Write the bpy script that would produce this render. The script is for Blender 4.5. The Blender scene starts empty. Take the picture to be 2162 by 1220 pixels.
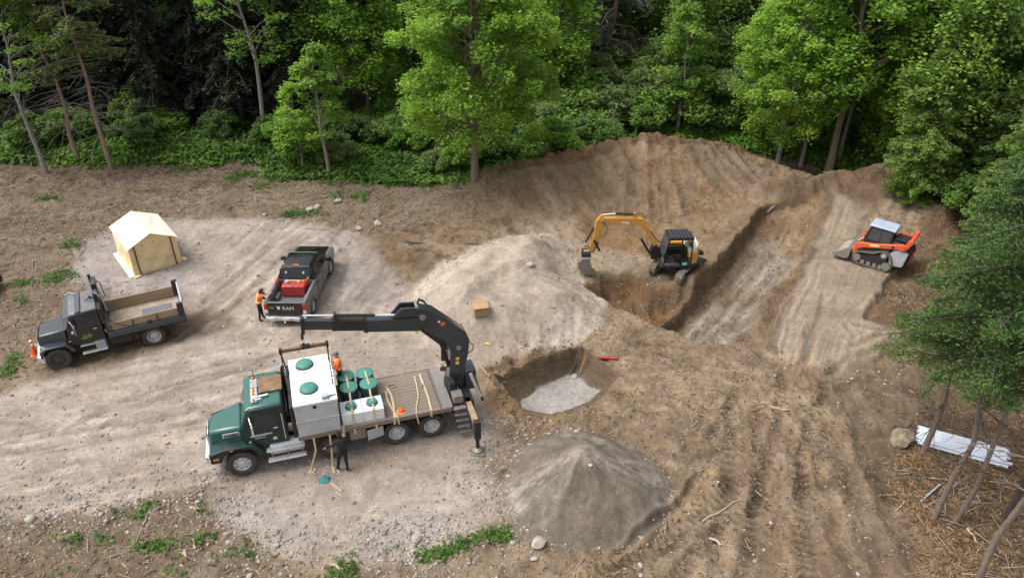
import bpy, math, random
import numpy as np
from mathutils import Vector, Matrix, Euler
C = bpy.context.scene.collection
PI = math.pi; R = math.radians
rnd = random.Random(7)

# ------------------------------------------------------------ camera
H = 21.0; FPX = 1650.0; PITCH = R(32)
cam_d = bpy.data.cameras.new('camera'); cam = bpy.data.objects.new('camera', cam_d); C.objects.link(cam)
cam.location = (0, 0, H); cam.rotation_euler = (R(90) - PITCH, 0, 0)
cam_d.sensor_width = 36; cam_d.lens = 36 * FPX / 2162; cam_d.clip_start = .5; cam_d.clip_end = 6000
bpy.context.scene.camera = cam
# ------------------------------------------------------------ daylight, overcast
SUN_EL, SUN_AZ = R(60), R(-92)       # azimuth measured from +Y (away from the camera), negative = to the left
w = bpy.data.worlds.new("World"); bpy.context.scene.world = w; w.use_nodes = True
nt = w.node_tree; bg = nt.nodes['Background']
sky = nt.nodes.new('ShaderNodeTexSky'); sky.sky_type = 'NISHITA'; sky.sun_disc = False
sky.sun_elevation = SUN_EL; sky.sun_rotation = SUN_AZ; sky.air_density = 1.0; sky.dust_density = 6.0; sky.ozone_density = 1.0
hs = nt.nodes.new('ShaderNodeHueSaturation'); hs.inputs['Saturation'].default_value = .30
nt.links.new(sky.outputs[0], hs.inputs['Color']); nt.links.new(hs.outputs[0], bg.inputs[0])
bg.inputs[1].default_value = .15
sd_ = bpy.data.lights.new('sun', 'SUN'); sd_.energy = 1.0; sd_.angle = R(34); sd_.color = (1, .965, .92)
so = bpy.data.objects.new('sun', sd_); C.objects.link(so)
so.rotation_euler = (R(90) - SUN_EL, 0, PI - SUN_AZ + 0)
_dir = Vector((math.sin(SUN_AZ) * math.cos(SUN_EL), math.cos(SUN_AZ) * math.cos(SUN_EL), math.sin(SUN_EL)))
so.rotation_euler = (-_dir).to_track_quat('-Z', 'Y').to_euler()
vs = bpy.context.scene.view_settings
vs.view_transform = 'Standard'; vs.look = 'None'; vs.gamma = 1; vs.use_curve_mapping = False; vs.exposure = .60

# ------------------------------------------------------------ surveying: a photographed point -> place in the world at height z
_c, _s = math.cos(PITCH), math.sin(PITCH)
def spot(px, py, z=0.0):
    u = (px - 1081) / FPX; v = (py - 610) / FPX
    dy, dz = _c - v * _s, -_s - v * _c
    t = (z - H) / dz
    return (u * t, dy * t)
def spots(l, z=0.0): return [spot(p[0], p[1], p[2] if len(p) > 2 else z) for p in l]

# ------------------------------------------------------------ object helpers
def tag(o, label=None, cat=None, group=None, kind=None):
    if label: o['label'] = label
    if cat: o['category'] = cat
    if group: o['group'] = group
    if kind: o['kind'] = kind
    return o
def thing(name, label, cat, loc=(0, 0, 0), rz=0.0, group=None, rot=None):
    o = bpy.data.objects.new(name, None); C.objects.link(o); o.empty_display_size = .3
    o.location = loc; o.rotation_euler = rot if rot else (0, 0, rz)
    return tag(o, label, cat, group)
def link(name, me, parent=None, loc=None, rot=None, scale=None):
    o = bpy.data.objects.new(name, me); C.objects.link(o)
    if parent is not None: o.parent = parent
    if loc is not None: o.location = loc
    if rot is not None: o.rotation_euler = rot
    if scale is not None: o.scale = scale
    return o
def kids(o): return [c for c in bpy.data.objects if c.parent == o]
class MB:
    """collects boxes, tubes, prisms; builds ONE mesh"""
    def __init__(s): s.v = []; s.f = []
    def add(s, vs, fs):
        n = len(s.v); s.v += [tuple(v) for v in vs]; s.f += [tuple(i + n for i in f) for f in fs]; return s
    def hexa(s, p):
        return s.add(p, [(0, 3, 2, 1), (4, 5, 6, 7), (0, 1, 5, 4), (1, 2, 6, 5), (2, 3, 7, 6), (3, 0, 4, 7)])
    def box(s, x0, x1, y0, y1, z0, z1):
        return s.hexa([(x0, y0, z0), (x1, y0, z0), (x1, y1, z0), (x0, y1, z0), (x0, y0, z1), (x1, y0, z1), (x1, y1, z1), (x0, y1, z1)])
    def cbox(s, c, sz, rot=(0, 0, 0)):
        M = Euler(rot).to_matrix(); c = Vector(c); a, b, d = [q / 2 for q in sz]
        return s.hexa([c + M @ Vector(q) for q in [(-a, -b, -d), (a, -b, -d), (a, b, -d), (-a, b, -d), (-a, -b, d), (a, -b, d), (a, b, d), (-a, b, d)]])
    def prism(s, pts, axis, a, b, pb=None):
        """pts: closed 2D outline; axis 'y': pts=(x,z) extruded y=a..b; 'x': pts=(y,z); 'z': pts=(x,y)"""
        def mk(p, t): return (p[0], t, p[1]) if axis == 'y' else ((t, p[0], p[1]) if axis == 'x' else (p[0], p[1], t))
        n = len(pts); pb = pb or pts
        vs = [mk(p, a) for p in pts] + [mk(p, b) for p in pb]
        return s.add(vs, [tuple(range(n))[::-1], tuple(range(n, 2 * n))] + [(i, (i + 1) % n, n + (i + 1) % n, n + i) for i in range(n)])
    def cyl(s, p0, p1, r0, r1=None, n=12, cap=True):
        p0, p1 = Vector(p0), Vector(p1); r1 = r0 if r1 is None else r1
        d = (p1 - p0).normalized(); a = d.orthogonal().normalized(); b = d.cross(a)
        vs = []
        for p, r in ((p0, r0), (p1, r1)):
            for i in range(n):
                t = 2 * PI * i / n; vs.append(p + (a * math.cos(t) + b * math.sin(t)) * r)
        fs = [(i, (i + 1) % n, n + (i + 1) % n, n + i) for i in range(n)]
        if cap: fs += [tuple(range(n))[::-1], tuple(range(n, 2 * n))]
        return s.add(vs, fs)
    def tube(s, pts, r, n=6):
        pts = [Vector(p) for p in pts]; rs = r if isinstance(r, (list, tuple)) else [r] * len(pts)
        vs = []; m = len(pts); a = None
        for k, p in enumerate(pts):
            d = (pts[min(k + 1, m - 1)] - pts[max(k - 1, 0)]).normalized()
            if a is None: a = d.orthogonal().normalized()
            else:
                a = (a - d * a.dot(d)); a = a.normalized() if a.length > 1e-6 else d.orthogonal().normalized()
            b = d.cross(a)
            for i in range(n):
                t = 2 * PI * i / n; vs.append(p + (a * math.cos(t) + b * math.sin(t)) * rs[k])
        fs = [(k * n + i, k * n + (i + 1) % n, (k + 1) * n + (i + 1) % n, (k + 1) * n + i) for k in range(m - 1) for i in range(n)]
        fs += [tuple(range(n))[::-1], tuple(range((m - 1) * n, m * n))]
        return s.add(vs, fs)
    def band(s, pts, w, t=.006):
        """flat strap along pts; w = half-width vector"""
        w = Vector(w); up = Vector((0, 0, t)); pts = [Vector(p) for p in pts]; vs = []
        for k, p in enumerate(pts):
            d = (pts[min(k + 1, len(pts) - 1)] - pts[max(k - 1, 0)]).normalized(); nrm = d.cross(w).normalized() * t
            vs += [p - w - nrm, p + w - nrm, p + w + nrm, p - w + nrm]
        fs = []
        for k in range(len(pts) - 1):
            for i in range(4): fs.append((k * 4 + i, k * 4 + (i + 1) % 4, k * 4 + 4 + (i + 1) % 4, k * 4 + 4 + i))
        fs += [(3, 2, 1, 0), tuple((len(pts) - 1) * 4 + i for i in range(4))]
        return s.add(vs, fs)
    def lathe(s, prof, c=(0, 0, 0), axis='y', n=28, cap=True):
        """prof: (r, h) pairs; h along the axis"""
        vs = []; m = len(prof)
        for r, h in prof:
            for i in range(n):
                t = 2 * PI * i / n; a, b = r * math.cos(t), r * math.sin(t)
                q = (a, h, b) if axis == 'y' else ((a, b, h) if axis == 'z' else (h, a, b))
                vs.append((q[0] + c[0], q[1] + c[1], q[2] + c[2]))
        fs = [(k * n + i, k * n + (i + 1) % n, (k + 1) * n + (i + 1) % n, (k + 1) * n + i) for k in range(m - 1) for i in range(n)]
        if cap and prof[0][0] > 1e-4: fs.append(tuple(range(n)))
        if cap and prof[-1][0] > 1e-4: fs.append(tuple(range((m - 1) * n, m * n))[::-1])
        return s.add(vs, fs)
    def sphere(s, c, r, sc=(1, 1, 1), n=10, m=7):
        prof = []
        vs = []; fs = []
        for k in range(1, m):
            t = PI * k / m
            for i in range(n):
                a = 2 * PI * i / n
                vs.append((c[0] + r * sc[0] * math.sin(t) * math.cos(a), c[1] + r * sc[1] * math.sin(t) * math.sin(a), c[2] + r * sc[2] * math.cos(t)))
        for k in range(m - 2):
            for i in range(n): fs.append((k * n + i, (k + 1) * n + i, (k + 1) * n + (i + 1) % n, k * n + (i + 1) % n))
        t_ = len(vs); vs += [(c[0], c[1], c[2] + r * sc[2]), (c[0], c[1], c[2] - r * sc[2])]
        for i in range(n):
            fs.append((t_, i, (i + 1) % n)); fs.append((t_ + 1, (m - 2) * n + (i + 1) % n, (m - 2) * n + i))
        return s.add(vs, fs)
    def mesh(s, name, m, smooth=True, ang=.6):
        me = bpy.data.meshes.new(name); me.from_pydata(s.v, [], s.f)
        if m: me.materials.append(m)
        me.validate(); me.update()
        import bmesh as _b
        bm = _b.new(); bm.from_mesh(me); _b.ops.recalc_face_normals(bm, faces=bm.faces); bm.to_mesh(me); bm.free()
        if smooth:
            me.shade_smooth(); me.set_sharp_from_angle(angle=ang)
        return me
    def build(s, name, m, parent=None, bevel=0, smooth=True, label=None, loc=None, rot=None):
        o = link(name, s.mesh(name, m, smooth), parent, loc, rot)
        if bevel:
            b = o.modifiers.new('bevel', 'BEVEL'); b.width = bevel; b.segments = 2; b.limit_method = 'ANGLE'; b.angle_limit = R(35)
        if label: o['label'] = label
        return o

# ------------------------------------------------------------ materials
def nodes(name):
    m = bpy.data.materials.new(name); m.use_nodes = True; t = m.node_tree
    return m, t, t.nodes, t.links, t.nodes['Principled BSDF']
def mat(name, col, rough=.5, metal=0.0, var=.12, dust=0.0, scale=3.0, bump=0.0, spec=.5, dcol=(.30, .25, .19), coat=0.0, streak=None):
    m, t, N, L, p = nodes(name)
    tc = N.new('ShaderNodeTexCoord')
    n1 = N.new('ShaderNodeTexNoise'); n1.inputs['Scale'].default_value = scale; n1.inputs['Detail'].default_value = 8; n1.inputs['Roughness'].default_value = .65
    src = tc.outputs['Object']
    if streak:
        mp = N.new('ShaderNodeMapping'); mp.inputs['Scale'].default_value = streak; L.new(src, mp.inputs[0]); src = mp.outputs[0]
    L.new(src, n1.inputs['Vector'])
    hi = tuple(min(1, c * (1 + var)) for c in col); lo = tuple(c * (1 - var) for c in col)
    r = N.new('ShaderNodeValToRGB'); r.color_ramp.elements[0].color = lo + (1,); r.color_ramp.elements[1].color = hi + (1,)
    r.color_ramp.elements[0].position = .35; r.color_ramp.elements[1].position = .65
    L.new(n1.outputs[0], r.inputs[0]); out = r.outputs[0]
    p.inputs['Roughness'].default_value = rough; p.inputs['Metallic'].default_value = metal
    p.inputs['Specular IOR Level'].default_value = spec; p.inputs['Coat Weight'].default_value = coat
    if dust > 0:
        n2 = N.new('ShaderNodeTexNoise'); n2.inputs['Scale'].default_value = scale * 1.7 + .8; n2.inputs['Detail'].default_value = 10; n2.inputs['Roughness'].default_value = .75
        L.new(tc.outputs['Object'], n2.inputs['Vector'])
        ra = N.new('ShaderNodeMapRange'); ra.inputs[1].default_value = .38; ra.inputs[2].default_value = .68; ra.inputs[3].default_value = dust * .25; ra.inputs[4].default_value = min(1, dust)
        L.new(n2.outputs[0], ra.inputs[0])
        mx = N.new('ShaderNodeMix'); mx.data_type = 'RGBA'; L.new(ra.outputs[0], mx.inputs[0]); L.new(out, mx.inputs[6]); mx.inputs[7].default_value = dcol + (1,)
        out = mx.outputs[2]
        mr = N.new('ShaderNodeMapRange'); mr.inputs[3].default_value = rough; mr.inputs[4].default_value = .9; L.new(ra.outputs[0], mr.inputs[0]); L.new(mr.outputs[0], p.inputs['Roughness'])
    L.new(out, p.inputs['Base Color'])
    if bump:
        b = N.new('ShaderNodeBump'); b.inputs['Strength'].default_value = bump; b.inputs['Distance'].default_value = .02
        n3 = N.new('ShaderNodeTexNoise'); n3.inputs['Scale'].default_value = scale * 5; n3.inputs['Detail'].default_value = 6; L.new(src, n3.inputs['Vector'])
        L.new(n3.outputs[0], b.inputs['Height']); L.new(b.outputs[0], p.inputs['Normal'])
    return m
def leafmat(name, base, var=.35, trans=.35, hue=.02):
    """foliage: colour varies leaf by leaf (attribute 'tint') and from tree to tree"""
    m, t, N, L, p = nodes(name)
    at = N.new('ShaderNodeAttribute'); at.attribute_name = 'tint'
    oi = N.new('ShaderNodeObjectInfo')
    ad = N.new('ShaderNodeMath'); ad.operation = 'MULTIPLY_ADD'; ad.inputs[1].default_value = .35; L.new(oi.outputs['Random'], ad.inputs[0])
    mu = N.new('ShaderNodeMath'); mu.operation = 'MULTIPLY'; mu.inputs[1].default_value = .65; L.new(at.outputs['Fac'], mu.inputs[0]); L.new(mu.outputs[0], ad.inputs[2])
    r = N.new('ShaderNodeValToRGB'); e = r.color_ramp.elements
    e[0].position = .1; e[1].position = .9
    e[0].color = (base[0] * (1 - var) * .9, base[1] * (1 - var), base[2] * (1 - var * .6), 1)
    e[1].color = (min(1, base[0] * (1 + var) * 1.08), min(1, base[1] * (1 + var)), base[2] * (1 + var * .3), 1)
    L.new(ad.outputs[0], r.inputs[0]); L.new(r.outputs[0], p.inputs['Base Color'])
    p.inputs['Roughness'].default_value = .55; p.inputs['Specular IOR Level'].default_value = .3
    tr = N.new('ShaderNodeBsdfTranslucent'); L.new(r.outputs[0], tr.inputs['Color'])
    mx = N.new('ShaderNodeMixShader'); mx.inputs[0].default_value = trans
    L.new(p.outputs[0], mx.inputs[1]); L.new(tr.outputs[0], mx.inputs[2]); L.new(mx.outputs[0], N['Material Output'].inputs['Surface'])
    return m
def glass(name, tint=(.02, .025, .03), rough=.05):
    m, t, N, L, p = nodes(name)
    p.inputs['Base Color'].default_value = tint + (1,); p.inputs['Roughness'].default_value = rough; p.inputs['Specular IOR Level'].default_value = .45
    p.inputs['Coat Weight'].default_value = .15
    return m
# ============================================================ GROUND
TAB = np.random.RandomState(11).rand(512, 512)
def vnoise(x, y, seed=0):
    x = x + seed * 37.3; y = y + seed * 17.7
    ix = np.floor(x).astype(int); iy = np.floor(y).astype(int); fx = x - ix; fy = y - iy
    fx = fx * fx * (3 - 2 * fx); fy = fy * fy * (3 - 2 * fy)
    a = TAB[ix % 512, iy % 512]; b = TAB[(ix + 1) % 512, iy % 512]; c = TAB[ix % 512, (iy + 1) % 512]; d = TAB[(ix + 1) % 512, (iy + 1) % 512]
    return (a * (1 - fx) + b * fx) * (1 - fy) + (c * (1 - fx) + d * fx) * fy
def fbm(x, y, s, o=4, seed=0, g=.5):
    """-1..1"""
    r = 0; a = 1; t = 0
    for i in range(o):
        k = 2 ** i / s; th = .6 * i
        r = r + a * (vnoise(x * k * math.cos(th) - y * k * math.sin(th), x * k * math.sin(th) + y * k * math.cos(th), seed + i * 3) * 2 - 1); t += a; a *= g
    return r / t * 1.6
def sst(a, b, x):
    t = np.clip((x - a) / (b - a), 0, 1); return t * t * (3 - 2 * t)
def dline(X, Y, P):
    """distance, arc length, side (+ = left of the direction) and value index to polyline P"""
    D = np.full(X.shape, 1e9); S = np.zeros(X.shape); SG = np.zeros(X.shape); T = np.zeros(X.shape); acc = 0
    for i in range(len(P) - 1):
        x0, y0 = P[i][:2]; x1, y1 = P[i + 1][:2]; dx, dy = x1 - x0, y1 - y0; l2 = dx * dx + dy * dy + 1e-9; l = math.sqrt(l2)
        t = np.clip(((X - x0) * dx + (Y - y0) * dy) / l2, 0, 1)
        d = np.hypot(X - x0 - t * dx, Y - y0 - t * dy); m = d < D
        D = np.where(m, d, D); S = np.where(m, acc + t * l, S); SG = np.where(m, np.sign(dx * (Y - y0) - dy * (X - x0)), SG); T = np.where(m, i + t, T)
        acc += l
    return D, S, SG, T
def sdpoly(X, Y, P):
    D = dline(X, Y, list(P) + [P[0]])[0]; ins = np.zeros(X.shape, bool)
    for i in range(len(P)):
        x0, y0 = P[i]; x1, y1 = P[(i + 1) % len(P)]
        c = ((y0 > Y) != (y1 > Y)); xx = (x1 - x0) * (Y - y0) / ((y1 - y0) if abs(y1 - y0) > 1e-9 else 1e-9) + x0
        ins ^= (c & (X < xx))
    return np.where(ins, -D, D)
CREST = [(985, 392, .35), (1030, 362, 1.2), (1100, 340, 1.6), (1200, 321, 1.9), (1270, 308, 2.0), (1310, 293, 2.5), (1370, 286, 2.7), (1440, 292, 2.5), (1530, 300, 2.2), (1575, 318, 1.8), (1630, 345, 1.4), (1700, 368, 1.3)]
CREST2 = [(1640, 398, 1.1), (1700, 385, 1.4), (1760, 374, 1.6), (1850, 352, 2.0), (1940, 356, 2.0), (2020, 374, 1.8), (2110, 400, 1.2)]
SANDP = spots([(820, 690), (850, 630), (870, 600), (930, 562), (1000, 524), (1080, 497), (1160, 494), (1215, 522), (1222, 590), (1290, 636), (1275, 695), (1190, 728), (1090, 762), (980, 755), (900, 730)])
PITP = spots([(1046, 797), (1130, 762), (1222, 731), (1307, 795), (1262, 842), (1165, 876), (1104, 862)])
PITF = spots([(1104, 842), (1198, 788), (1232, 798), (1266, 828), (1226, 860), (1165, 876), (1100, 862)], -1.15)
TRENCH = spots([(1612, 455), (1700, 446), (1738, 470), (1692, 560), (1640, 610), (1585, 690), (1545, 735), (1490, 730), (1395, 694), (1412, 655), (1470, 610), (1530, 545), (1580, 490)])
HOLLOW = spots([(1222, 600), (1262, 575), (1345, 578), (1372, 600), (1425, 606), (1452, 600), (1470, 625), (1420, 665), (1396, 694), (1335, 664), (1285, 640)])
STRIP2 = spots([(1752, 442), (1828, 470), (1812, 510), (1900, 575), (1858, 640), (1822, 690), (1905, 712), (1900, 735), (1800, 792), (1640, 770), (1612, 735), (1692, 565)])
STRIP3 = spots([(1880, 404, 1.2), (1965, 400, 1.4), (1935, 500, .5), (1820, 480, .3)])
LEFTBANK = spots([(1600, 470), (1540, 535), (1480, 590), (1440, 625), (1408, 660)])
PILE_C = (2.45, 20.0)
ROAD = spots([(-400, 960), (0, 835), (110, 795), (300, 745), (400, 690), (385, 620), (240, 600), (140, 590), (165, 520), (250, 470), (380, 455), (560, 462), (640, 466), (740, 490), (790, 520), (800, 560), (860, 600), (900, 640), (1010, 700), (1100, 765), (1040, 800), (1055, 870), (1080, 900), (1045, 990), (1060, 1080), (1030, 1130), (900, 1185), (760, 1195), (560, 1160), (440, 1090), (430, 1035), (200, 1072), (0, 1100), (-400, 1160)])
STREAKS = [  # along, across wavelength, length, height, region
 ((1700, 850), (1880, 1220), .38, 4, .028, [(1500, 800), (1800, 780), (1960, 1240), (1180, 1240), (1400, 1000)]),
 ((1752, 445), (1640, 745), .16, 5, .010, [(1752, 442), (1828, 470), (1830, 510), (1900, 575), (1822, 700), (1905, 720), (1800, 800), (1600, 760), (1692, 565)]),
 ((0, 950), (450, 858), .26, 5, .022, [(-400, 960), (0, 835), (300, 745), (520, 720), (640, 760), (560, 1000), (430, 1035), (0, 1110), (-400, 1160)]),
 ((430, 680), (640, 470), .28, 4, .022, [(380, 640), (380, 500), (560, 462), (720, 480), (860, 600), (760, 700), (520, 740)]),
 ((1320, 350), (1330, 470), .35, 5, .012, [(1290, 310), (1450, 300), (1480, 470), (1290, 480)]), ((1160, 350), (1290, 450), .35, 6, .018, [(1040, 370), (1290, 320), (1290, 480), (1080, 450)]), ((1440, 320), (1620, 440), .35, 6, .015, [(1450, 300), (1580, 310), (1660, 400), (1600, 450), (1480, 460)]),
 ((1430, 690), (1610, 490), .22, 3, .03, [(1612, 455), (1738, 470), (1640, 610), (1545, 735), (1395, 694)]),
 ((1240, 760), (1520, 780), .4, 3, .04, [(1300, 700), (1560, 740), (1500, 880), (1300, 880)]),
]
RUTS = [  # photographed points, half width (m), depth (m), lug depth
 ([(-60, 1062), (200, 1035), (400, 1010), (480, 996)], .16, .05, 0), ([(-60, 1085), (130, 1060), (260, 1045), (430, 1018)], .18, .08, 0),
 ([(-60, 942), (200, 905), (400, 870), (445, 858)], .2, .03, 0), ([(-60, 965), (150, 938), (420, 900)], .2, .03, 0), ([(-60, 890), (150, 850), (430, 800), (560, 760), (640, 730)], .18, .04, 0),
 ([(-60, 905), (60, 890), (110, 905), (60, 915), (-30, 905)], .12, .03, 0), ([(-60, 1005), (200, 975), (430, 945)], .2, .03, 0),
 ([(150, 905), (220, 872), (300, 835), (400, 805), (520, 765), (640, 715)], .15, .05, 0), ([(200, 915), (290, 862), (380, 825), (470, 795)], .15, .05, 0), ([(60, 870), (180, 862), (330, 828), (500, 780)], .14, .03, 0),
 ([(420, 650), (500, 585), (585, 515), (650, 470)], .2, .06, 0), ([(470, 672), (545, 600), (625, 525), (700, 482)], .2, .05, 0), ([(400, 705), (470, 660), (560, 610)], .2, .05, 0), ([(700, 700), (720, 600), (740, 540), (700, 500), (740, 478)], .18, .04, 0),
 ([(760, 700), (790, 650), (850, 615)], .2, .05, 0), ([(680, 560), (745, 520), (700, 490), (640, 485)], .15, .03, 0), ([(380, 720), (430, 680), (440, 620), (500, 560)], .2, .04, 0),
 ([(1085, 352), (1150, 400), (1200, 450)], .22, .06, 0), ([(1130, 345), (1210, 410), (1260, 460)], .2, .05, 0), ([(1165, 335), (1250, 400), (1310, 455)], .22, .07, 0), ([(1200, 328), (1280, 385), (1340, 440)], .22, .08, 0), ([(1248, 322), (1300, 365), (1345, 410)], .25, .12, 0),
 ([(1335, 360), (1330, 420), (1325, 480)], .2, .06, .02), ([(1370, 350), (1372, 420), (1380, 480)], .2, .06, .02), ([(1400, 340), (1425, 420), (1450, 470)], .2, .05, .02), ([(1440, 330), (1520, 380), (1620, 440)], .25, .08, 0), ([(1430, 360), (1500, 420), (1560, 460)], .25, .07, 0), ([(1480, 340), (1570, 390), (1640, 440)], .25, .08, 0),
 ([(1760, 450), (1700, 570), (1625, 742)], .18, .05, 0), ([(1785, 456), (1735, 560), (1645, 752)], .08, .03, 0), ([(1825, 520), (1770, 630), (1690, 765)], .10, .035, 0), ([(1872, 590), (1815, 660), (1750, 700)], .08, .03, 0), ([(1700, 600), (1660, 680), (1630, 750)], .08, .04, 0),
 ([(1670, 640), (1640, 700), (1625, 740)], .15, .05, 0), ([(1745, 640), (1700, 730), (1690, 770)], .2, .07, 0), ([(1800, 702), (1850, 712), (1905, 700)], .12, .04, .01), ([(1800, 742), (1850, 722), (1905, 716)], .14, .07, .02), ([(1812, 760), (1860, 742), (1895, 728)], .14, .06, .02), ([(1740, 790), (1790, 765), (1800, 720), (1780, 700)], .14, .05, 0),
 ([(1898, 406), (1862, 500)], .15, .05, .01), ([(1928, 402), (1895, 505)], .15, .05, .01), ([(1958, 400), (1925, 500)], .15, .05, .01),
 ([(1420, 690), (1500, 610), (1600, 520)], .2, .05, 0), ([(1450, 710), (1540, 620), (1640, 520)], .2, .05, 0), ([(1480, 715), (1580, 620), (1660, 540)], .2, .06, 0),
 ([(1560, 1240), (1590, 1100), (1605, 960), (1590, 860)], .2, .05, .03), ([(1500, 1240), (1530, 1060), (1545, 940), (1540, 860)], .2, .05, .03), ([(1655, 800), (1645, 880), (1632, 950), (1612, 1010), (1590, 1080)], .19, .07, .035), ([(1738, 800), (1722, 870), (1700, 960), (1690, 1060)], .19, .07, .035), ([(1690, 850), (1735, 900), (1745, 980)], .16, .04, .02), ([(1560, 780), (1540, 850), (1500, 930)], .17, .05, .03), ([(1180, 1240), (1330, 1180), (1500, 1120), (1640, 1040)], .2, .05, .03),
 ([(1950, 1240), (1890, 1100), (1840, 980), (1805, 860), (1760, 780)], .35, .09, 0), ([(1870, 1240), (1810, 1100), (1775, 980), (1750, 860), (1715, 790)], .3, .07, 0), ([(1800, 1240), (1755, 1080), (1725, 960), (1700, 870)], .25, .05, 0), ([(1710, 1240), (1695, 1080), (1685, 960)], .25, .07, .02),
 ([(1520, 1120), (1410, 1240)], .25, .08, .04), ([(1482, 1012), (1430, 1060), (1370, 1115), (1290, 1175)], .12, .14, 0), ([(1560, 1010), (1480, 1090), (1380, 1160), (1250, 1240)], .3, .05, .02), ([(1840, 800), (1750, 830), (1650, 900)], .2, .06, 0), ([(1700, 800), (1600, 800), (1500, 780)], .2, .05, 0),
 ([(1350, 730), (1450, 770), (1580, 800)], .2, .05, 0), ([(1300, 900), (1380, 880), (1480, 900)], .2, .06, 0), ([(1400, 960), (1460, 985), (1520, 960)], .2, .06, 0),
 ([(700, 1150), (760, 1080), (800, 1010)], .2, .03, 0), ([(780, 1150), (870, 1100), (960, 1090), (1040, 1060)], .2, .04, 0), ([(0, 480), (200, 440), (420, 430)], .2, .04, 0), ([(520, 440), (700, 430), (900, 420)], .2, .04, 0), ([(850, 490), (920, 470), (1040, 490)], .15, .08, 0),
]
def ground_z(X, Y, full=False):
    X = np.asarray(X, float); Y = np.asarray(Y, float)
    n1 = fbm(X, Y, 9, 4, 1); n2 = fbm(X, Y, 1.7, 4, 5); n3 = fbm(X, Y, .55, 3, 9)
    z = .10 * n1
    wx = X + .25 * n2; wy = Y + .25 * fbm(X, Y, 1.6, 3, 23)
    # forest ground, rising gently away from the clearing
    edge = np.interp(X, [-60, -34, -18, -8, 0, 8, 14, 19, 24, 27, 60], [50, 49.5, 49.5, 47.5, 47, 51, 52, 50, 44, 38, 30])
    fo = sst(-1.5, 2.5, Y - edge)
    zf = .35 + .055 * np.clip(Y - edge, 0, 60) + .25 * n1
    z = z * (1 - fo) + zf * fo
    low = sst(0, 3, Y - 24)
    # spoil banks at the back
    for CR, Lf in ((CREST, 9.0), (CREST2, 6.5)):
        P = [spot(*c) for c in CR]; D, S, SG, T = dline(wx, wy, P)
        zc = np.interp(wx, [p[0] for p in P], [c[2] for c in CR])
        fr = np.clip(1 - D / (Lf * np.clip(zc / 2.0, .45, 1.15)), 0, 1); fr = fr * fr * (1.9 - .9 * fr) * (1 + .0 * n2)
        bk = sst(2.6, .0, D)
        SG = wy - np.interp(wx, [p[0] for p in P], [p[1] for p in P]); s = np.where(SG < 0, fr, np.maximum(bk, 0))
        zb_ = z * (1 - np.minimum(s * 3, 1)) + zc * s + s * .12 * n3 * (D < 1.5); z = np.where(s > 0, z + np.maximum(zb_ - z, 0) + .0, z) if Lf > 8 else np.where(s > 0, .5 * (z + zb_ + np.sqrt((z - zb_) ** 2 + .5 * s)), z)
    # sand heap in the middle
    sdd = sdpoly(X, Y, SANDP); m = sst(0.1, -3.0, sdd)
    sand_r = np.abs(fbm(X * .8 + Y * .5, Y * 1.2 - X * .5, 3.4, 3, 31))
    hsand = 1.7 * m * (1 - .38 * sand_r) + .07 * m * n2
    z = z + hsand
    # trench and hollow
    st = sdpoly(wx, wy, TRENCH); tr_ = sst(.04, -.26, st)
    dl = dline(X, Y, LEFTBANK)[0]
    dep = np.interp(Y, [29, 33, 38, 42.5], [1.15, 1.05, .8, .3])
    # right flank of the cut slopes gently
    rightline = spots([(1738, 470), (1692, 560), (1640, 610), (1545, 735)]); dr = dline(X, Y, rightline)[0]
    tr_ = tr_ * sst(-.2, 1.0, dr) * .9 + tr_ * .1
    z = z - dep * tr_
    sh = sdpoly(wx, wy, HOLLOW); hol = sst(.2, -1.0, sh)
    z = z - 1.25 * hol * (1 - tr_ * .6) + hol * .14 * n3
    z = z + .35 * np.exp(-(dl / .9) ** 2) * (1 - tr_) * (1 - hol) * sst(28, 31, Y)
    # step between the cut and the track strip to its right
    ds = sdpoly(wx, wy, STRIP2); strip = sst(.06, -.16, ds + .0) * sst(26.6, 28.6, Y) + sst(.5, -1.2, ds) * (1 - sst(26.6, 28.6, Y))
    z = z + .34 * strip * sst(42, 34, Y)
    # lumpy brown heaps
    heap = np.zeros(X.shape)
    for (px, py, rx, ry, h) in [(880, 545, 2.6, 1.5, .75), (960, 505, 2.4, 1.2, .4), (840, 500, 1.8, 1.0, .3), (1885, 650, 1.6, 1.3, .8), (1945, 560, 1.6, 1.6, .6), (1980, 470, 2.2, 2.0, .7), (1650, 425, 2.0, 1.0, .7), (1300, 335, 1.4, .9, .5), (1050, 470, 1.5, .7, .3), (1060, 900, .9, .6, .35), (1040, 840, .7, .9, .35), (1300, 830, .7, .5, .15), (500, 330, 3, 1, .4), (600, 350, 2, .8, .3)]:
        cx, cy = spot(px, py, h * .5); q = np.hypot((wx - cx) / rx, (wy - cy) / ry); g = sst(1.15, .1, q); heap = np.maximum(heap, g); z = z + h * g * (.8 + .35 * n2)
    # gravel pile, a cone with its foot spread
    q = np.hypot(X - PILE_C[0], (Y - PILE_C[1]) * 1.05) * (1 + .09 * fbm(X, Y, 2.8, 2, 41)); ang = np.arctan2(X - PILE_C[0], Y - PILE_C[1])
    pile = np.clip(1 - q / 3.2, 0, 1); ph = 2.25 * (pile ** 1.12 - .10 * sst(.76, 1, pile))
    ph = ph + .10 * fbm(X, Y, .9, 4, 47) * (pile > .02) * (pile < .9) + .05 * pile * (fbm(ang * 6, q * .3, 1, 2, 44)) * (pile > 0)
    z = z + ph
    # pit
    sp = sdpoly(X + .05 * n2, Y + .06 * n3, PITP); sf = sdpoly(X + .05 * n2, Y + .05 * n3, PITF); pit = np.clip(-sp / (np.maximum(-sp, 0) + np.maximum(sf, 0) + 1e-6), 0, 1) ** .5; pit = np.where(sp < 0, pit, 0)
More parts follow.
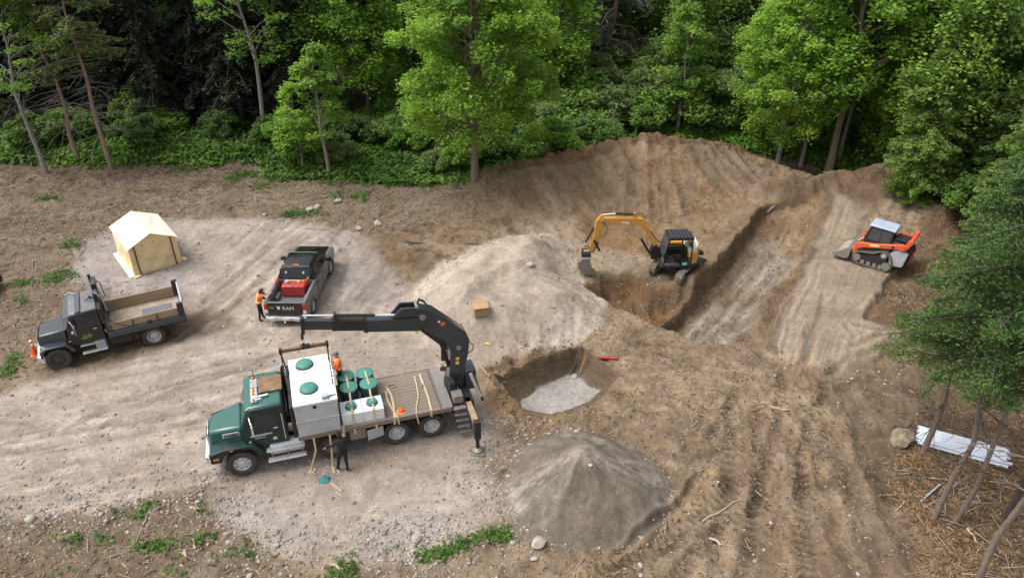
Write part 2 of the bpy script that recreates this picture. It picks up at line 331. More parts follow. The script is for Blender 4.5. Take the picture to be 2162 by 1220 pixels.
    lip = np.exp(-((sp - .45) / .5) ** 2) * sst(3.0, -1.0, X)
    z = z * (1 - pit) - 1.15 * pit + .22 * lip * (1 + 1.3 * n3) * (1 - pit)
    # ruts
    for pts, wd, dp, lug in RUTS:
        P = spots(pts); xs = [p[0] for p in P]; ys = [p[1] for p in P]
        bb = (X > min(xs) - 1) & (X < max(xs) + 1) & (Y > min(ys) - 1) & (Y < max(ys) + 1)
        if not bb.any(): continue
        D, S, SG, T = dline(wx[bb] - .16 * n2[bb], wy[bb], P)
        g = np.exp(-(D / wd) ** 2); rim = np.exp(-((D - 1.7 * wd) / (.6 * wd)) ** 2)
        mod = .75 + .35 * vnoise(S * .5, S * 0 + wd * 50, 3)
        dz = -dp * mod * g + .5 * dp * mod * rim
        if lug: dz = dz + lug * np.sin(S * 2 * PI / .30) * (D < wd * 1.1)
        z[bb] += dz
    # drag and tyre streaks that run with the driving direction
    stv = np.zeros(X.shape)
    for pa, pb, wl, ln, amp, reg in STREAKS:
        a = spot(*pa); b = spot(*pb); th = math.atan2(b[1] - a[1], b[0] - a[0]); al = (X - a[0]) * math.cos(th) + (Y - a[1]) * math.sin(th); ac = -(X - a[0]) * math.sin(th) + (Y - a[1]) * math.cos(th) + .25 * n1
        f = fbm(ac / wl, al / ln, 1, 3, 33 + int(pa[0]) % 50, .6); mk = sst(.6, -.6, sdpoly(X, Y, spots(reg)) + .5 * n2); stv = stv * (1 - mk) + f * mk; z = z + amp * f * mk
    # small relief: rough where the soil is torn up, calm on the driven gravel
    sr = sdpoly(wx, wy, ROAD); road = sst(.5, -.8, sr); calm = np.maximum.reduce([road * .85, m * .92, pit, pile > .02, strip * .93])
    rough = 1 - calm
    z = z + n3 * (.018 + .055 * rough) + fbm(X, Y, .28, 2, 15) * (.008 + .028 * rough) + .05 * rough * n2
    if full: return z, dict(str=stv, sds=ds, n1=n1, n2=n2, n3=n3, fo=fo, sand=m, sdd=sdd, tr=tr_, st=st, hol=hol, sh=sh, strip=strip, heap=heap, pile=pile, pa=ang, pq=q, pit=pit, sp=sp, sf=sf, road=road, sr=sr, wx=wx, wy=wy, edge=edge, dl=dl)
    return z
def gz(x, y): return float(ground_z(np.array([x]), np.array([y]))[0])
def gpt(px, py, dz=0.0):
    """place on the real ground seen at that point of the photograph"""
    z = 0.0
    for _ in range(4):
        x, y = spot(px, py, z); z = gz(x, y)
    return (x, y, z + dz)

STEP = .105
FINE = .062; core_x = np.concatenate([np.arange(-36, -2, STEP), np.arange(-2, 16, FINE), np.arange(16, 27, STEP)]); core_y = np.concatenate([np.arange(14.5, 42, FINE), np.arange(42, 56, STEP)])
def outer(v, sgn, far=2500):
    o = []; s = STEP
    while abs(v) < far: s *= 1.22; v += sgn * s; o.append(v)
    return np.array(o)
xs = np.concatenate([outer(core_x[0], -1)[::-1], core_x, outer(core_x[-1], 1)]); ys = np.concatenate([outer(core_y[0], -1)[::-1], core_y, outer(core_y[-1], 1)])
GX, GY = np.meshgrid(xs, ys)
GZ, Z = ground_z(GX, GY, True)
def zmask(pts, a=.3, b=-.3, z=0.0): return sst(a, b, sdpoly(Z['wx'] + .35 * Z['n1'], Z['wy'], spots(pts, z)))
col = np.zeros(GX.shape + (3,))
def mixc(c, m, jit=.0):
    global col
    m = np.clip(m, 0, 1)[..., None]; col = col * (1 - m) + np.array(c) * m
n_a = fbm(GX, GY, 3.2, 5, 51, .6); n_b = fbm(GX, GY, .9, 4, 61, .65); n_c = fbm(GX * .35, GY, 1.1, 4, 71, .6)
col[:] = (.235, .172, .118)
mixc((.30, .235, .165), sst(-.1, .7, n_a)); mixc((.165, .115, .075), sst(.1, .8, -n_b) * .8)
# back left: grey brown wood debris and mulch
mixc((.225, .178, .135), zmask([(-300, 340), (-300, 620), (60, 800), (150, 600), (170, 520), (300, 458), (640, 462), (800, 490), (1000, 440), (1000, 380), (600, 300)], 1, -1) * .85)
mixc((.15, .11, .078), zmask([(-300, 340), (-300, 560), (100, 520), (230, 450), (420, 420), (900, 420), (950, 380), (600, 300)], 1, -1) * sst(-.1, .5, n_c) * .8)
mixc((.28, .225, .175), zmask([(260, 360), (260, 430), (560, 450), (560, 370)], 1, -1) * sst(-.2, .4, n_b) * .5)
# bank of tan subsoil
bank = zmask([(1010, 370, 1), (1100, 335, 1.6), (1270, 300, 2), (1370, 280, 2.6), (1560, 300, 2.2), (1620, 345, 1), (1640, 420), (1560, 470), (1480, 520), (1250, 500), (1060, 470), (1040, 420)], .8, -.8)
mixc((.285, .205, .132), bank * .9); mixc((.235, .148, .078), bank * sst(0, .6, n_c) * .6); mixc((.34, .265, .19), bank * sst(.1, .7, n_a) * .6)
mixc((.16, .10, .06), zmask([(1020, 350, 1), (1270, 296, 2), (1370, 272, 2.6), (1570, 290, 2.2), (1640, 340, 1), (1560, 318, 1.8), (1440, 306, 2.3), (1300, 312, 2.2), (1200, 336, 1.8), (1030, 372, 1)], .4, -.2) * .8)
mixc((.17, .13, .098), zmask([(1440, 300, 2), (1560, 310, 2), (1660, 400, .6), (1750, 440), (1620, 450), (1560, 420, .5), (1480, 360, 1.4)], .8, -.5) * (.55 + .4 * np.clip(n_b, -1, 1)))
mixc((.175, .12, .08), zmask([(1640, 400, .8), (1850, 346, 2), (2020, 370, 1.8), (2060, 480), (2000, 600), (1960, 720), (1880, 760), (1900, 700), (1830, 690), (1860, 640), (1900, 575), (1930, 500), (1960, 410, 1), (1880, 404, 1), (1830, 465), (1750, 440)], .6, -.6) * .85)
mixc((.30, .24, .18), zmask([(1920, 560), (2020, 560), (2000, 740), (1900, 760), (1920, 680)], .5, -.8) * sst(-.2, .6, n_b) * .6)
# sandy hollow between bank and sand heap, excavated brown patch behind the digger arm
mixc((.33, .25, .165), zmask([(1060, 440), (1220, 470), (1400, 470), (1500, 520), (1450, 560), (1230, 560), (1100, 500)], .8, -.8) * .7)
mixc((.25, .155, .082), zmask([(1225, 480), (1290, 462), (1395, 470), (1400, 540), (1300, 545), (1250, 520)], .5, -.5) * .75)
mixc((.42, .335, .25), zmask([(1100, 480), (1210, 470), (1250, 520), (1380, 545), (1370, 572), (1240, 580), (1150, 540)], .5, -.5) * .8)
# tan clay between pit and trench, sawdust-like straw dirt
mixc((.33, .255, .175), zmask([(1290, 645), (1400, 690), (1500, 730), (1600, 740), (1640, 800), (1600, 900), (1400, 880), (1290, 900), (1310, 800), (1240, 735), (1190, 735)], .6, -.6) * (.55 + .4 * np.clip(n_b, -1, 1)))
mixc((.26, .20, .14), zmask([(1290, 880), (1600, 880), (1620, 1220), (1180, 1220), (1380, 1050)], .8, -.6) * .6)
mixc((.31, .225, .14), zmask([(1480, 1000), (1560, 1000), (1300, 1240), (1180, 1240)], .5, -.3) * (.5 + .4 * np.clip(n_b, -1, 1)))
mixc((.34, .26, .18), zmask([(1700, 860), (1770, 860), (1860, 1220), (1700, 1220)], .6, -.6) * (.4 + .4 * np.clip(n_c, -1, 1)))
mixc((.19, .145, .105), zmask([(1780, 780), (1900, 760), (1930, 900), (1900, 1000), (2000, 1220), (1880, 1220), (1800, 1000)], .6, -.6) * .6)
# bark litter under the pines, lower right
lit = zmask([(1900, 960), (1960, 950), (2300, 940), (2300, 1300), (1980, 1300), (1960, 1130), (1900, 1060)], .6, -.5)
mixc((.165, .105, .06), lit * .8); mixc((.25, .165, .095), lit * sst(.0, .5, n_b) * .7); mixc((.10, .058, .032), lit * sst(.1, .6, -n_a) * .7)
mixc((.13, .09, .062), zmask([(1960, 700), (2300, 600), (2300, 960), (2110, 930), (1950, 900), (1930, 820)], .6, -.5) * .75)
# driven gravel and pads
mixc((.455, .385, .325), Z['road']); mixc((.38, .305, .235), Z['road'] * sst(.1, .7, n_a) * .6); mixc((.52, .455, .40), Z['road'] * sst(.1, .7, n_c) * .6)
mixc((.40, .365, .35), zmask([(150, 590), (160, 520), (260, 465), (340, 470), (420, 560), (400, 640), (300, 640)], .7, -.5) * .85)
mixc((.37, .325, .295), zmask([(700, 490), (790, 510), (810, 560), (860, 605), (820, 650), (740, 640), (720, 560)], .5, -.4) * .6)
mixc((.24, .18, .125), zmask([(60, 800), (100, 770), (380, 690), (470, 640), (520, 690), (300, 745), (130, 800)], .4, -.3) * .75)
mixc((.24, .185, .13), zmask([(460, 800), (540, 760), (580, 740), (560, 800)], .3, -.3) * .5)
mixc((.40, .37, .345), zmask([(430, 1050), (560, 1060), (660, 1120), (620, 1180), (460, 1130)], .4, -.3) * .5)
mixc((.44, .41, .40), zmask([(740, 1100), (860, 1090), (940, 1110), (930, 1170), (780, 1170)], .5, -.5) * .6)
# lower left torn soil
mixc((.225, .175, .13), zmask([(-300, 1130), (0, 1105), (200, 1080), (420, 1035), (430, 1100), (560, 1180), (700, 1240), (-300, 1300)], .3, -.3) * .9)
mixc((.16, .115, .08), zmask([(-300, 1130), (0, 1105), (200, 1080), (420, 1035), (430, 1100), (560, 1180), (700, 1240), (-300, 1300)], .3, -.3) * sst(0, .6, n_b) * .8)
# sand heap
sa = sst(.25, -.35, Z['sdd'] + .3 * Z['n2']); mixc((.52, .435, .345), sa); mixc((.42, .345, .27), sa * sst(.0, .7, n_b) * .5); mixc((.57, .50, .425), sa * sst(.1, .7, n_a) * .6)
mixc((.45, .375, .30), zmask([(860, 640), (1080, 770), (1060, 800), (960, 770), (760, 740), (700, 760), (560, 740), (640, 700), (760, 690), (800, 650)], .6, -.3) * .7)
# brown heaps
mixc((.20, .135, .082), sst(.25, .8, Z['heap']) * (1 - sa) * .7)
# trench, hollow, strips
mixc((.31, .265, .215), sst(.1, -.3, Z['st']) * .95); mixc((.245, .18, .115), sst(.1, -.3, Z['st']) * sst(.0, .6, n_c) * .7); mixc((.37, .335, .29), sst(.1, -.4, Z['st']) * sst(.1, .7, n_b) * .5)
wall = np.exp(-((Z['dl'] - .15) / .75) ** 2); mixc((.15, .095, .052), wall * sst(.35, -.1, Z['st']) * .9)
mixc((.25, .16, .085), zmask([(1610, 452), (1720, 446), (1735, 480), (1690, 540), (1660, 500), (1620, 480)], .4, -.3) * .7)
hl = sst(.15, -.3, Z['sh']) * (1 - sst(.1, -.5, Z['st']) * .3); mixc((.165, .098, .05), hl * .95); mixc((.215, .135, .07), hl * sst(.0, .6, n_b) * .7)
scol = sst(.35, -.55, Z['sds'] + .45 * n_b + .3 * Z['n2']) ; scol = np.where(GY < spot(0, 745)[1] + 1.2, scol, np.maximum(scol, Z['strip'])); mixc((.36, .285, .205), scol * .95); mixc((.41, .335, .25), scol * sst(.0, .7, n_c) * .6); mixc((.27, .20, .14), scol * sst(.2, .8, n_b) * .5)
rl_ = dline(Z['wx'], Z['wy'], spots([(1742, 448), (1694, 562), (1632, 660), (1610, 735)]))[0]; mixc((.17, .118, .072), np.exp(-((rl_ - .05) / .30) ** 2) * .85)
dk_ = zmask([(1975, 430), (2040, 480), (2010, 620), (1960, 730), (1905, 690), (1835, 688), (1868, 640), (1912, 575), (1960, 520)], .4, -.4); mixc((.165, .11, .068), dk_ * .85)
mixc((.20, .145, .098), zmask([(1620, 762), (1800, 792), (1900, 745), (1960, 760), (1900, 860), (1760, 850), (1640, 820)], .4, -.5) * sst(-.5, .4, n_b) * .7)
s3 = sst(.2, -.3, sdpoly(Z['wx'], Z['wy'], STRIP3)); mixc((.37, .295, .215), s3 * .95); mixc((.24, .175, .12), s3 * sst(0, .7, n_b) * .5)
# gravel pile: grey-brown with pale dry trickles down its shoulders
pm = sst(.0, .10, Z['pile'] + .04 * Z['n3']); mixc((.225, .19, .148), pm); pa = Z['pa']; ra = fbm(pa * 7, Z['pq'] * 1.4, 1, 4, 81, .7); pw_ = pa + .22 * fbm(GX, GY, 1.3, 3, 83)
for a0, wd, s in ((-1.85, .42, .95), (1.65, .36, .8), (-2.62, .13, .55), (0.2, .9, .4)):
    da = np.abs((pw_ - a0 + PI) % (2 * PI) - PI); mixc((.52, .465, .415), pm * np.exp(-(da / wd) ** 2) * s * sst(-.5, .5, ra + .1 - .5 * sst(.35, .05, Z['pile'])))
mixc((.40, .35, .30), pm * sst(.72, .95, Z['pile']) * .7); mixc((.20, .165, .13), pm * sst(.2, .02, Z['pile']) * .5)
# pit walls and floor
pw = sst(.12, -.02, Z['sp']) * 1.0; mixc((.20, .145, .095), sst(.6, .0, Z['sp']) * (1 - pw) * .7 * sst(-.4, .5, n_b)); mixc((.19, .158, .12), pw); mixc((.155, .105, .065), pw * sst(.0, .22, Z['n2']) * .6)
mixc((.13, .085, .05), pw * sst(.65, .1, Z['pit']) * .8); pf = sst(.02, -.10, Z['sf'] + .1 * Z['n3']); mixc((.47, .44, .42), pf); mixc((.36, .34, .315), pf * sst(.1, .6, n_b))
# orange-brown spoil round the pit
ring = sst(1.7, .3, Z['sp'] + .5 * Z['n2']) * (1 - pw) * sst(2.6, -.5, GX + .25 * (GY - 24)); mixc((.33, .205, .105), ring * .9); mixc((.36, .275, .185), ring * sst(.0, .6, n_b) * .6)
# forest floor and green margins
fz = sst(-.6, .8, GY - Z['edge'] + 1.0 * Z['n1'] + .6 * n_b); fz = np.maximum(fz, zmask([(560, 380), (560, 330), (1010, 340), (1010, 392), (880, 392), (760, 385), (640, 384)], .5, -.4)); fz = np.where((bank > .3) & (GZ > .9) & (GY < Z['edge'] + 2), 0, fz)
mixc((.055, .075, .025), fz); mixc((.085, .065, .04), fz * sst(.1, .6, n_b) * .6)
# rut colouring: darker bottoms, lighter rims, darker lug hollows
for k, (pts, wd, dp, lug) in enumerate(RUTS):
    P = spots(pts); xs_ = [p[0] for p in P]; ys_ = [p[1] for p in P]
    bb = (GX > min(xs_) - 1) & (GX < max(xs_) + 1) & (GY > min(ys_) - 1) & (GY < max(ys_) + 1)
    D, S, SG, T = dline(Z['wx'][bb] - .18 * Z['n2'][bb], Z['wy'][bb], P)
    mod = vnoise(S * .9, S * 0 + k * 7, 9); g = np.exp(-(D / wd) ** 2) * sst(.25, .7, mod); k2 = .78 if dp >= .05 else .82
    col[bb] *= (1 - (1 - k2) * g)[..., None]; g2 = np.exp(-((D - 2.1 * wd) / wd) ** 2) * mod; col[bb] *= (1 + .12 * g2)[..., None]
    if lug: col[bb] *= (1 - .30 * (np.sin(S * 2 * PI / .30) < -.1) * (D < wd * 1.15) * (vnoise(S * .8, S * 0 + k, 5) > .35))[..., None]
col *= (1 + .19 * np.clip(Z['str'], -1, 1))[..., None]; pale_ = np.clip(np.maximum.reduce([Z['road'], sa, Z['strip'], pm, pw]), 0, 1); col *= ((1 + .20 * n_b + .08 * n_a + .07 * Z['n3']) * (.77 + .0 * pale_))[..., None]; lum_ = col @ np.array([.3, .6, .1]); ws_ = (1.08 - .16 * pale_)[..., None]; col = lum_[..., None] + (col - lum_[..., None]) * ws_; col *= np.array([1.025, 1.0, .985]); col = np.clip(col, .01, .8)

def grid_mesh(name, X, Y, Zv, colour):
    ny, nx = X.shape; me = bpy.data.meshes.new(name)
    me.vertices.add(nx * ny); me.vertices.foreach_set('co', np.stack([X, Y, Zv], -1).astype(np.float32).ravel())
    i = (np.arange(ny - 1)[:, None] * nx + np.arange(nx - 1)[None, :]).ravel()
    q = np.stack([i, i + 1, i + nx + 1, i + nx], -1).astype(np.int32)
    me.loops.add(q.size); me.loops.foreach_set('vertex_index', q.ravel())
    me.polygons.add(len(q)); me.polygons.foreach_set('loop_start', np.arange(0, q.size, 4, dtype=np.int32)); me.polygons.foreach_set('loop_total', np.full(len(q), 4, np.int32))
    me.update(calc_edges=True); me.shade_smooth()
    ca = me.attributes.new('soil', 'FLOAT_COLOR', 'POINT'); ca.data.foreach_set('color', np.concatenate([colour, np.ones(colour.shape[:2] + (1,))], -1).astype(np.float32).ravel())
    return me
def soil_material():
    m, t, N, L, p = nodes('soil')
    at = N.new('ShaderNodeAttribute'); at.attribute_name = 'soil'; tc = N.new('ShaderNodeTexCoord')
    def noise(s, d=6, r=.7):
        n = N.new('ShaderNodeTexNoise'); n.inputs['Scale'].default_value = s; n.inputs['Detail'].default_value = d; n.inputs['Roughness'].default_value = r; L.new(tc.outputs['Object'], n.inputs['Vector']); return n.outputs[0]
    a = noise(4.5, 8, .8); b = noise(18, 6, .8)
    r1 = N.new('ShaderNodeMapRange'); r1.inputs[1].default_value = .3; r1.inputs[2].default_value = .72; r1.inputs[3].default_value = .70; r1.inputs[4].default_value = 1.28; L.new(a, r1.inputs[0])
    r2 = N.new('ShaderNodeMapRange'); r2.inputs[1].default_value = .3; r2.inputs[2].default_value = .7; r2.inputs[3].default_value = .72; r2.inputs[4].default_value = 1.26; L.new(b, r2.inputs[0])
    mm = N.new('ShaderNodeMath'); mm.operation = 'MULTIPLY'; L.new(r1.outputs[0], mm.inputs[0]); L.new(r2.outputs[0], mm.inputs[1])
    # pebbles
    vo = N.new('ShaderNodeTexVoronoi'); vo.inputs['Scale'].default_value = 11; vo.inputs['Randomness'].default_value = 1; L.new(tc.outputs['Object'], vo.inputs['Vector'])
    pr = N.new('ShaderNodeMapRange'); pr.inputs[1].default_value = .16; pr.inputs[2].default_value = .26; pr.inputs[3].default_value = 1; pr.inputs[4].default_value = 0; L.new(vo.outputs['Distance'], pr.inputs[0])
    sp = N.new('ShaderNodeSeparateColor'); L.new(vo.outputs['Color'], sp.inputs[0])
    gt = N.new('ShaderNodeMath'); gt.operation = 'GREATER_THAN'; gt.inputs[1].default_value = .72; L.new(sp.outputs[0], gt.inputs[0])
    pm_ = N.new('ShaderNodeMath'); pm_.operation = 'MULTIPLY'; L.new(pr.outputs[0], pm_.inputs[0]); L.new(gt.outputs[0], pm_.inputs[1])
    pm2 = N.new('ShaderNodeMath'); pm2.operation = 'MULTIPLY_ADD'; pm2.inputs[1].default_value = .24; pm2.inputs[2].default_value = 1; L.new(pm_.outputs[0], pm2.inputs[0])
    m3 = N.new('ShaderNodeMath'); m3.operation = 'MULTIPLY'; L.new(mm.outputs[0], m3.inputs[0]); L.new(pm2.outputs[0], m3.inputs[1])
    vm = N.new('ShaderNodeVectorMath'); vm.operation = 'SCALE'; L.new(at.outputs['Color'], vm.inputs[0]); L.new(m3.outputs[0], vm.inputs['Scale'])
    # cut faces show the layers of the subsoil
    ge = N.new('ShaderNodeNewGeometry'); sx = N.new('ShaderNodeSeparateXYZ'); L.new(ge.outputs['True Normal'], sx.inputs[0])
    st_ = N.new('ShaderNodeMapRange'); st_.inputs[1].default_value = .62; st_.inputs[2].default_value = .38; st_.inputs[3].default_value = 0; st_.inputs[4].default_value = .85; L.new(sx.outputs[2], st_.inputs[0])
    mp = N.new('ShaderNodeMapping'); mp.inputs['Scale'].default_value = (.9, .9, 5.5); L.new(tc.outputs['Object'], mp.inputs[0])
    ns = N.new('ShaderNodeTexNoise'); ns.inputs['Scale'].default_value = 1.6; ns.inputs['Detail'].default_value = 9; ns.inputs['Roughness'].default_value = .75; L.new(mp.outputs[0], ns.inputs['Vector'])
    cr = N.new('ShaderNodeValToRGB'); e_ = cr.color_ramp.elements; e_[0].position = .3; e_[0].color = (.085, .055, .032, 1); e_[1].position = .72; e_[1].color = (.24, .185, .125, 1); e2 = cr.color_ramp.elements.new(.5); e2.color = (.155, .112, .072, 1); L.new(ns.outputs[0], cr.inputs[0])
    wm = N.new('ShaderNodeMix'); wm.data_type = 'RGBA'; L.new(st_.outputs[0], wm.inputs[0]); L.new(vm.outputs[0], wm.inputs[6]); L.new(cr.outputs[0], wm.inputs[7])
    L.new(wm.outputs[2], p.inputs['Base Color']); p.inputs['Roughness'].default_value = .95; p.inputs['Specular IOR Level'].default_value = .15
    bu = N.new('ShaderNodeBump'); bu.inputs['Strength'].default_value = .9; bu.inputs['Distance'].default_value = .05
    ad = N.new('ShaderNodeMath'); ad.operation = 'ADD'; L.new(a, ad.inputs[0])
    s2 = N.new('ShaderNodeMath'); s2.operation = 'MULTIPLY'; s2.inputs[1].default_value = .45; L.new(b, s2.inputs[0]); L.new(s2.outputs[0], ad.inputs[1])
    ad2 = N.new('ShaderNodeMath'); ad2.operation = 'MULTIPLY_ADD'; ad2.inputs[1].default_value = .35; L.new(pm_.outputs[0], ad2.inputs[0]); L.new(ad.outputs[0], ad2.inputs[2])
    L.new(ad2.outputs[0], bu.inputs['Height']); L.new(bu.outputs[0], p.inputs['Normal'])
    return m
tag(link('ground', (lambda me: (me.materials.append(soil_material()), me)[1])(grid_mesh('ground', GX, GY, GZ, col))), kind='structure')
# ============================================================ MATERIALS FOR THINGS
M = dict(
 green=mat('truck green paint', (.009, .10, .083), .28, var=.06, dust=.06, scale=2, coat=.5), green_shade=mat('shaded green paint', (.004, .024, .022), .38, var=.05, coat=.15),  # second green is the same paint with side shade put into its colour
 black=mat('black paint', (.007, .008, .010), .25, coat=.3), blackm=mat('matt black', (.011, .011, .013), .6, dust=.07), chassis=mat('chassis black', (.014, .014, .015), .6, dust=.12),
 navy=mat('dark blue grey paint', (.020, .030, .042), .27, dust=.05, coat=.5), tyre=mat('tyre rubber', (.018, .018, .019), .85, dust=.26, scale=4), crawler=mat('rubber track', (.035, .032, .03), .9, dust=.75, scale=3),
 alu=mat('aluminium', (.60, .61, .63), .4, .35, dust=.15), chrome=mat('chrome', (.78, .79, .81), .2, .6, dust=.05), steel=mat('worn steel', (.30, .29, .28), .5, .6, dust=.4), rust=mat('rusty steel', (.16, .085, .045), .85, var=.35, dust=.2, scale=5),
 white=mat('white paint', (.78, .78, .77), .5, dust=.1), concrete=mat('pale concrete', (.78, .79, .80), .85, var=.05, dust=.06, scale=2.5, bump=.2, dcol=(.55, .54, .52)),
 conc_shade=mat('shaded cast concrete', (.46, .48, .50), .9, var=.12, dust=.18, scale=1.6, bump=.4, dcol=(.42, .42, .42)), lid=mat('green plastic lid', (.045, .24, .19), .5, var=.08, dust=.12), riser=mat('dark green plastic', (.012, .045, .04), .55, dust=.08),  # tank wall grey carries the shade of the upright faces in its colour
 wood=mat('weathered deck timber', (.205, .165, .13), .85, var=.25, dust=.15, scale=4, bump=.5, streak=(.35, 5, 5)), board=mat('tan timber board', (.36, .25, .15), .8, var=.2, dust=.2, scale=3, bump=.3, streak=(.3, 4, 4)),
 strap=mat('yellow tan webbing', (.52, .43, .27), .9, var=.12), orange=mat('safety orange', (.85, .13, .03), .6, var=.05), hiyel=mat('lime yellow tape', (.75, .72, .25), .5, var=.05), amber=mat('amber lens', (.75, .22, .03), .3, var=.05), red=mat('red paint', (.42, .03, .025), .4, dust=.1),
 tail=mat('red lens', (.45, .02, .015), .25), canvas=mat('cream canvas', (.82, .76, .62), .8, var=.03, scale=1.2, bump=.15), canvas2=mat('tan tarpaulin', (.80, .62, .34), .75, var=.07, scale=1.5, bump=.5), rboard=mat('stained plywood', (.20, .12, .06), .8, var=.35, dust=.1, scale=3), brown=mat('brown strapping', (.12, .065, .03), .8),
 cat=mat('orange yellow paint', (.62, .30, .03), .4, dust=.22, coat=.2), kub=mat('orange red paint', (.72, .085, .02), .4, dust=.16, coat=.3), greyp=mat('light grey paint', (.42, .45, .50), .4, dust=.25), roofp=mat('pale blue grey roof', (.38, .46, .56), .4, dust=.08),
 skin=mat('skin', (.52, .31, .22), .6), trous=mat('navy trousers', (.016, .02, .032), .85), blk=mat('black cloth', (.014, .015, .018), .9), boot=mat('boot leather', (.03, .024, .02), .7), vest=mat('hi-vis orange cloth', (.90, .17, .03), .75), tape=mat('reflective yellow tape', (.85, .80, .40), .5), capg=mat('grey cap', (.10, .11, .13), .8), hair=mat('brown hair', (.05, .03, .02), .8), shirt=mat('dark shirt', (.02, .022, .028), .9), seat=mat('black vinyl', (.02, .02, .02), .6),
 card=mat('cardboard', (.40, .26, .14), .8, var=.08), yel=mat('yellow plastic', (.72, .52, .12), .6), teal=mat('teal cloth', (.04, .19, .20), .8), pipe=mat('white plastic pipe', (.74, .79, .86), .4, var=.04), stone=mat('field stone', (.36, .32, .27), .9, var=.25, bump=.6, scale=3), stone2=mat('pale stone', (.38, .345, .30), .9, var=.15, bump=.5, scale=3), moss=mat('lichen stone', (.27, .22, .15), .95, var=.4, bump=.7, scale=4),
 bark=mat('grey brown bark', (.20, .155, .125), .95, var=.3, scale=6, bump=.8, streak=(4, 4, .6)), barkg=mat('pale grey bark', (.25, .23, .21), .9, var=.25, scale=6, bump=.5, streak=(3, 3, .8)), barkr=mat('pinkish pine bark', (.30, .205, .16), .95, var=.3, scale=6, bump=.8, streak=(4, 4, .7)), barkd=mat('dark bark', (.085, .07, .062), .95, var=.3, scale=6, bump=.8, streak=(4, 4, .6)), dlimb=mat('grey dead branches', (.22, .19, .17), .95, var=.2), dead=mat('dry wood', (.42, .33, .23), .9, var=.25, scale=5),
 glass=glass('dark glass'), glassl=glass('grey glass', (.06, .07, .085)), screen=glass('windscreen', (.015, .018, .022)), lamp=mat('headlamp glass', (.7, .7, .7), .15, var=.02), sandf=mat('sandy load', (.33, .27, .2), .95, var=.2, scale=3, bump=.5),
 liner=mat('grey bed liner', (.12, .13, .15), .55, dust=.15, scale=4), silver=mat('silver grey paint', (.13, .138, .155), .3, .2, dust=.28, scale=2, coat=.3), tealst=mat('teal sticker', (.20, .62, .55), .5), logog=mat('green decal', (.10, .22, .04), .6, var=.5, scale=20), lettering=mat('white lettering', (.62, .64, .66), .6, var=.1),
)

def tyre_mesh(r, w, name='tyre'):
    mb = MB(); ri = r * .58; h = w / 2
    prof = [(ri, -h * .72), (r * .70, -h * .96), (r * .86, -h), (r * .97, -h * .86), (r, -h * .7)]
    for g in (-.5, -.17, .17, .5):
        c = g * h; prof += [(r, c - h * .10), (r * .965, c - h * .07), (r * .965, c + h * .07), (r, c + h * .10)]
    prof += [(r, h * .7), (r * .97, h * .86), (r * .86, h), (r * .70, h * .96), (ri, h * .72)]
    mb.lathe(prof, n=36, cap=False)
    for i in range(36):   # shoulder blocks
        t = 2 * PI * i / 36
        for s in (-1, 1): mb.cbox((r * .985 * math.cos(t), s * h * .84, r * .985 * math.sin(t)), (r * .05, h * .22, r * .085), (0, -t, 0))
    return mb.mesh(name, M['tyre'])
def rim_mesh(r, w, m, style='disc'):
    mb = MB(); ri = r * .6; h = w / 2
    if style == 'disc':     # outward bulge (steer axle)
        mb.lathe([(ri, -h * .6), (ri, h * .70), (ri * .93, h * .76), (ri * .88, h * .5), (ri * .70, h * .42), (ri * .62, h * .62), (ri * .40, h * .66), (ri * .34, h * .9), (ri * .12, h * .95), (.0001, h * .95)], n=28)
    elif style == 'dish':   # deep dish (driven axle)
        mb.lathe([(ri, -h * .6), (ri, h * .78), (ri * .92, h * .80), (ri * .86, h * .2), (ri * .55, -h * .1), (ri * .50, h * .35), (ri * .22, h * .45), (.0001, h * .45)], n=28)
    else:                   # spoked pickup wheel
        mb.lathe([(ri, -h * .6), (ri, h * .75), (ri * .93, h * .75), (ri * .90, h * .1), (.0001, h * .1)], n=28)
        for i in range(5):
            t = 2 * PI * i / 5 + .3; mb.cbox((ri * .5 * math.cos(t), h * .4, ri * .5 * math.sin(t)), (ri * .85, h * .3, ri * .22), (0, -t, 0))
        mb.cyl((0, h * .1, 0), (0, h * .6, 0), ri * .25, n=12)
    if style != 'spoke':
        for i in range(10):
            t = 2 * PI * i / 10; mb.cyl((ri * .48 * math.cos(t), h * .3, ri * .48 * math.sin(t)), (ri * .48 * math.cos(t), h * (.78 if style == 'disc' else .45), ri * .48 * math.sin(t)), .018, n=6)
    return mb.mesh('rim', m)
def holes_mesh(r, w, yy):
    mb = MB(); ri = r * .6; h = w / 2
    for i in range(8):
        t = 2 * PI * (i + .5) / 8; mb.cyl((ri * .77 * math.cos(t), h * yy, ri * .77 * math.sin(t)), (ri * .77 * math.cos(t), h * yy + .012, ri * .77 * math.sin(t)), ri * .085, n=8)
    return mb.mesh('hand_hole', M['blackm'])
def wheel_set(parent, places, r, w, rim_m, style):
    tm = tyre_mesh(r, w); rm = rim_mesh(r, w, rim_m, style); hm = holes_mesh(r, w, .44 if style == 'disc' else .08) if style != 'spoke' else None
    for (x, y) in places:
        sgn = 1 if y > 0 else -1
        o = link('wheel', tm, parent, (x, y, r), (0, rnd.random(), 0 if sgn > 0 else PI))
        link('rim', rm, o)
        if hm: link('hand_hole', hm, o)['kind'] = 'stuff'

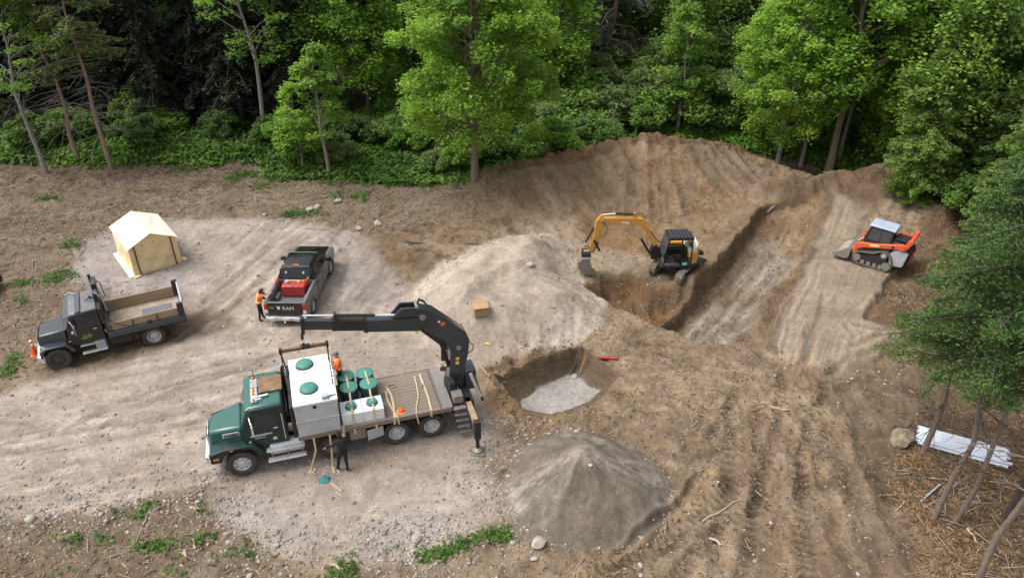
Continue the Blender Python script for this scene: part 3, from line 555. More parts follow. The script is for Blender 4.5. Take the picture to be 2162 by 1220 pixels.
# ============================================================ BOOM TRUCK
def flat_text(s_, size, m, parent, loc, rot, name='lettering', depth=.004):
    c = bpy.data.curves.new(name, 'FONT'); c.body = s_; c.size = size; c.extrude = depth; c.materials.append(m); c.resolution_u = 2
    tmp = bpy.data.objects.new('tmp', c); C.objects.link(tmp); dg = bpy.context.evaluated_depsgraph_get()
    me = bpy.data.meshes.new_from_object(tmp.evaluated_get(dg)); bpy.data.objects.remove(tmp)
    return link(name, me, parent, loc, rot)
bt = thing('boom_truck', 'green cab flatbed truck with a folding black crane at its rear, carrying a concrete tank', 'truck', (-10.15, 21.86, 0), R(197))
TZ = .02
def build_boom_truck(t):
    m = MB()    # hood: rounded sloping nose
    m.hexa([(-.22, -.86, 1.12), (1.02, -.55, 1.0), (1.02, .55, 1.0), (-.22, .86, 1.12), (-.22, -.78, 1.93), (.98, -.47, 1.70), (.98, .47, 1.70), (-.22, .78, 1.93)])
    m.build('hood', M['green'], t, bevel=.10)
    m = MB(); m.hexa([(1.00, -.44, .78), (1.07, -.44, .78), (1.07, .44, .78), (1.00, .44, .78), (1.00, -.42, 1.62), (1.05, -.40, 1.60), (1.05, .40, 1.60), (1.00, .42, 1.62)])
    g = m.build('grille', M['chrome'], t, bevel=.02)
    m = MB()
    for k in range(9): m.box(1.06, 1.085, -.36, .36, .84 + k * .082, .86 + k * .082 + .02)
    m.build('grille_bar', M['blackm'], g)
    MB().cyl((1.02, 0, 1.70), (1.06, 0, 1.72), .07, n=12).build('badge', M['chrome'], g)
    for s in (-1, 1):   # fenders
        arch = [(1.02, .80), (1.02, 1.22), (.55, 1.34), (-.55, 1.34), (-.78, 1.05), (-.80, .80), (-.62, .80), (-.56, 1.0), (-.40, 1.16), (0, 1.24), (.40, 1.16), (.60, .95), (.64, .80)]
        y0, y1 = (.62, 1.20) if s > 0 else (-1.20, -.62)
        MB().prism(arch, 'y', y0, y1).build('fender', M['green_shade'], t, bevel=.03)
        MB().cbox((1.02, s * .92, 1.10), (.10, .30, .20)).build('headlight', M['lamp'], t, bevel=.02)
        MB().cbox((.82, s * 1.205, 1.00), (.20, .02, .09)).build('turn_signal', M['amber'], t)
        MB().cbox((.25, s * 1.205, 1.26), (.10, .02, .05)).build('marker_lamp', M['amber'], t)
    m = MB(); m.prism([(1.12, -.75), (1.24, -.72), (1.24, .72), (1.12, .75), (.80, 1.22), (.72, 1.18), (1.02, .70), (1.02, -.70), (.72, -1.18), (.80, -1.22)], 'z', .46, .80)
    m.build('front_bumper', M['chrome'], t, bevel=.015)
    MB().box(-.20, 1.02, -.62, .62, .60, 1.12).build('engine_bay', M['blackm'], t)
    # cab shell
    side = [(-.22, 1.10), (-.22, 1.90), (-.50, 2.66), (-.66, 2.80), (-1.72, 2.80), (-1.78, 2.70), (-1.78, 1.08)]
    c = MB().prism([(x, z) for x, z in side], 'y', -1.04, 1.04).build('cab', M['green_shade'], t, bevel=.05)
    MB().hexa([(-.42, -1.0, 2.735), (-1.74, -1.0, 2.785), (-1.74, 1.0, 2.785), (-.42, 1.0, 2.735), (-.60, -.92, 2.83), (-1.70, -.92, 2.87), (-1.70, .92, 2.87), (-.60, .92, 2.83)]).build('roof', M['green'], t, bevel=.04)
    MB().hexa([(-.20, -.90, 1.96), (-.46, -.86, 2.60), (-.46, .86, 2.60), (-.20, .90, 1.96), (-.235, -.90, 1.94), (-.50, -.86, 2.58), (-.50, .86, 2.58), (-.235, .90, 1.94)]).build('windscreen', M['screen'], t)
    for s in (-1, 1):
        w_ = [(-.52, 1.98), (-.60, 2.56), (-1.42, 2.56), (-1.44, 1.98)]
        d = MB().prism([(-.34, 1.16), (-.34, 1.92), (-.54, 2.62), (-1.50, 2.62), (-1.52, 1.16)], 'y', s * 1.042, s * 1.056).build('door', M['green_shade'], t, bevel=.006)
        MB().prism(w_, 'y', s * 1.058, s * 1.066).build('window', M['glass'], d)
        MB().box(-1.46, -1.30, s * 1.056, s * 1.085, 1.84, 1.87).build('handle', M['chrome'], d)
        m = MB(); m.cbox((-.62, s * 1.36, 2.16), (.06, .22, .44)); m.build('mirror', M['chrome'], t, bevel=.01)
        MB().tube([(-.55, s * 1.06, 2.5), (-.60, s * 1.36, 2.42), (-.60, s * 1.36, 1.85), (-.55, s * 1.06, 1.75)], .014).build('mirror_bracket', M['chrome'], t)
        MB().tube([(-1.66, s * 1.09, 1.3), (-1.66, s * 1.12, 1.35), (-1.66, s * 1.12, 2.4), (-1.66, s * 1.09, 2.45)], .018).build('grab_rail', M['chrome'], t)
    # marks on the near door and hood side, too small to read in the photo: light letter-like bars
    m = MB()
    x = -.48
    for wdt in (.05, .03, .06, .05, .04, .05, .03, .05, .06, .04, .05, .04):
        m.box(x - wdt, x, 1.057, 1.061, 1.58 + .02 * rnd.random(), 1.66 + .02 * rnd.random()); x -= wdt + .018
    x = -.62
    for wdt in (.03, .04, .03, .03, .04, .02, .04, .03): m.box(x - wdt, x, 1.057, 1.061, 1.49, 1.53); x -= wdt + .015
    m.cyl((-.42, 1.057, 1.38), (-.42, 1.061, 1.38), .05, n=12); m.box(-1.36, -1.22, 1.057, 1.061, 1.30, 1.42); m.build('door_lettering', M['lettering'], t)['kind'] = 'stuff'
    e = MB(); e.hexa([(-.10, .815, 1.60), (.50, .70, 1.50), (.50, .71, 1.50), (-.10, .825, 1.60), (-.10, .80, 1.76), (.50, .665, 1.66), (.50, .675, 1.66), (-.10, .81, 1.76)]); e.build('hood_vent', M['chrome'], t)
    e = MB()
    for k in range(5): e.hexa([(-.06, .822, 1.615 + k * .026), (.46, .712, 1.52 + k * .026), (.46, .718, 1.52 + k * .026), (-.06, .828, 1.615 + k * .026), (-.06, .822, 1.625 + k * .026), (.46, .712, 1.53 + k * .026), (.46, .718, 1.53 + k * .026), (-.06, .828, 1.625 + k * .026)])
    e.build('vent_slat', M['blackm'], t)
    # on the roof: timber board, light bar, beacons, horns
    MB().box(-1.80, -.98, -.62, .28, 2.885, 2.93).build('roof_board', M['rboard'], t, bevel=.005)
    MB().box(-.92, -.70, -.62, .72, 2.86, 2.90).build('roof_rack', M['alu'], t)
    for y in (-.62, -.02, .12, .30, .66): MB().cyl((-.80, y, 2.90), (-.80, y, 2.99), .05, .035, n=10).build('beacon', M['amber'], t)
    for y in (-.45, -.30, -.15): MB().cyl((-.70, y, 2.92), (-.98, y, 2.92), .055, .02, n=10).build('horn', M['chrome'], t)
    MB().cyl((-.80, .50, 2.92), (-1.30, .46, 2.92), .03, .05, n=8).build('horn', M['chrome'], t)
    MB().cyl((-.78, .66, 2.92), (-1.06, .64, 2.93), .03, n=8).build('horn', M['chrome'], t)
    MB().tube([(-.84, -.74, 2.86), (-.84, -.74, 3.25)], .012).build('antenna', M['blackm'], t)
    MB().tube([(.95, -.9, 1.25), (.95, -.92, 1.75)], .01).build('marker_rod', M['chrome'], t)
    for y in (-.86, -.66): 
        o = MB().cyl((-1.86, y, .9), (-1.86, y, 3.05), .065, n=12); o.cyl((-1.86, y, 3.05), (-1.92, y, 3.22), .065, n=12); o.build('exhaust_stack', M['chrome'] if y < -.7 else M['blackm'], t)
    # headboard behind the cab
    m = MB(); m.box(-2.06, -2.00, -1.25, 1.25, 1.42, 2.55); hb = m.build('headboard', M['rust'], t)
    for y in (-1.25, -.62, 0, .62, 1.25): MB().box(-2.08, -1.97, y - .035, y + .035, 1.40, 2.75).build('headboard_post', M['blackm'], t)
    MB().box(-2.08, -1.98, -1.28, 1.28, 2.72, 2.78).build('headboard_rail', M['blackm'], t)
    # frame, tank, steps, boxes
    for s in (-1, 1): MB().box(-8.7, 1.0, s * .43 - .04, s * .43 + .04, .72, .98).build('frame_rail', M['chassis'], t)
    for x in (-2.3, -3.1, -4.6, -5.2, -6.35, -7.5): MB().box(x - .06, x + .06, -.38, .38, .74, .96).build('cross_member', M['chassis'], t)
    for s in (-1, 1):
        m = MB(); m.cyl((-1.05, s * .86, .80), (-2.22, s * .86, .80), .29, n=20); m.build('fuel_tank', M['alu'], t)
        for z, y in ((.93, 1.16), (.52, 1.24)): MB().box(-2.28, -.92, s * y - .12, s * y + .12, z - .02, z + .02).build('step', M['alu'], t, bevel=.008)
        for x in (-1.1, -1.65, -2.15): MB().box(x - .02, x + .02, s * 1.14 - .02, s * 1.14 + .02, .5, .95).build('step_bracket', M['steel'], t)
        for x in (-5.65, -7.02):
            MB().prism([(x - .62, .92), (x - .45, 1.18), (x + .45, 1.18), (x + .62, .92), (x + .60, .90), (x + .43, 1.15), (x - .43, 1.15), (x - .60, .90)], 'y', s * .68, s * 1.22).build('mudguard', M['blackm'], t)
    wheel_set(t, [(0, 1.06), (0, -1.06)], .54, .30, M['alu'], 'disc')
    wheel_set(t, [(-5.66, 1.0), (-5.66, -1.0), (-7.02, 1.0), (-7.02, -1.0)], .52, .44, M['alu'], 'dish')
    wheel_set(t, [(-3.22, 1.04), (-3.22, -1.04)], .46, .30, M['steel'], 'dish')
    for x in (0, -3.22, -5.66, -7.02): MB().cyl((x, -.95, .5), (x, .95, .5), .09, n=10).build('axle', M['chassis'], t)
    MB().box(-4.52, -3.92, .86, 1.22, .66, 1.10).build('tool_box', M['steel'], t, bevel=.01)
    MB().cbox((-4.86, 1.30, .86), (.62, .03, .44), (0, 0, R(14))).build('tool_box_door', M['greyp'], t)
    MB().box(-5.05, -4.54, .80, 1.10, .70, 1.08).build('tool_box_inside', M['rust'], t)
    MB().cbox((-4.60, 1.12, .96), (.08, .05, .14)).build('reflector', M['tail'], t)
    # deck
    MB().box(-7.80, -2.12, -1.22, 1.26, 1.18, 1.345).build('deck_frame', M['rust'], t)
    for s, y in ((-1, -1.25), (1, 1.30)): MB().box(-7.82, -2.10, y - .035, y + .035, 1.22, 1.41).build('side_rail', M['wood'], t, bevel=.005)
    pl = MB().box(-5.68 / 2, 5.68 / 2, -.094, .094, -.022, .022).mesh('plank', M['wood'])
    for k in range(13): link('plank', pl, t, (-4.96 + rnd.uniform(-.01, .01), -1.16 + k * .1945, 1.372 + rnd.uniform(-.004, .004)), (0, 0, rnd.uniform(-.001, .001)))
    MB().box(-7.86, -7.50, -1.24, 1.28, 1.36, 1.415).build('tail_plate', M['steel'], t)
    # tail underframe and ladder
    m = MB(); m.box(-8.75, -7.86, -.55, .55, .80, 1.20); m.box(-8.72, -8.10, -1.22, 1.22, 1.05, 1.42); m.build('crane_base', M['blackm'], t, bevel=.02)
    MB().box(-8.05, -7.92, -.7, .7, .55, 1.1).build('tail_underframe', M['chassis'], t)
    for k in range(5):
        z = 1.30 - k * .25; y = 1.32 + k * .05
        MB().box(-8.36 - k * .03, -7.86 - k * .03, y - .10, y + .10, z - .02, z + .02).build('ladder_step', M['steel'], t)
    for x in (-7.86, -8.38): MB().tube([(x, 1.28, 1.40), (x - .13, 1.55, .28)], .025).build('ladder_rail', M['blackm'], t)
    # crane column and power pack
    m = MB(); m.cyl((-8.24, 0, 1.38), (-8.24, 0, 1.70), .42, n=20); m.build('slew_ring', M['blackm'], t)
    MB().hexa([(-8.58, -.26, 1.66), (-7.94, -.26, 1.66), (-7.94, .26, 1.66), (-8.58, .26, 1.66), (-8.72, -.22, 3.0), (-8.12, -.22, 3.0), (-8.12, .22, 3.0), (-8.72, .22, 3.0)]).build('crane_column', M['navy'], t, bevel=.02)
    MB().box(-8.10, -7.90, .30, .72, 1.42, 2.05).build('valve_block', M['blackm'], t, bevel=.01)
    m = MB()
    for k in range(4): m.box(-8.28 + k * .10, -8.22 + k * .10, .42, .95, 1.44 + .02 * k, 1.60)
    m.box(-8.30, -7.92, .78, 1.2, 1.43, 1.75); m.build('hydraulic_bank', M['steel'], t, bevel=.01)
    MB().box(-9.05, -8.62, -.45, .30, 1.25, 2.15).build('power_pack', M['navy'], t, bevel=.03)
    MB().cyl((-8.80, .42, 2.10), (-9.12, .62, 1.05), .075, n=12).build('slew_cylinder', M['alu'], t)
    MB().cyl((-8.95, .36, 1.95), (-9.22, .55, .78), .05, n=10).build('slew_cylinder', M['blackm'], t)
    elbow = [(-7.01, 5.34), (-7.51, 5.17), (-8.72, 3.95), (-8.86, 3.55), (-8.80, 2.95), (-8.62, 2.2), (-8.05, 2.2), (-8.10, 3.15), (-7.94, 3.62), (-7.14, 4.37), (-6.98, 4.92)]
    e = MB().prism(elbow, 'y', -.21, .21).build('main_boom', M['navy'], t, bevel=.03)
    for p, rr in (((-8.42, 3.3), .10), ((-7.12, 4.95), .12)): MB().cyl((p[0], -.26, p[1]), (p[0], .26, p[1]), rr, n=14).build('pivot_pin', M['steel'], e)
    MB().prism([(-7.12, 4.40), (-7.24, 4.26), (-8.02, 3.50), (-7.96, 3.30), (-7.86, 3.34), (-7.06, 4.24)], 'y', -.12, .12).build('boom_underplate', M['blackm'], t)
    MB().cyl((-8.04, .0, 2.35), (-7.80, .0, 3.42), .075, n=12).build('lift_cylinder', M['blackm'], t); MB().cyl((-7.80, .0, 3.35), (-7.66, .0, 3.86), .04, n=10).build('cylinder_rod', M['chrome'], t)
    MB().cyl((-7.78, .22, 2.85), (-7.80, .22, 3.50), .07, n=12).build('hose_reel', M['blackm'], t)
    MB().tube([(-7.80, .22, 2.85), (-7.78, .22, 2.55)], .02).build('hose_reel_rod', M['chrome'], t)
    MB().lathe([(.09, -.02), (.13, 0), (.09, .02)], (-7.76, .24, 2.46), n=14).build('pulley', M['brown'], t)
    for z in (2.62, 2.82): MB().cbox((-8.33 - (z - 2.62) * .1, .258, z), (.14, .012, .14), (0, R(45) if z > 2.7 else 0, 0)).build('warning_sticker', M['yel'], t)
    MB().cbox((-7.86, .216, 4.50), (.17, .008, .14), (0, R(42), 0)).build('logo_sticker', M['orange'], t); MB().cbox((-7.72, .216, 4.63), (.07, .008, .11), (0, R(42), 0)).build('logo_mark', M['white'], t)
    # outer boom with telescopes
    MB().prism([(-5.03, 5.17), (-7.13, 4.88), (-7.06, 4.31), (-4.93, 4.69)], 'y', -.17, .17).build('outer_boom', M['navy'], t, bevel=.02)
    MB().prism([(-3.9, 5.37), (-5.05, 5.14), (-4.97, 4.73), (-3.85, 4.94)], 'y', -.135, .135).build('telescope_section', M['blackm'], t, bevel=.012)
    MB().prism([(-2.86, 5.55), (-3.92, 5.34), (-3.86, 4.98), (-2.82, 5.18)], 'y', -.105, .105).build('telescope_section', M['navy'], t, bevel=.012)
    MB().prism([(-2.84, 5.66), (-2.98, 5.66), (-2.92, 5.00), (-2.80, 4.98)], 'y', -.14, .14).build('boom_head', M['blackm'], t, bevel=.01)
    m = MB(); m.cyl((-4.0, .06, 5.54), (-5.42, .06, 5.27), .062, n=12); m.box(-4.08, -3.98, -.08, .14, 5.42, 5.62); m.build('extension_cylinder', M['blackm'], t)
    m = MB(); m.cyl((-5.40, .06, 5.275), (-6.9, .06, 5.0), .032, n=10); m.build('cylinder_rod', M['white'], t)
    MB().cyl((-2.95, .06, 5.745), (-4.0, .06, 5.545), .032, n=10).build('cylinder_rod', M['white'], t)
    MB().prism([(-6.02, 5.10), (-6.38, 5.50), (-7.01, 5.42), (-7.10, 5.0)], 'y', -.19, -.10).build('knuckle_plate', M['navy'], t, bevel=.01)
    MB().prism([(-6.02, 5.10), (-6.38, 5.44), (-7.01, 5.36), (-7.10, 5.0)], 'y', .10, .19).build('knuckle_plate', M['navy'], t, bevel=.01)
    MB().cyl((-6.95, -.24, 5.40), (-6.95, .24, 5.40), .06, n=10).build('pivot_pin', M['steel'], t)
    m = MB()
    for k in range(4): m.tube([(-7.0, .1 - k * .05, 5.42), (-7.06, .1 - k * .05, 5.62), (-7.22, .1 - k * .05, 5.52), (-7.35, .1 - k * .05, 5.32)], .016, 5)
    m.build('hydraulic_hose', M['blackm'], t)
    m = MB(); m.tube([(-8.84, .18, 3.5), (-9.0, .26, 3.3), (-8.94, .22, 3.05), (-8.78, .16, 2.9)], .02, 5); m.build('hydraulic_hose', M['brown'], t)
    MB().box(-5.10, -5.00, -.20, .20, 4.66, 5.22).build('wear_band', M['blackm'], t)
    # hook block
    MB().tube([(-2.82, 0, 4.98), (-2.80, 0, 4.72)], .05).build('hook_rotator', M['blackm'], t)
    m = MB(); m.tube([(-2.80, 0, 4.72), (-2.80, 0, 4.60), (-2.73, 0, 4.52), (-2.80, 0, 4.44), (-2.88, 0, 4.50)], .025); m.build('hook', M['yel'], t)
    # outriggers
    for s in (1, -1):
        MB().box(-8.60, -8.40, s * .95 - .0 if s > 0 else -2.45, 2.45 if s > 0 else -.95, 1.20, 1.42).build('outrigger_beam', M['board'] if s > 0 else M['blackm'], t, bevel=.01)
        MB().box(-8.62, -8.38, s * 2.36, s * 2.58, .66, 1.50).build('outrigger_sleeve', M['blackm'], t, bevel=.01)
        MB().cyl((-8.50, s * 2.47, .70), (-8.50, s * 2.47, .12), .075, n=12).build('outrigger_leg', M['blackm'], t)
        MB().lathe([(.0001, .14), (.09, .14), (.20, .06), (.22, .03), (.22, .0), (.0001, .0)], (-8.50, s * 2.47, .05), 'z', 18).build('outrigger_foot', M['steel'], t)
    MB().box(-8.02, -7.94, .6, 1.1, .62, .72).build('tail_lamp', M['tail'], t)
build_boom_truck(bt)
BT = bt.matrix_basis.copy()
BT = Matrix.Translation(bt.location) @ Euler((0, 0, R(197))).to_matrix().to_4x4()
def on_truck(x, y, z): return tuple(BT @ Vector((x, y, z)))
# timber pad under the outrigger
p = on_truck(-8.50, 2.47, .0); o = MB().cbox((0, 0, .03), (.52, .52, .06)).build('outrigger_pad', M['wood'], bevel=.01, loc=(p[0], p[1], gz(p[0], p[1]) + .0)); tag(o, 'square timber pad under the near outrigger foot of the boom truck', 'pad')
# septic tank on the deck
tk = thing('concrete_tank', 'large pale concrete septic tank with two green lids on the truck deck', 'tank', on_truck(-2.89, -.08, 1.395), R(197))
MB().hexa([(-.75, -1.36, 0), (.75, -1.36, 0), (.75, 1.42, 0), (-.75, 1.42, 0), (-.77, -1.42, 1.36), (.77, -1.42, 1.36), (.77, 1.38, 1.36), (-.77, 1.38, 1.36)]).build('tank_wall', M['conc_shade'], tk, bevel=.02)
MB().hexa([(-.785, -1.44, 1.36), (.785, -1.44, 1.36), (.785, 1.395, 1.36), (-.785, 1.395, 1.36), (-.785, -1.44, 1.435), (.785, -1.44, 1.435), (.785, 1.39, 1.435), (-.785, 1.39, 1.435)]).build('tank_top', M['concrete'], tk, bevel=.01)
MB().box(-.78, .78, 1.39, 1.425, .66, .69).build('casting_seam', M['conc_shade'], tk)
def lid(parent, x, y, z, r):
    o = MB().lathe([(.0001, .085), (r * .5, .08), (r * .88, .055), (r, .02), (r, -.06), (.0001, -.06)], (x, y, z), 'z', 28).build('lid', M['lid'], parent)
    m = MB()
    for i in range(8): t = 2 * PI * i / 8; m.cyl((x + r * .9 * math.cos(t), y + r * .9 * math.sin(t), z + .035), (x + r * .9 * math.cos(t), y + r * .9 * math.sin(t), z + .06), .015, n=6)
    m.build('bolt', M['riser'], o)
    MB().lathe([(r * 1.08, .012), (r * 1.08, -.01)], (x, y, z - .06), 'z', 28).build('lid_ring', M['riser'], o)
lid(tk, .20, -.95, 1.505, .31); lid(tk, .16, .55, 1.505, .31)
MB().cbox((-.36, 1.22, 1.50), (.24, .24, .18)).build('valve_box', M['roofp'], tk, bevel=.02); MB().cyl((-.48, 1.2, 1.48), (-.74, 1.18, 1.48), .02, n=8).build('outlet_pipe', M['blackm'], tk)
MB().cyl((.05, 1.37, 1.24), (.05, 1.402, 1.24), .07, n=14).build('inlet_hole', M['blk'], tk)
m = MB(); m.tube([(.7, -1.1, 1.445), (.3, -.45, 1.445), (-.2, -.4, 1.445), (-.6, -.2, 1.445), (-.77, .05, 1.44)], .008, 4); m.build('cord', M['capg'], tk)
# lifting frame hanging from the hook
lf = thing('lifting_frame', 'black spreader bar with long side chains hanging over the concrete tank', 'frame', on_truck(-2.80, 0, 4.36), R(197))
MB().box(-.82, .82, -.05, .05, -.06, .06).build('spreader_bar', M['rust'], lf, bevel=.01)
for s in (-1, 1):
    MB().box(s * .82 - .05, s * .82 + .05, -.08, .08, -.09, .09).build('bar_end', M['blackm'], lf)
    for y, b in ((-1.0, -1.42), (1.0, .55)):
        m = MB()
        P0 = Vector((s * .82, 0, -.08)); P1 = Vector((s * .80, b * .86, -1.7)); P2 = Vector((s * .80, b * .95, -2.6)); m.tube([P0, P1, P2], .014, 5)
        for k in range(24):
            q = P0.lerp(P1, k / 24); m.cbox(q, (.05 if k % 2 else .02, .02 if k % 2 else .05, .06))
        m.build('chain', M['chassis'], lf)
MB().lathe([(.05, -.03), (.09, 0), (.05, .03)], (0, 0, .10), n=12).build('lifting_eye', M['blackm'], lf)
MB().box(-.22, .08, -.08, .08, -.02, .10).build('clamp', M['blackm'], lf, bevel=.01)
# riser barrels
ri = None
for k, (x, y, lab) in enumerate([(-4.12, -.86, 'green septic riser barrel beside the standing worker, far row'), (-4.16, -.14, 'green septic riser barrel beside the big tank, near row'), (-4.86, -.84, 'green septic riser barrel in the far row, towards the empty deck'), (-4.92, -.14, 'green septic riser barrel in the near row, towards the empty deck')]):
    z0 = 1.397; r = .33; hgt = .72
    b = thing('riser_barrel', lab, 'barrel', on_truck(x, y, z0), R(197) + k, 'green septic risers strapped to the deck')
    if ri is None:
        pr = [(r * .98, 0)]
        for i in range(9): pr += [(r * .98, i * .075 + .012), (r, i * .075 + .03), (r, i * .075 + .055), (r * .98, i * .075 + .07)]
        pr += [(r, hgt - .02), (r, hgt)]
        ri = (MB().lathe(pr, (0, 0, 0), 'z', 28).mesh('barrel_wall', M['riser']), MB().lathe([(.0001, hgt + .05), (r * .5, hgt + .045), (r * .9, hgt + .03), (r * 1.04, hgt + .01), (r * 1.04, hgt - .04), (r, hgt - .04)], (0, 0, 0), 'z', 28).mesh('lid', M['lid']))
    link('barrel_wall', ri[0], b); link('lid', ri[1], b)
# stacked slabs with small green lids
for k, (x, lab) in enumerate([(-4.11, 'stack of three white concrete slabs with a green lid, nearer the big tank'), (-4.89, 'stack of three white concrete slabs with a green lid, nearer the empty deck')]):
    b = thing('slab_stack', lab, 'slabs', on_truck(x, .78, 1.397), R(197), 'white concrete slab stacks on the deck')
    for j in range(3): MB().box(-.385, .385, -.38, .42, j * .17, j * .17 + .155).build('slab', M['concrete'], b, bevel=.008)
    lid(b, 0, 0, .56, .20)
# straps
def strap(pts, lab, wid=.035, w=(1, 0, 0), mm='strap', cat='strap', grp='webbing straps on the deck load'):
    P = [Vector(on_truck(*p)) for p in pts]; wv = BT.to_3x3() @ Vector(w) * wid
    o = MB().band(P, wv, .005).build('strap', M[mm]); tag(o, lab, cat, grp); return o
strap([(-4.10, -1.30, 1.40), (-4.12, -1.20, 1.9), (-4.14, -.86, 2.185), (-4.16, -.14, 2.185), (-4.15, .42, 2.06), (-4.13, .80, 2.04), (-4.12, 1.215, 1.92), (-4.12, 1.23, 1.45), (-4.12, 1.345, 1.25), (-4.12, 1.35, 1.05)], 'tan strap over the two risers beside the big tank', mm='strap')
strap([(-4.86, -1.30, 1.40), (-4.86, -1.18, 1.9), (-4.88, -.84, 2.185), (-4.92, -.14, 2.185), (-4.90, .42, 2.06), (-4.90, .80, 2.04), (-4.90, 1.215, 1.92), (-4.90, 1.23, 1.45), (-4.92, 1.345, 1.25), (-4.92, 1.35, 1.05)], 'tan strap over the two risers nearest the empty deck')
strap([(-3.72, 1.32, 1.55), (-3.72, 1.35, 1.4), (-3.70, 1.36, 1.0)], 'short tan strap end at the corner between the big tank and the slabs', .05)
strap([(-5.55, -.35, 1.42), (-5.52, .2, 1.43), (-5.60, .7, 1.42), (-5.72, 1.25, 1.42), (-5.74, 1.35, 1.36), (-5.76, 1.36, 1.12)], 'loose tan strap lying across the deck just behind the slabs', .035)
strap([(-5.62, -.55, 1.425), (-5.72, .0, 1.43), (-5.70, .6, 1.43), (-5.62, 1.27, 1.42), (-5.60, 1.35, 1.36), (-5.60, 1.36, 1.14)], 'second loose tan strap beside the slabs, crossing the first', .04)
strap([(-5.55, -.55, 1.44), (-5.75, -.70, 1.45), (-6.0, -.66, 1.44), (-6.02, -.55, 1.43), (-5.85, -.52, 1.43)], 'curled strap tail lying on the deck behind the risers', .03, (0, 1, 0), mm='board')
strap([(-7.02, -1.0, 1.43), (-7.04, -.3, 1.425), (-7.06, .5, 1.425), (-7.02, 1.28, 1.42), (-7.0, 1.36, 1.34), (-7.0, 1.37, 1.18)], 'tan strap lying straight across the rear of the deck', .04)
strap([(-6.80, -.95, 1.43), (-6.78, -.4, 1.43), (-6.72, .3, 1.425), (-6.50, 1.0, 1.425), (-6.45, 1.28, 1.42), (-6.44, 1.36, 1.34), (-6.50, 1.38, .95)], 'thin pale strap lying askew over the deck rear with its end hanging down', .025)
strap([(-7.36, -1.2, 1.43), (-7.38, 0, 1.43), (-7.40, 1.28, 1.43), (-7.42, 1.36, 1.2)], 'dark strap across the deck end by the steel tail plate', .02, mm='capg')
for x, lab in ((-6.98, 'small grey ratchet buckle on the straight rear deck strap'),):
    tag(MB().cbox((0, 0, .02), (.10, .16, .04)).build('ratchet', M['steel'], loc=on_truck(x, -.25, 1.425), rot=(0, 0, R(197))), lab, 'ratchet')
# orange hard hat lying on the deck
hh = thing('hard_hat', 'orange hard hat with yellow stickers lying on the truck deck', 'hat', on_truck(-5.92, 1.0, 1.40), .5)
MB().lathe([(.0001, .15), (.06, .145), (.11, .11), (.135, .05), (.14, .0)], (0, 0, 0), 'z', 18).build('shell', M['orange'], hh); MB().lathe([(.14, .012), (.17, .008), (.17, 0), (.13, 0)], (0, 0, 0), 'z', 18).build('brim', M['yel'], hh)
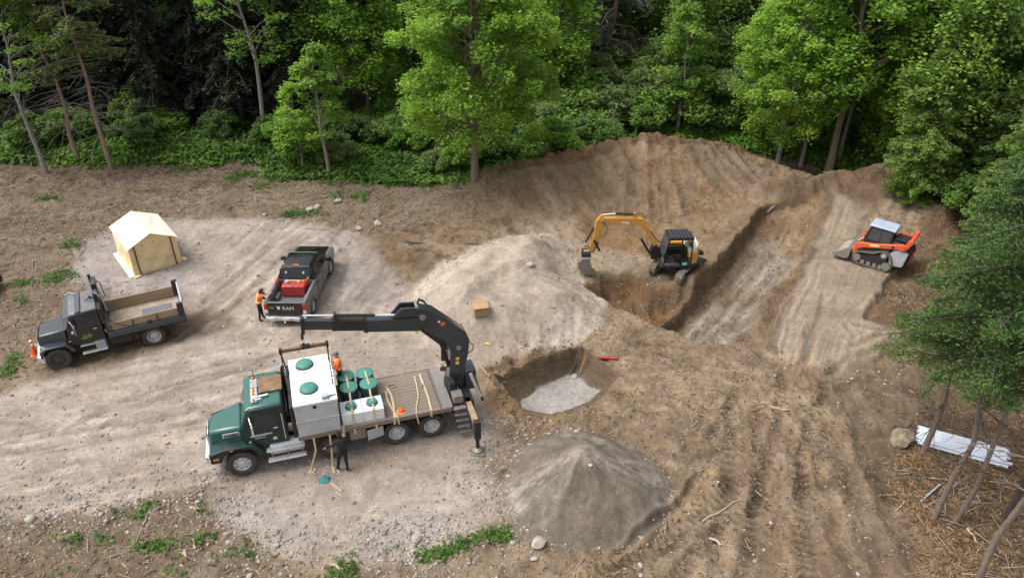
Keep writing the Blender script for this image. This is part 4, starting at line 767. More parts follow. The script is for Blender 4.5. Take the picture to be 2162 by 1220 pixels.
# ============================================================ DUMP TRUCK  (origin: near front wheel contact moved to the centre line)
_a = R(206.5); _n = spot(132, 775); DC = (_n[0] - .95 * -math.sin(_a), _n[1] - .95 * math.cos(_a))
dt = thing('dump_truck', 'black single axle dump truck with tan timber side boards around its empty bed', 'truck', (DC[0], DC[1], 0), _a)
def build_dump_truck(t):
    MB().hexa([(-.55, -.80, 1.0), (.58, -.62, .92), (.58, .62, .92), (-.55, .80, 1.0), (-.55, -.70, 1.66), (.52, -.52, 1.52), (.52, .52, 1.52), (-.55, .70, 1.66)]).build('hood', M['navy'], t, bevel=.07)
    MB().hexa([(-.50, -.74, 1.64), (-.62, -.78, 1.66), (-.62, .78, 1.66), (-.50, .74, 1.64), (-.50, -.68, 1.70), (-.62, -.70, 1.74), (-.62, .70, 1.74), (-.50, .68, 1.70)]).build('cowl', M['black'], t, bevel=.01)
    g = MB().hexa([(.57, -.45, .72), (.63, -.45, .72), (.63, .45, .72), (.57, .45, .72), (.55, -.42, 1.42), (.60, -.42, 1.42), (.60, .42, 1.42), (.55, .42, 1.42)]).build('grille', M['blackm'], t, bevel=.01)
    m = MB()
    for k in range(7): m.box(.615, .635, -.38, .38, .78 + k * .085, .80 + k * .085)
    m.build('grille_bar', M['steel'], g)
    for s in (-1, 1):
        y0, y1 = (.60, 1.10) if s > 0 else (-1.10, -.60)
        MB().prism([(.62, .70), (.60, 1.02), (.35, 1.16), (-.45, 1.16), (-.72, .85), (-.72, .68), (-.60, .70), (-.42, 1.02), (0, 1.09), (.36, 1.04), (.54, .84), (.56, .70)], 'y', y0, y1).build('fender', M['navy'], t, bevel=.03)
        MB().cbox((.60, s * .80, .90), (.06, .26, .16)).build('headlight', M['lamp'], t, bevel=.01); MB().cbox((.56, s * 1.02, .86), (.10, .14, .10)).build('turn_signal', M['amber'], t, bevel=.01)
        MB().cbox((-.62, s * 1.0, 1.20), (.10, .02, .05)).build('marker_lamp', M['amber'], t)
    MB().prism([(.68, -.95), (.78, -.90), (.78, .90), (.68, .95), (.52, 1.10), (.46, 1.06), (.60, .88), (.60, -.88), (.46, -1.06), (.52, -1.10)], 'z', .46, .72).build('front_bumper', M['alu'], t, bevel=.02)
    MB().box(-.55, .58, -.55, .55, .50, 1.0).build('engine_bay', M['blackm'], t)
    MB().prism([(-.62, .95), (-.62, 1.66), (-.90, 2.34), (-1.02, 2.44), (-2.0, 2.46), (-2.02, .92)], 'y', -.98, .98).build('cab', M['black'], t, bevel=.05)
    MB().hexa([(-.84, -.93, 2.385), (-1.98, -.93, 2.43), (-1.98, .93, 2.43), (-.84, .93, 2.385), (-1.0, -.88, 2.47), (-1.95, -.88, 2.50), (-1.95, .88, 2.50), (-1.0, .88, 2.47)]).build('roof', M['silver'], t, bevel=.03)
    MB().hexa([(-.62, -.92, 2.30), (-.60, -.92, 2.27), (-.60, .92, 2.27), (-.62, .92, 2.30), (-1.34, -.93, 2.545), (-1.34, -.93, 2.515), (-1.34, .93, 2.515), (-1.34, .93, 2.545)]).build('sun_visor', M['navy'], t)
    MB().hexa([(-.60, -.84, 1.70), (-.84, -.80, 2.26), (-.84, .80, 2.26), (-.60, .84, 1.70), (-.64, -.84, 1.68), (-.88, -.80, 2.24), (-.88, .80, 2.24), (-.64, .84, 1.68)]).build('windscreen', M['screen'], t)
    for s in (-1, 1):
        d = MB().prism([(-.80, .98), (-.80, 1.66), (-.98, 2.28), (-1.82, 2.30), (-1.84, .98)], 'y', s * .982, s * .996).build('door', M['black'], t, bevel=.005)
        MB().prism([(-.94, 1.70), (-1.04, 2.22), (-1.74, 2.22), (-1.76, 1.70)], 'y', s * .998, s * 1.004).build('window', M['glass'], d)
        MB().box(-1.78, -1.64, s * .996, s * 1.02, 1.56, 1.59).build('handle', M['chrome'], d)
        MB().cbox((-.98, s * 1.30, 1.86), (.07, .20, .42)).build('mirror', M['silver'], t, bevel=.01); MB().cbox((-.86, s * 1.24, 1.74), (.08, .10, .10)).build('spot_mirror', M['chrome'], t, bevel=.01)
        MB().tube([(-.82, s * .99, 2.18), (-.92, s * 1.28, 2.20), (-.96, s * 1.30, 1.60), (-.90, s * .99, 1.52)], .018).build('mirror_bracket', M['chrome'], t)
        for z, y, x0 in ((.86, .95, -1.85), (.52, 1.06, -1.95)): MB().box(x0, -.95, s * y - .11, s * y + .11, z - .02, z + .02).build('step', M['alu'], t, bevel=.005)
        MB().cbox((-1.72, s * .80, .72), (.42, .30, .42)).build('battery_box', M['greyp'], t, bevel=.02)
    m = MB()
    m.prism([(-1.02, 1.18), (-1.10, 1.24), (-1.2, 1.38), (-1.30, 1.28), (-1.42, 1.42), (-1.52, 1.30), (-1.5, 1.20), (-1.2, 1.14)], 'y', .998, 1.002); m.build('door_decal', M['logog'], t)
    MB().prism([(-1.24, 1.28), (-1.34, 1.28), (-1.30, 1.40), (-1.20, 1.42)], 'y', 1.003, 1.005).build('door_decal', M['rust'], t)
    for s in (-1, 1): MB().box(-4.7, .6, s * .40 - .04, s * .40 + .04, .62, .86).build('frame_rail', M['chassis'], t)
    MB().box(-3.0, -2.15, .70, 1.0, .52, .92).build('tool_box', M['blackm'], t, bevel=.01)
    MB().box(-3.0, -2.15, -1.0, -.70, .52, .92).build('fuel_tank', M['blackm'], t, bevel=.03)
    m = MB()
    for z in (.58, .72, .86): m.box(-3.30, -3.05, .80, .98, z, z + .02)
    m.build('rack', M['steel'], t)
    MB().cbox((-3.18, .92, .60), (.03, .26, .50)).build('mud_flap', M['tyre'], t)
    wheel_set(t, [(0, .98), (0, -.98)], .50, .28, M['navy'], 'disc'); wheel_set(t, [(-3.85, .92), (-3.85, -.92)], .50, .46, M['alu'], 'dish')
    for x in (0, -3.85): MB().cyl((x, -.9, .5), (x, .9, .5), .08, n=10).build('axle', M['chassis'], t)
    # dump body
    fx, rx = -2.16, -5.30
    MB().box(rx, fx, -1.04, 1.04, .98, 1.10).build('body_floor', M['steel'], t)
    m = MB(); m.box(rx + .1, fx - .1, -.98, .98, 1.10, 1.125); m.build('soil_remains', M['sandf'], t)
    MB().box(-4.9, -3.6, -.45, .30, 1.128, 1.134).build('bare_floor', M['liner'], t)
    for s in (-1, 1):
        MB().prism([(s * 1.06, 1.30), (s * 1.16, 1.26), (s * 1.20, 1.05), (s * 1.10, .90), (s * 1.0, .90), (s * 1.0, 1.30)], 'x', rx - .05, fx + .02).build('body_rail', M['navy'], t, bevel=.01)
        for j in range(2): MB().box(rx + .22, fx - .02, s * 1.02 - .025, s * 1.02 + .025, 1.12 + j * .275 + (.18 if j == 0 else 0) * 0, 1.12 + j * .275 + .268).build('side_board', M['board'], t, bevel=.004)
        for x in (-2.30, -3.2, -4.2): MB().box(x - .03, x + .03, s * 1.055, s * 1.085, 1.10, 1.62).build('stake', M['navy'], t)
        MB().box(rx - .04, rx + .22, s * 1.08 - .07, s * 1.08 + .07, .95, 1.92).build('corner_post', M['black'], t, bevel=.01)
    MB().cyl((-3.85, 1.06, 1.30), (-3.85, 1.13, 1.30), .09, n=12).build('board_bracket', M['blackm'], t)
    MB().box(rx - .05, rx + .02, -1.0, 1.0, .98, 1.74).build('tailgate', M['steel'], t, bevel=.01); MB().cyl((rx - .02, -1.1, 1.84), (rx - .02, 1.1, 1.84), .045, n=10).build('tailgate_bar', M['alu'], t)
    MB().box(fx - .04, fx + .06, -1.12, 1.12, .95, 1.92).build('bulkhead', M['black'], t, bevel=.01)
    # cab guard hoist and tarp arms behind the cab
    MB().box(-2.14, -1.92, -1.02, -.30, 2.38, 3.02).build('guard_panel', M['navy'], t, bevel=.02); MB().box(-2.12, -1.94, .02, .34, 2.38, 2.92).build('guard_panel', M['navy'], t, bevel=.02)
    MB().box(-2.13, -2.0, -1.02, 1.02, 1.9, 2.48).build('cab_guard', M['blackm'], t, bevel=.01)
    MB().cyl((-1.90, -1.02, 1.0), (-1.90, -1.02, 3.15), .06, n=12).build('exhaust_stack', M['blackm'], t)
    for s in (-.9, .38): MB().tube([(-2.05, s, 2.95), (-2.25, s, 2.7), (-2.3, s, 1.95)], .035).build('guard_brace', M['greyp'], t)
    MB().tube([(-2.18, .9, 2.45), (-2.22, 1.0, 2.0), (-2.45, 1.10, 1.66), (-3.2, 1.17, 1.30)], .02).build('tarp_arm', M['blackm'], t)
    m = MB()
    for k in range(3): m.tube([(-1.55 - k * .1, .1, 2.52), (-1.75, .2 - k * .1, 2.66), (-1.95, .1, 2.55)], .02, 5)
    m.build('air_hose', M['blackm'], t)
    MB().tube([(-1.30, -.70, 2.47), (-.95, -.78, 2.60), (-.80, -.62, 2.58)], .025).build('horn', M['chrome'], t)
    MB().tube([(.58, .52, 1.05), (.72, .60, 1.25), (.40, .96, 1.14)], .012).build('hood_mirror_arm', M['chrome'], t)
    for s in (-1, 1): MB().cbox((-5.36, s * .8, .95), (.05, .16, .10)).build('tail_lamp', M['tail'], t)
build_dump_truck(dt)
DTM = Matrix.Translation((DC[0], DC[1], 0)) @ Euler((0, 0, _a)).to_matrix().to_4x4()
# traffic cone in front of the bumper
cx, cy = spot(77, 752); cn = thing('traffic_cone', 'orange traffic cone with a white tip standing in front of the dump truck', 'cone', (cx, cy, gz(cx, cy)), .3)
MB().box(-.19, .19, -.19, .19, 0, .04).build('base', M['orange'], cn, bevel=.01); MB().lathe([(.145, .04), (.085, .40), (.03, .72), (.0001, .73)], (0, 0, 0), 'z', 20).build('cone_body', M['orange'], cn)
MB().lathe([(.066, .53), (.050, .63), (.048, .63), (.064, .53)], (0, 0, 0), 'z', 20).build('reflective_band', M['white'], cn); MB().sphere((0, 0, .76), .065, n=12).build('tip', M['white'], cn)

# ============================================================ PICKUP
pk = thing('pickup_truck', 'black pickup truck with dusty silver sides and a red tank in its bed', 'pickup', (-10.49, 31.43, 0), R(88.5))
def build_pickup(t):
    hw = .99
    body = [(-1.16, .52), (-1.18, 1.28), (.92, 1.30), (3.72, 1.28), (4.30, 1.22), (4.62, 1.10), (4.68, .62), (4.50, .42), (4.18, .40), (4.10, .66), (3.86, .86), (3.56, .86), (3.32, .66), (3.24, .40), (.42, .40), (.34, .66), (.12, .86), (-.18, .86), (-.42, .66), (-.50, .42), (-1.0, .42)]
    for s in (-1, 1):
        y0, y1 = (.80, hw) if s > 0 else (-hw, -.80)
        # lower flank (silver) and upper flank
        low = [(x, min(z, .98)) for x, z in body]
        MB().prism(body, 'y', y0 + (.0 if s > 0 else .012), y1 - (.012 if s > 0 else .0)).build('body_side', M['silver'], t, bevel=.02)
        MB().box(.95, 3.55, s * .985 - .012, s * .985 + .012, .92, 1.285).build('upper_flank', M['black'], t, bevel=.006)
        for x0, x1 in ((1.05, 1.95), (2.0, 3.0)):
            MB().box(x0, x1, s * .994 - .006, s * .994 + .010, .55, 1.26).build('door', M['silver'], t, bevel=.006)
            MB().box(x0 + .06, x0 + .2, s * 1.02 - .012, s * 1.02 + .012, 1.08, 1.12).build('handle', M['black'], t)
        MB().box(-1.12, .86, s * .90 - .06, s * .90 + .06, 1.29, 1.345).build('bed_rail', M['liner'], t, bevel=.012)
        MB().cbox((2.92, s * 1.16, 1.36), (.12, .26, .22)).build('mirror', M['black'], t, bevel=.03); MB().tube([(2.92, s * .92, 1.30), (2.92, s * 1.10, 1.34)], .025).build('mirror_arm', M['black'], t)
        MB().cbox((-1.175, s * .90, 1.10), (.05, .15, .30)).build('tail_lamp', M['tail'], t, bevel=.01); MB().cbox((-1.178, s * .90, .86), (.05, .15, .16)).build('reversing_lamp', M['lamp'], t, bevel=.01)
        MB().cbox((4.62, s * .78, .98), (.08, .28, .18)).build('headlight', M['lamp'], t, bevel=.02)
        MB().prism([(-.52, .40), (-.44, .70), (-.2, .90), (.14, .90), (.38, .70), (.46, .40), (.40, .40), (.30, .66), (.10, .84), (-.16, .84), (-.38, .66), (-.46, .40)], 'y', s * .985, s * 1.03).build('wheel_arch', M['silver'], t)
        MB().prism([(3.22, .40), (3.30, .70), (3.54, .90), (3.88, .90), (4.12, .70), (4.20, .40), (4.12, .40), (4.04, .66), (3.84, .84), (3.58, .84), (3.36, .66), (3.28, .40)], 'y', s * .985, s * 1.03).build('wheel_arch', M['silver'], t)
    MB().box(.92, 4.2, -.80, .80, .45, 1.22).build('underbody', M['blackm'], t)
    MB().hexa([(3.35, -.92, 1.24), (4.62, -.84, 1.05), (4.62, .84, 1.05), (3.35, .92, 1.24), (3.30, -.86, 1.33), (4.50, -.74, 1.20), (4.50, .74, 1.20), (3.30, .86, 1.33)]).build('hood', M['black'], t, bevel=.05)
    MB().hexa([(3.5, -.42, 1.315), (4.35, -.36, 1.21), (4.35, .36, 1.21), (3.5, .42, 1.315), (3.5, -.36, 1.355), (4.3, -.30, 1.25), (4.3, .30, 1.25), (3.5, .36, 1.355)]).build('hood_bulge', M['black'], t, bevel=.02)
    MB().box(4.60, 4.72, -.86, .86, .60, 1.02).build('grille', M['black'], t, bevel=.03); MB().box(4.62, 4.82, -.92, .92, .42, .64).build('front_bumper', M['silver'], t, bevel=.04)
    c = MB().hexa([(.92, -.93, 1.28), (3.42, -.93, 1.26), (3.42, .93, 1.26), (.92, .93, 1.28), (1.22, -.72, 1.86), (2.62, -.72, 1.86), (2.62, .72, 1.86), (1.22, .72, 1.86)]).build('cabin', M['black'], t, bevel=.05)
    MB().hexa([(1.18, -.70, 1.865), (2.66, -.70, 1.865), (2.66, .70, 1.865), (1.18, .70, 1.865), (1.30, -.62, 1.92), (2.50, -.62, 1.92), (2.50, .62, 1.92), (1.30, .62, 1.92)]).build('roof', M['black'], t, bevel=.03)
    MB().hexa([(3.38, -.82, 1.34), (2.74, -.68, 1.84), (2.74, .68, 1.84), (3.38, .82, 1.34), (3.33, -.82, 1.32), (2.70, -.68, 1.82), (2.70, .68, 1.82), (3.33, .82, 1.32)]).build('windscreen', M['screen'], t)
    MB().hexa([(.93, -.78, 1.36), (1.12, -.66, 1.78), (1.12, .66, 1.78), (.93, .78, 1.36), (.97, -.78, 1.34), (1.16, -.66, 1.76), (1.16, .66, 1.76), (.97, .78, 1.34)]).build('rear_window', M['glass'], t)
    for s in (-1, 1):
        for x0, x1, x2, x3 in ((1.14, 1.96, 1.94, 1.28), (2.04, 3.18, 2.62, 2.02)):
            MB().hexa([(x0, s * .925, 1.34), (x1, s * .925, 1.34), (x2, s * .75, 1.80), (x3, s * .75, 1.80), (x0, s * .935, 1.345), (x1, s * .935, 1.345), (x2, s * .76, 1.805), (x3, s * .76, 1.805)]).build('window', M['glass'], t)
    # open bed
    MB().box(-1.12, .90, -.80, .80, .74, .80).build('bed_floor', M['liner'], t)
    m = MB()
    for k in range(13): m.box(-1.1, .88, -.74 + k * .12, -.70 + k * .12, .80, .815)
    m.build('floor_rib', M['liner'], t)
    for s in (-1, 1): MB().box(-.30 + .05, .32, s * .70 - .1, s * .70 + .1, .80, 1.0).build('wheel_box', M['liner'], t, bevel=.03)
    MB().box(.88, .95, -.80, .80, .8, 1.32).build('bed_front', M['liner'], t)
    tg = MB().box(-1.20, -1.12, -.80, .80, .62, 1.34).build('tailgate', M['black'], t, bevel=.02)
    MB().box(-1.215, -1.10, -.80, .80, 1.335, 1.36).build('tailgate_cap', M['liner'], t, bevel=.01)
    flat_text('RAM', .27, M['lettering'], t, (-1.206, .13, .96), (R(90), 0, R(-90)))
    MB().prism([(.22, 1.15), (.38, 1.15), (.36, 1.03), (.30, .96), (.24, 1.03)], 'x', -1.206, -1.200).build('shield_emblem', M['lettering'], t)
    MB().prism([(.52, 1.12), (.74, 1.12), (.74, 1.02), (.52, 1.02)], 'x', -1.206, -1.200).build('tailgate_decal', M['logog'], t)
    b = MB(); b.prism([(-1.20, -.96), (-1.34, -.94), (-1.40, -.50), (-1.34, -.42), (-1.34, .42), (-1.40, .50), (-1.34, .94), (-1.20, .96)], 'z', .44, .62)
    b.build('rear_bumper', M['alu'], t, bevel=.02); MB().box(-1.412 + .06, -1.346, -.16, .16, .47, .60).build('number_plate', M['white'], t); MB().tube([(-1.3, 0, .42), (-1.48, 0, .42)], .04).build('tow_bar', M['steel'], t); MB().sphere((-1.5, 0, .48), .04).build('tow_ball', M['chrome'], t)
    wheel_set(t, [(0, .86), (0, -.86), (3.70, .86), (3.70, -.86)], .42, .28, M['alu'], 'spoke')
    for x in (0, 3.7): MB().cyl((x, -.8, .42), (x, .8, .42), .05, n=8).build('axle', M['chassis'], t)
    MB().box(-1.1, 4.4, -.5, .5, .42, .60).build('chassis', M['chassis'], t)
    # rack behind the cab with work lamps and beacons
    for y in (-.74, .74): MB().tube([(.96, y, 1.3), (1.0, y * .95, 1.84)], .03).build('rack_post', M['black'], t)
    for z in (1.50, 1.66, 1.84): MB().tube([(.96, -.74, z), (.96, .74, z)], .025).build('rack_bar', M['black'], t)
    for y in (-.42, .42): MB().cyl((.88, y, 1.72), (.96, y, 1.72), .05, n=10).build('work_lamp', M['lamp'], t)
    MB().cyl((1.30, .58, 1.92), (1.30, .58, 2.0), .06, .04, n=10).build('beacon', M['amber'], t); MB().cbox((1.30, 0, 1.925), (.06, .30, .04)).build('light_bar', M['amber'], t)
build_pickup(pk)
PKM = Matrix.Translation((-10.49, 31.43, 0)) @ Euler((0, 0, R(88.5))).to_matrix().to_4x4()
ft = thing('fuel_tank', 'red metal fuel tank standing across the pickup bed', 'tank', PKM @ Vector((.40, -.05, .80)), R(88.5))
MB().box(-.27, .27, -.56, .56, .04, .62).build('tank_body', M['red'], ft, bevel=.06)
for y in (-.4, .4): MB().box(-.24, .24, y - .04, y + .04, 0, .05).build('skid', M['steel'], ft)
MB().box(-.285, .285, -.02, .0, .03, .63).build('tank_strap', M['rust'], ft); MB().cyl((.10, -.2, .62), (.10, -.2, .68), .05, n=12).build('filler_cap', M['yel'], ft); MB().box(.2, .27, -.55, .3, .62, .66).build('tank_rail', M['strap'], ft)
MB().cyl((.05, .34, .62), (.05, .34, .74), .10, n=14).build('pump', M['greyp'], ft)
m = MB(); m.tube([(.05, -.35, .72), (.18, -.45, .8), (.1, -.52, .6), (-.15, -.58, .5), (-.1, -.6, .2)], .018, 5); m.build('hose', M['blackm'], ft)
for (x, y, z, rz, lab) in [(.55, .80, 1.18, .2, 'red jerry can on the left bed rail of the pickup'), (.52, -.66, 1.28, -.3, 'red jerry can on the right side of the pickup bed beside the fuel tank')]:
    j = thing('jerry_can', lab, 'jerry can', PKM @ Vector((x, y, z)), R(88.5) + rz)
    MB().box(-.13, .13, -.08, .08, 0, .32).build('can_body', M['red'], j, bevel=.03); MB().tube([(-.08, 0, .32), (-.06, 0, .37), (.04, 0, .37), (.06, 0, .32)], .014).build('handle', M['red'], j); MB().cyl((.09, 0, .30), (.13, 0, .38), .025, n=8).build('spout', M['yel'], j)
tag(MB().cyl((0, 0, 0), (0, 0, .22), .10, .10, n=14).build('canister', M['white'], loc=PKM @ Vector((.72, -.42, 1.16))), 'small pale canister behind the red fuel tank in the pickup', 'canister')

# ============================================================ TENT
A0 = Vector((-19.65, 34.91, 0)); te = thing('storage_tent', 'cream roofed tan canvas garage tent standing on the grey gravel pad', 'tent', (A0.x, A0.y, gz(A0.x, A0.y)), R(38.1))
Wd, Ld_, eh, rh = 2.44, 3.25, 1.62, 2.14
def wobble(P, n, amp, seed): pass
def cloth_panel(quad, nu, nv, amp, fu=None, thick=.02, seed=0, edge=.25):
    """a draped panel between four corners (bottom-left, bottom-right, top-right, top-left) with folds; thin but solid"""
    q = [Vector(p) for p in quad]; n = (q[1] - q[0]).cross(q[3] - q[0]).normalized(); m = MB(); vs = []
    rr = random.Random(seed); ph = [rr.uniform(0, 6) for _ in range(6)]
    for side in (0, 1):
        for j in range(nv + 1):
            for i in range(nu + 1):
                u, v = i / nu, j / nv; p = q[0].lerp(q[1], u).lerp(q[3].lerp(q[2], u), v)
                a = amp * (math.sin(u * 9 + ph[0] + v * 4) * .4 + math.sin(u * 17 - v * 7 + ph[1]) * .3 + math.sin(v * 13 + u * 5 + ph[2]) * .3 + math.sin((u + v) * 21 + ph[3]) * .2)
                a *= min(1, min(u, 1 - u, v, 1 - v) / edge + .15)
                vs.append(p + n * (a - side * thick))
    k = (nu + 1) * (nv + 1); fs = []
    for j in range(nv):
        for i in range(nu):
            a = j * (nu + 1) + i; fs.append((a, a + 1, a + nu + 2, a + nu + 1)); fs.append((k + a + nu + 1, k + a + nu + 2, k + a + 1, k + a))
    rim = [j * (nu + 1) for j in range(nv + 1)][::-1] + []
    per = list(range(nu + 1)) + [j * (nu + 1) + nu for j in range(1, nv + 1)] + [nv * (nu + 1) + i for i in range(nu - 1, -1, -1)] + [j * (nu + 1) for j in range(nv - 1, 0, -1)]
    for a, b in zip(per, per[1:] + per[:1]): fs.append((b, a, k + a, k + b))
    return m.add(vs, fs)
fl = [(0, 0), (Wd, 0)]
# frame: x across the front, y into depth
cloth_panel([(.0, 0, 0), (Wd, 0, 0), (Wd - .03, .03, eh), (.03, .03, eh)], 26, 16, .09, seed=1).build('front_wall', M['canvas2'], te)
MB().prism([(.03, eh - .005), (Wd - .03, eh - .005), (Wd / 2, rh)], 'y', .02, .045).build('front_gable', M['canvas2'], te)
cloth_panel([(0, Ld_, 0), (0, 0, 0), (.03, .03, eh), (.03, Ld_ - .1, eh)], 26, 12, .09, seed=2).build('side_wall', M['canvas2'], te)
cloth_panel([(Wd, 0, 0), (Wd, Ld_, 0), (Wd - .03, Ld_ - .1, eh), (Wd - .03, .03, eh)], 26, 12, .08, seed=3).build('side_wall', M['canvas2'], te)
cloth_panel([(Wd, Ld_, 0), (0, Ld_, 0), (.03, Ld_ - .1, eh), (Wd - .03, Ld_ - .1, eh)], 14, 10, .04, seed=4).build('back_wall', M['canvas2'], te)
MB().prism([(.03, eh - .005), (Wd - .03, eh - .005), (Wd / 2, rh)], 'y', Ld_ - .12, Ld_ - .095).build('back_gable', M['canvas2'], te)
cloth_panel([(-.06, -.06, eh - .06), (-.06, Ld_, eh - .03), (Wd / 2, Ld_ - .02, rh + .03), (Wd / 2, -.06, rh + .03)][::-1], 20, 10, .05, seed=5).build('roof_panel', M['canvas'], te)
cloth_panel([(Wd / 2, -.06, rh + .03), (Wd / 2, Ld_ - .02, rh + .03), (Wd + .06, Ld_, eh - .03), (Wd + .06, -.06, eh - .06)][::-1], 20, 10, .05, seed=6).build('roof_panel', M['canvas'], te)
MB().cyl((Wd / 2, -.06, rh + .02), (Wd / 2, Ld_ - .02, rh + .02), .03, n=8).build('ridge_pole', M['canvas'], te)
for x0, x1 in ((.30, .34), (Wd - .22, Wd - .30)): MB().box(min(x0, x1) - .035, min(x0, x1) + .035, -.045, -.025, .02, eh + .10).build('zip_strap', M['brown'], te)
for x in (.72, 1.3): MB().cbox((x, .005, 1.72 - .1), (.06, .02, .04)).build('eyelet', M['brown'], te)
MB().box(-.26, -.01, .0, Ld_, .005, .03).build('ground_flap', M['canvas'], te, bevel=.005); MB().cbox((Wd + .16, .2, .06), (.26, .36, .12), (0, 0, .4)).build('ground_flap', M['canvas2'], te, bevel=.03); MB().cbox((.12, -.12, .03), (.34, .16, .06), (0, 0, .2)).build('ground_flap', M['canvas2'], te, bevel=.02)
MB().tube([(Wd + .05, .5, .3), (Wd + .5, .9, .02)], .008).build('guy_rope', M['strap'], te)

# ============================================================ EXCAVATOR
def track_unit(x0, x1, r, w, n_sh, mt, parent, y, profile=None, name='track'):
    """rubber track belt with lugs round a rounded outline in the XZ plane"""
    if profile is None:
        pts = [(x1 + r * math.sin(a), r + r * math.cos(a)) for a in np.linspace(0, PI, 9)] + [(x0 - r * math.sin(a), r - r * math.cos(a)) for a in np.linspace(0, PI, 9)]
    else: pts = profile
    P = [Vector((p[0], 0, p[1])) for p in pts] ; cen = sum(P, Vector()) / len(P)
    inner = [cen + (p - cen) * (1 - .055 / max(.01, (p - cen).length)) for p in P]
    m = MB(); n = len(P)
    vs = [(p.x, y - w / 2, p.z) for p in P] + [(p.x, y + w / 2, p.z) for p in P] + [(p.x, y - w / 2, p.z) for p in inner] + [(p.x, y + w / 2, p.z) for p in inner]
    fs = []
    for i in range(n):
        j = (i + 1) % n; fs += [(i, j, n + j, n + i), (2 * n + i, 3 * n + i, 3 * n + j, 2 * n + j), (i, 2 * n + i, 2 * n + j, j), (n + i, n + j, 3 * n + j, 3 * n + i)]
    m.add(vs, fs); o = m.build(name, mt, parent)
    # lugs at even spacing
    L = [0]
    for i in range(n): L.append(L[-1] + (P[(i + 1) % n] - P[i]).length)
    lm = MB()
    for k in range(n_sh):
        s = L[-1] * k / n_sh; i = max(j for j in range(n) if L[j] <= s); a, b = P[i], P[(i + 1) % n]; f = (s - L[i]) / max(1e-6, L[i + 1] - L[i]); p = a.lerp(b, f); d = (b - a).normalized(); nrm = (p - cen); nrm = Vector((d.z, 0, -d.x)); nrm = nrm if nrm.dot(p - cen) > 0 else -nrm
        ang = math.atan2(-d.z, d.x); lm.cbox((p.x + nrm.x * .018, y, p.z + nrm.z * .018), (L[-1] / n_sh * .45, w * .96, .036), (0, ang, 0))
    lm.build('track_lug', mt, o)
    return o
ex = thing('excavator', 'orange mini excavator with black open cab reaching its bucket over the dug hollow', 'excavator', (8.6, 35.3, gz(8.6, 35.3) * .5 + .06), R(183))
def build_excavator(t):
    uc = link('undercarriage', MB().box(-.75, .75, -.45, .45, .34, .58).mesh('undercarriage', M['blackm']), t, (0, 0, 0), (0, 0, R(47)))
    for s in (-1, 1):
        track_unit(-.92, .92, .29, .38, 34, M['crawler'], uc, s * .77)
        fr = MB(); fr.box(-.85, .85, s * .77 - .12, s * .77 + .12, .16, .42); fr.build('track_frame', M['blackm'], uc)
        for x, rr in ((-.92, .21), (.92, .21), (-.5, .09), (-.15, .09), (.2, .09), (.55, .09)): MB().cyl((x, s * .77 - .15, .29 if rr > .1 else .14), (x, s * .77 + .15, .29 if rr > .1 else .14), rr, n=16).build('roller', M['steel'], uc)
    bl = MB(); bl.prism([(-1.50, .02), (-1.44, .02), (-1.38, .18), (-1.44, .38), (-1.50, .38), (-1.46, .18)], 'y', -.95, .95); bl.build('dozer_blade', M['blackm'], uc)
    for s in (-.4, .4): MB().box(-1.42, -.7, s - .04, s + .04, .18, .28).build('blade_arm', M['blackm'], uc)
    MB().cyl((0, 0, .56), (0, 0, .72), .42, n=20).build('slew_ring', M['blackm'], t)
    MB().prism([(1.10, -.45), (1.10, .95), (-.35, .97), (-.75, .80), (-.95, .35), (-.95, -.35), (-.75, -.80), (-.3, -.97), (.75, -.95)], 'z', .72, .86).build('platform', M['blackm'], t, bevel=.02)
    # engine cover and counterweight at the rear
    MB().prism([(-.50, .90), (-.80, .76), (-.97, .35), (-.97, -.35), (-.80, -.76), (-.40, -.92), (-.30, -.92), (-.30, .90)], 'z', .86, 1.52).build('counterweight', M['cat'], t, bevel=.07)
    MB().prism([(-.42, .86), (-.74, .72), (-.90, .30), (-.90, -.30), (-.72, -.70), (-.30, -.86), (-.28, -.86), (-.28, .86)], 'z', 1.52, 1.78).build('engine_hood', M['canvas'], t, bevel=.08)
    MB().box(-.28, .70, -.92, -.20, .86, 1.36).build('side_cover', M['blackm'], t, bevel=.05)
    MB().box(-.26, .45, -.90, -.30, 1.36, 1.55).build('tank_cover', M['cat'], t, bevel=.05)
    MB().box(-.34, .06, .62, .955, .87, 1.20).build('side_panel', M['blackm'], t, bevel=.01); MB().box(-.24, .02, .957, .966, .90, 1.04).build('door_sticker', M['tealst'], t)
    MB().box(-1.30, -.97, -.16, .16, 1.0, 1.14).build('rear_lamp_box', M['blackm'], t, bevel=.01)
    # cab frame with open sides
    y0, y1 = -.02, .95
    for (x, y) in ((.92, y1), (.92, y0), (-.42, y1), (-.42, y0)):
        xt = .76 if x > 0 else -.40; MB().tube([(x, y, .86), (x if x < 0 else .98, y, 1.35), (xt, y, 2.36)], .035).build('cab_post', M['black'], t)
    MB().tube([(.10, y1, .86), (.12, y1, 2.36)], .028).build('cab_post', M['black'], t)
    for y in (y0, y1): MB().tube([(.78, y, 2.36), (-.42, y, 2.36)], .04).build('roof_rail', M['black'], t); MB().tube([(.97, y, 1.30), (-.42, y, 1.30)], .03).build('side_rail', M['black'], t)
    for x in (.78, -.42): MB().tube([(x, y0, 2.36), (x, y1, 2.36)], .04).build('roof_rail', M['black'], t)
    r_ = MB().box(-.46, .82, y0 - .02, y1 + .02, 2.38, 2.44).build('cab_roof', M['black'], t, bevel=.015)
    for k in range(7): MB().box(-.40 + k * .17, -.40 + k * .17 + .06, y0 + .04, y1 - .04, 2.44, 2.475).build('roof_slat', M['navy'], r_)
    MB().cyl((-.36, .2, 2.44), (-.36, .2, 2.52), .05, .03, n=8).build('beacon', M['amber'], t)
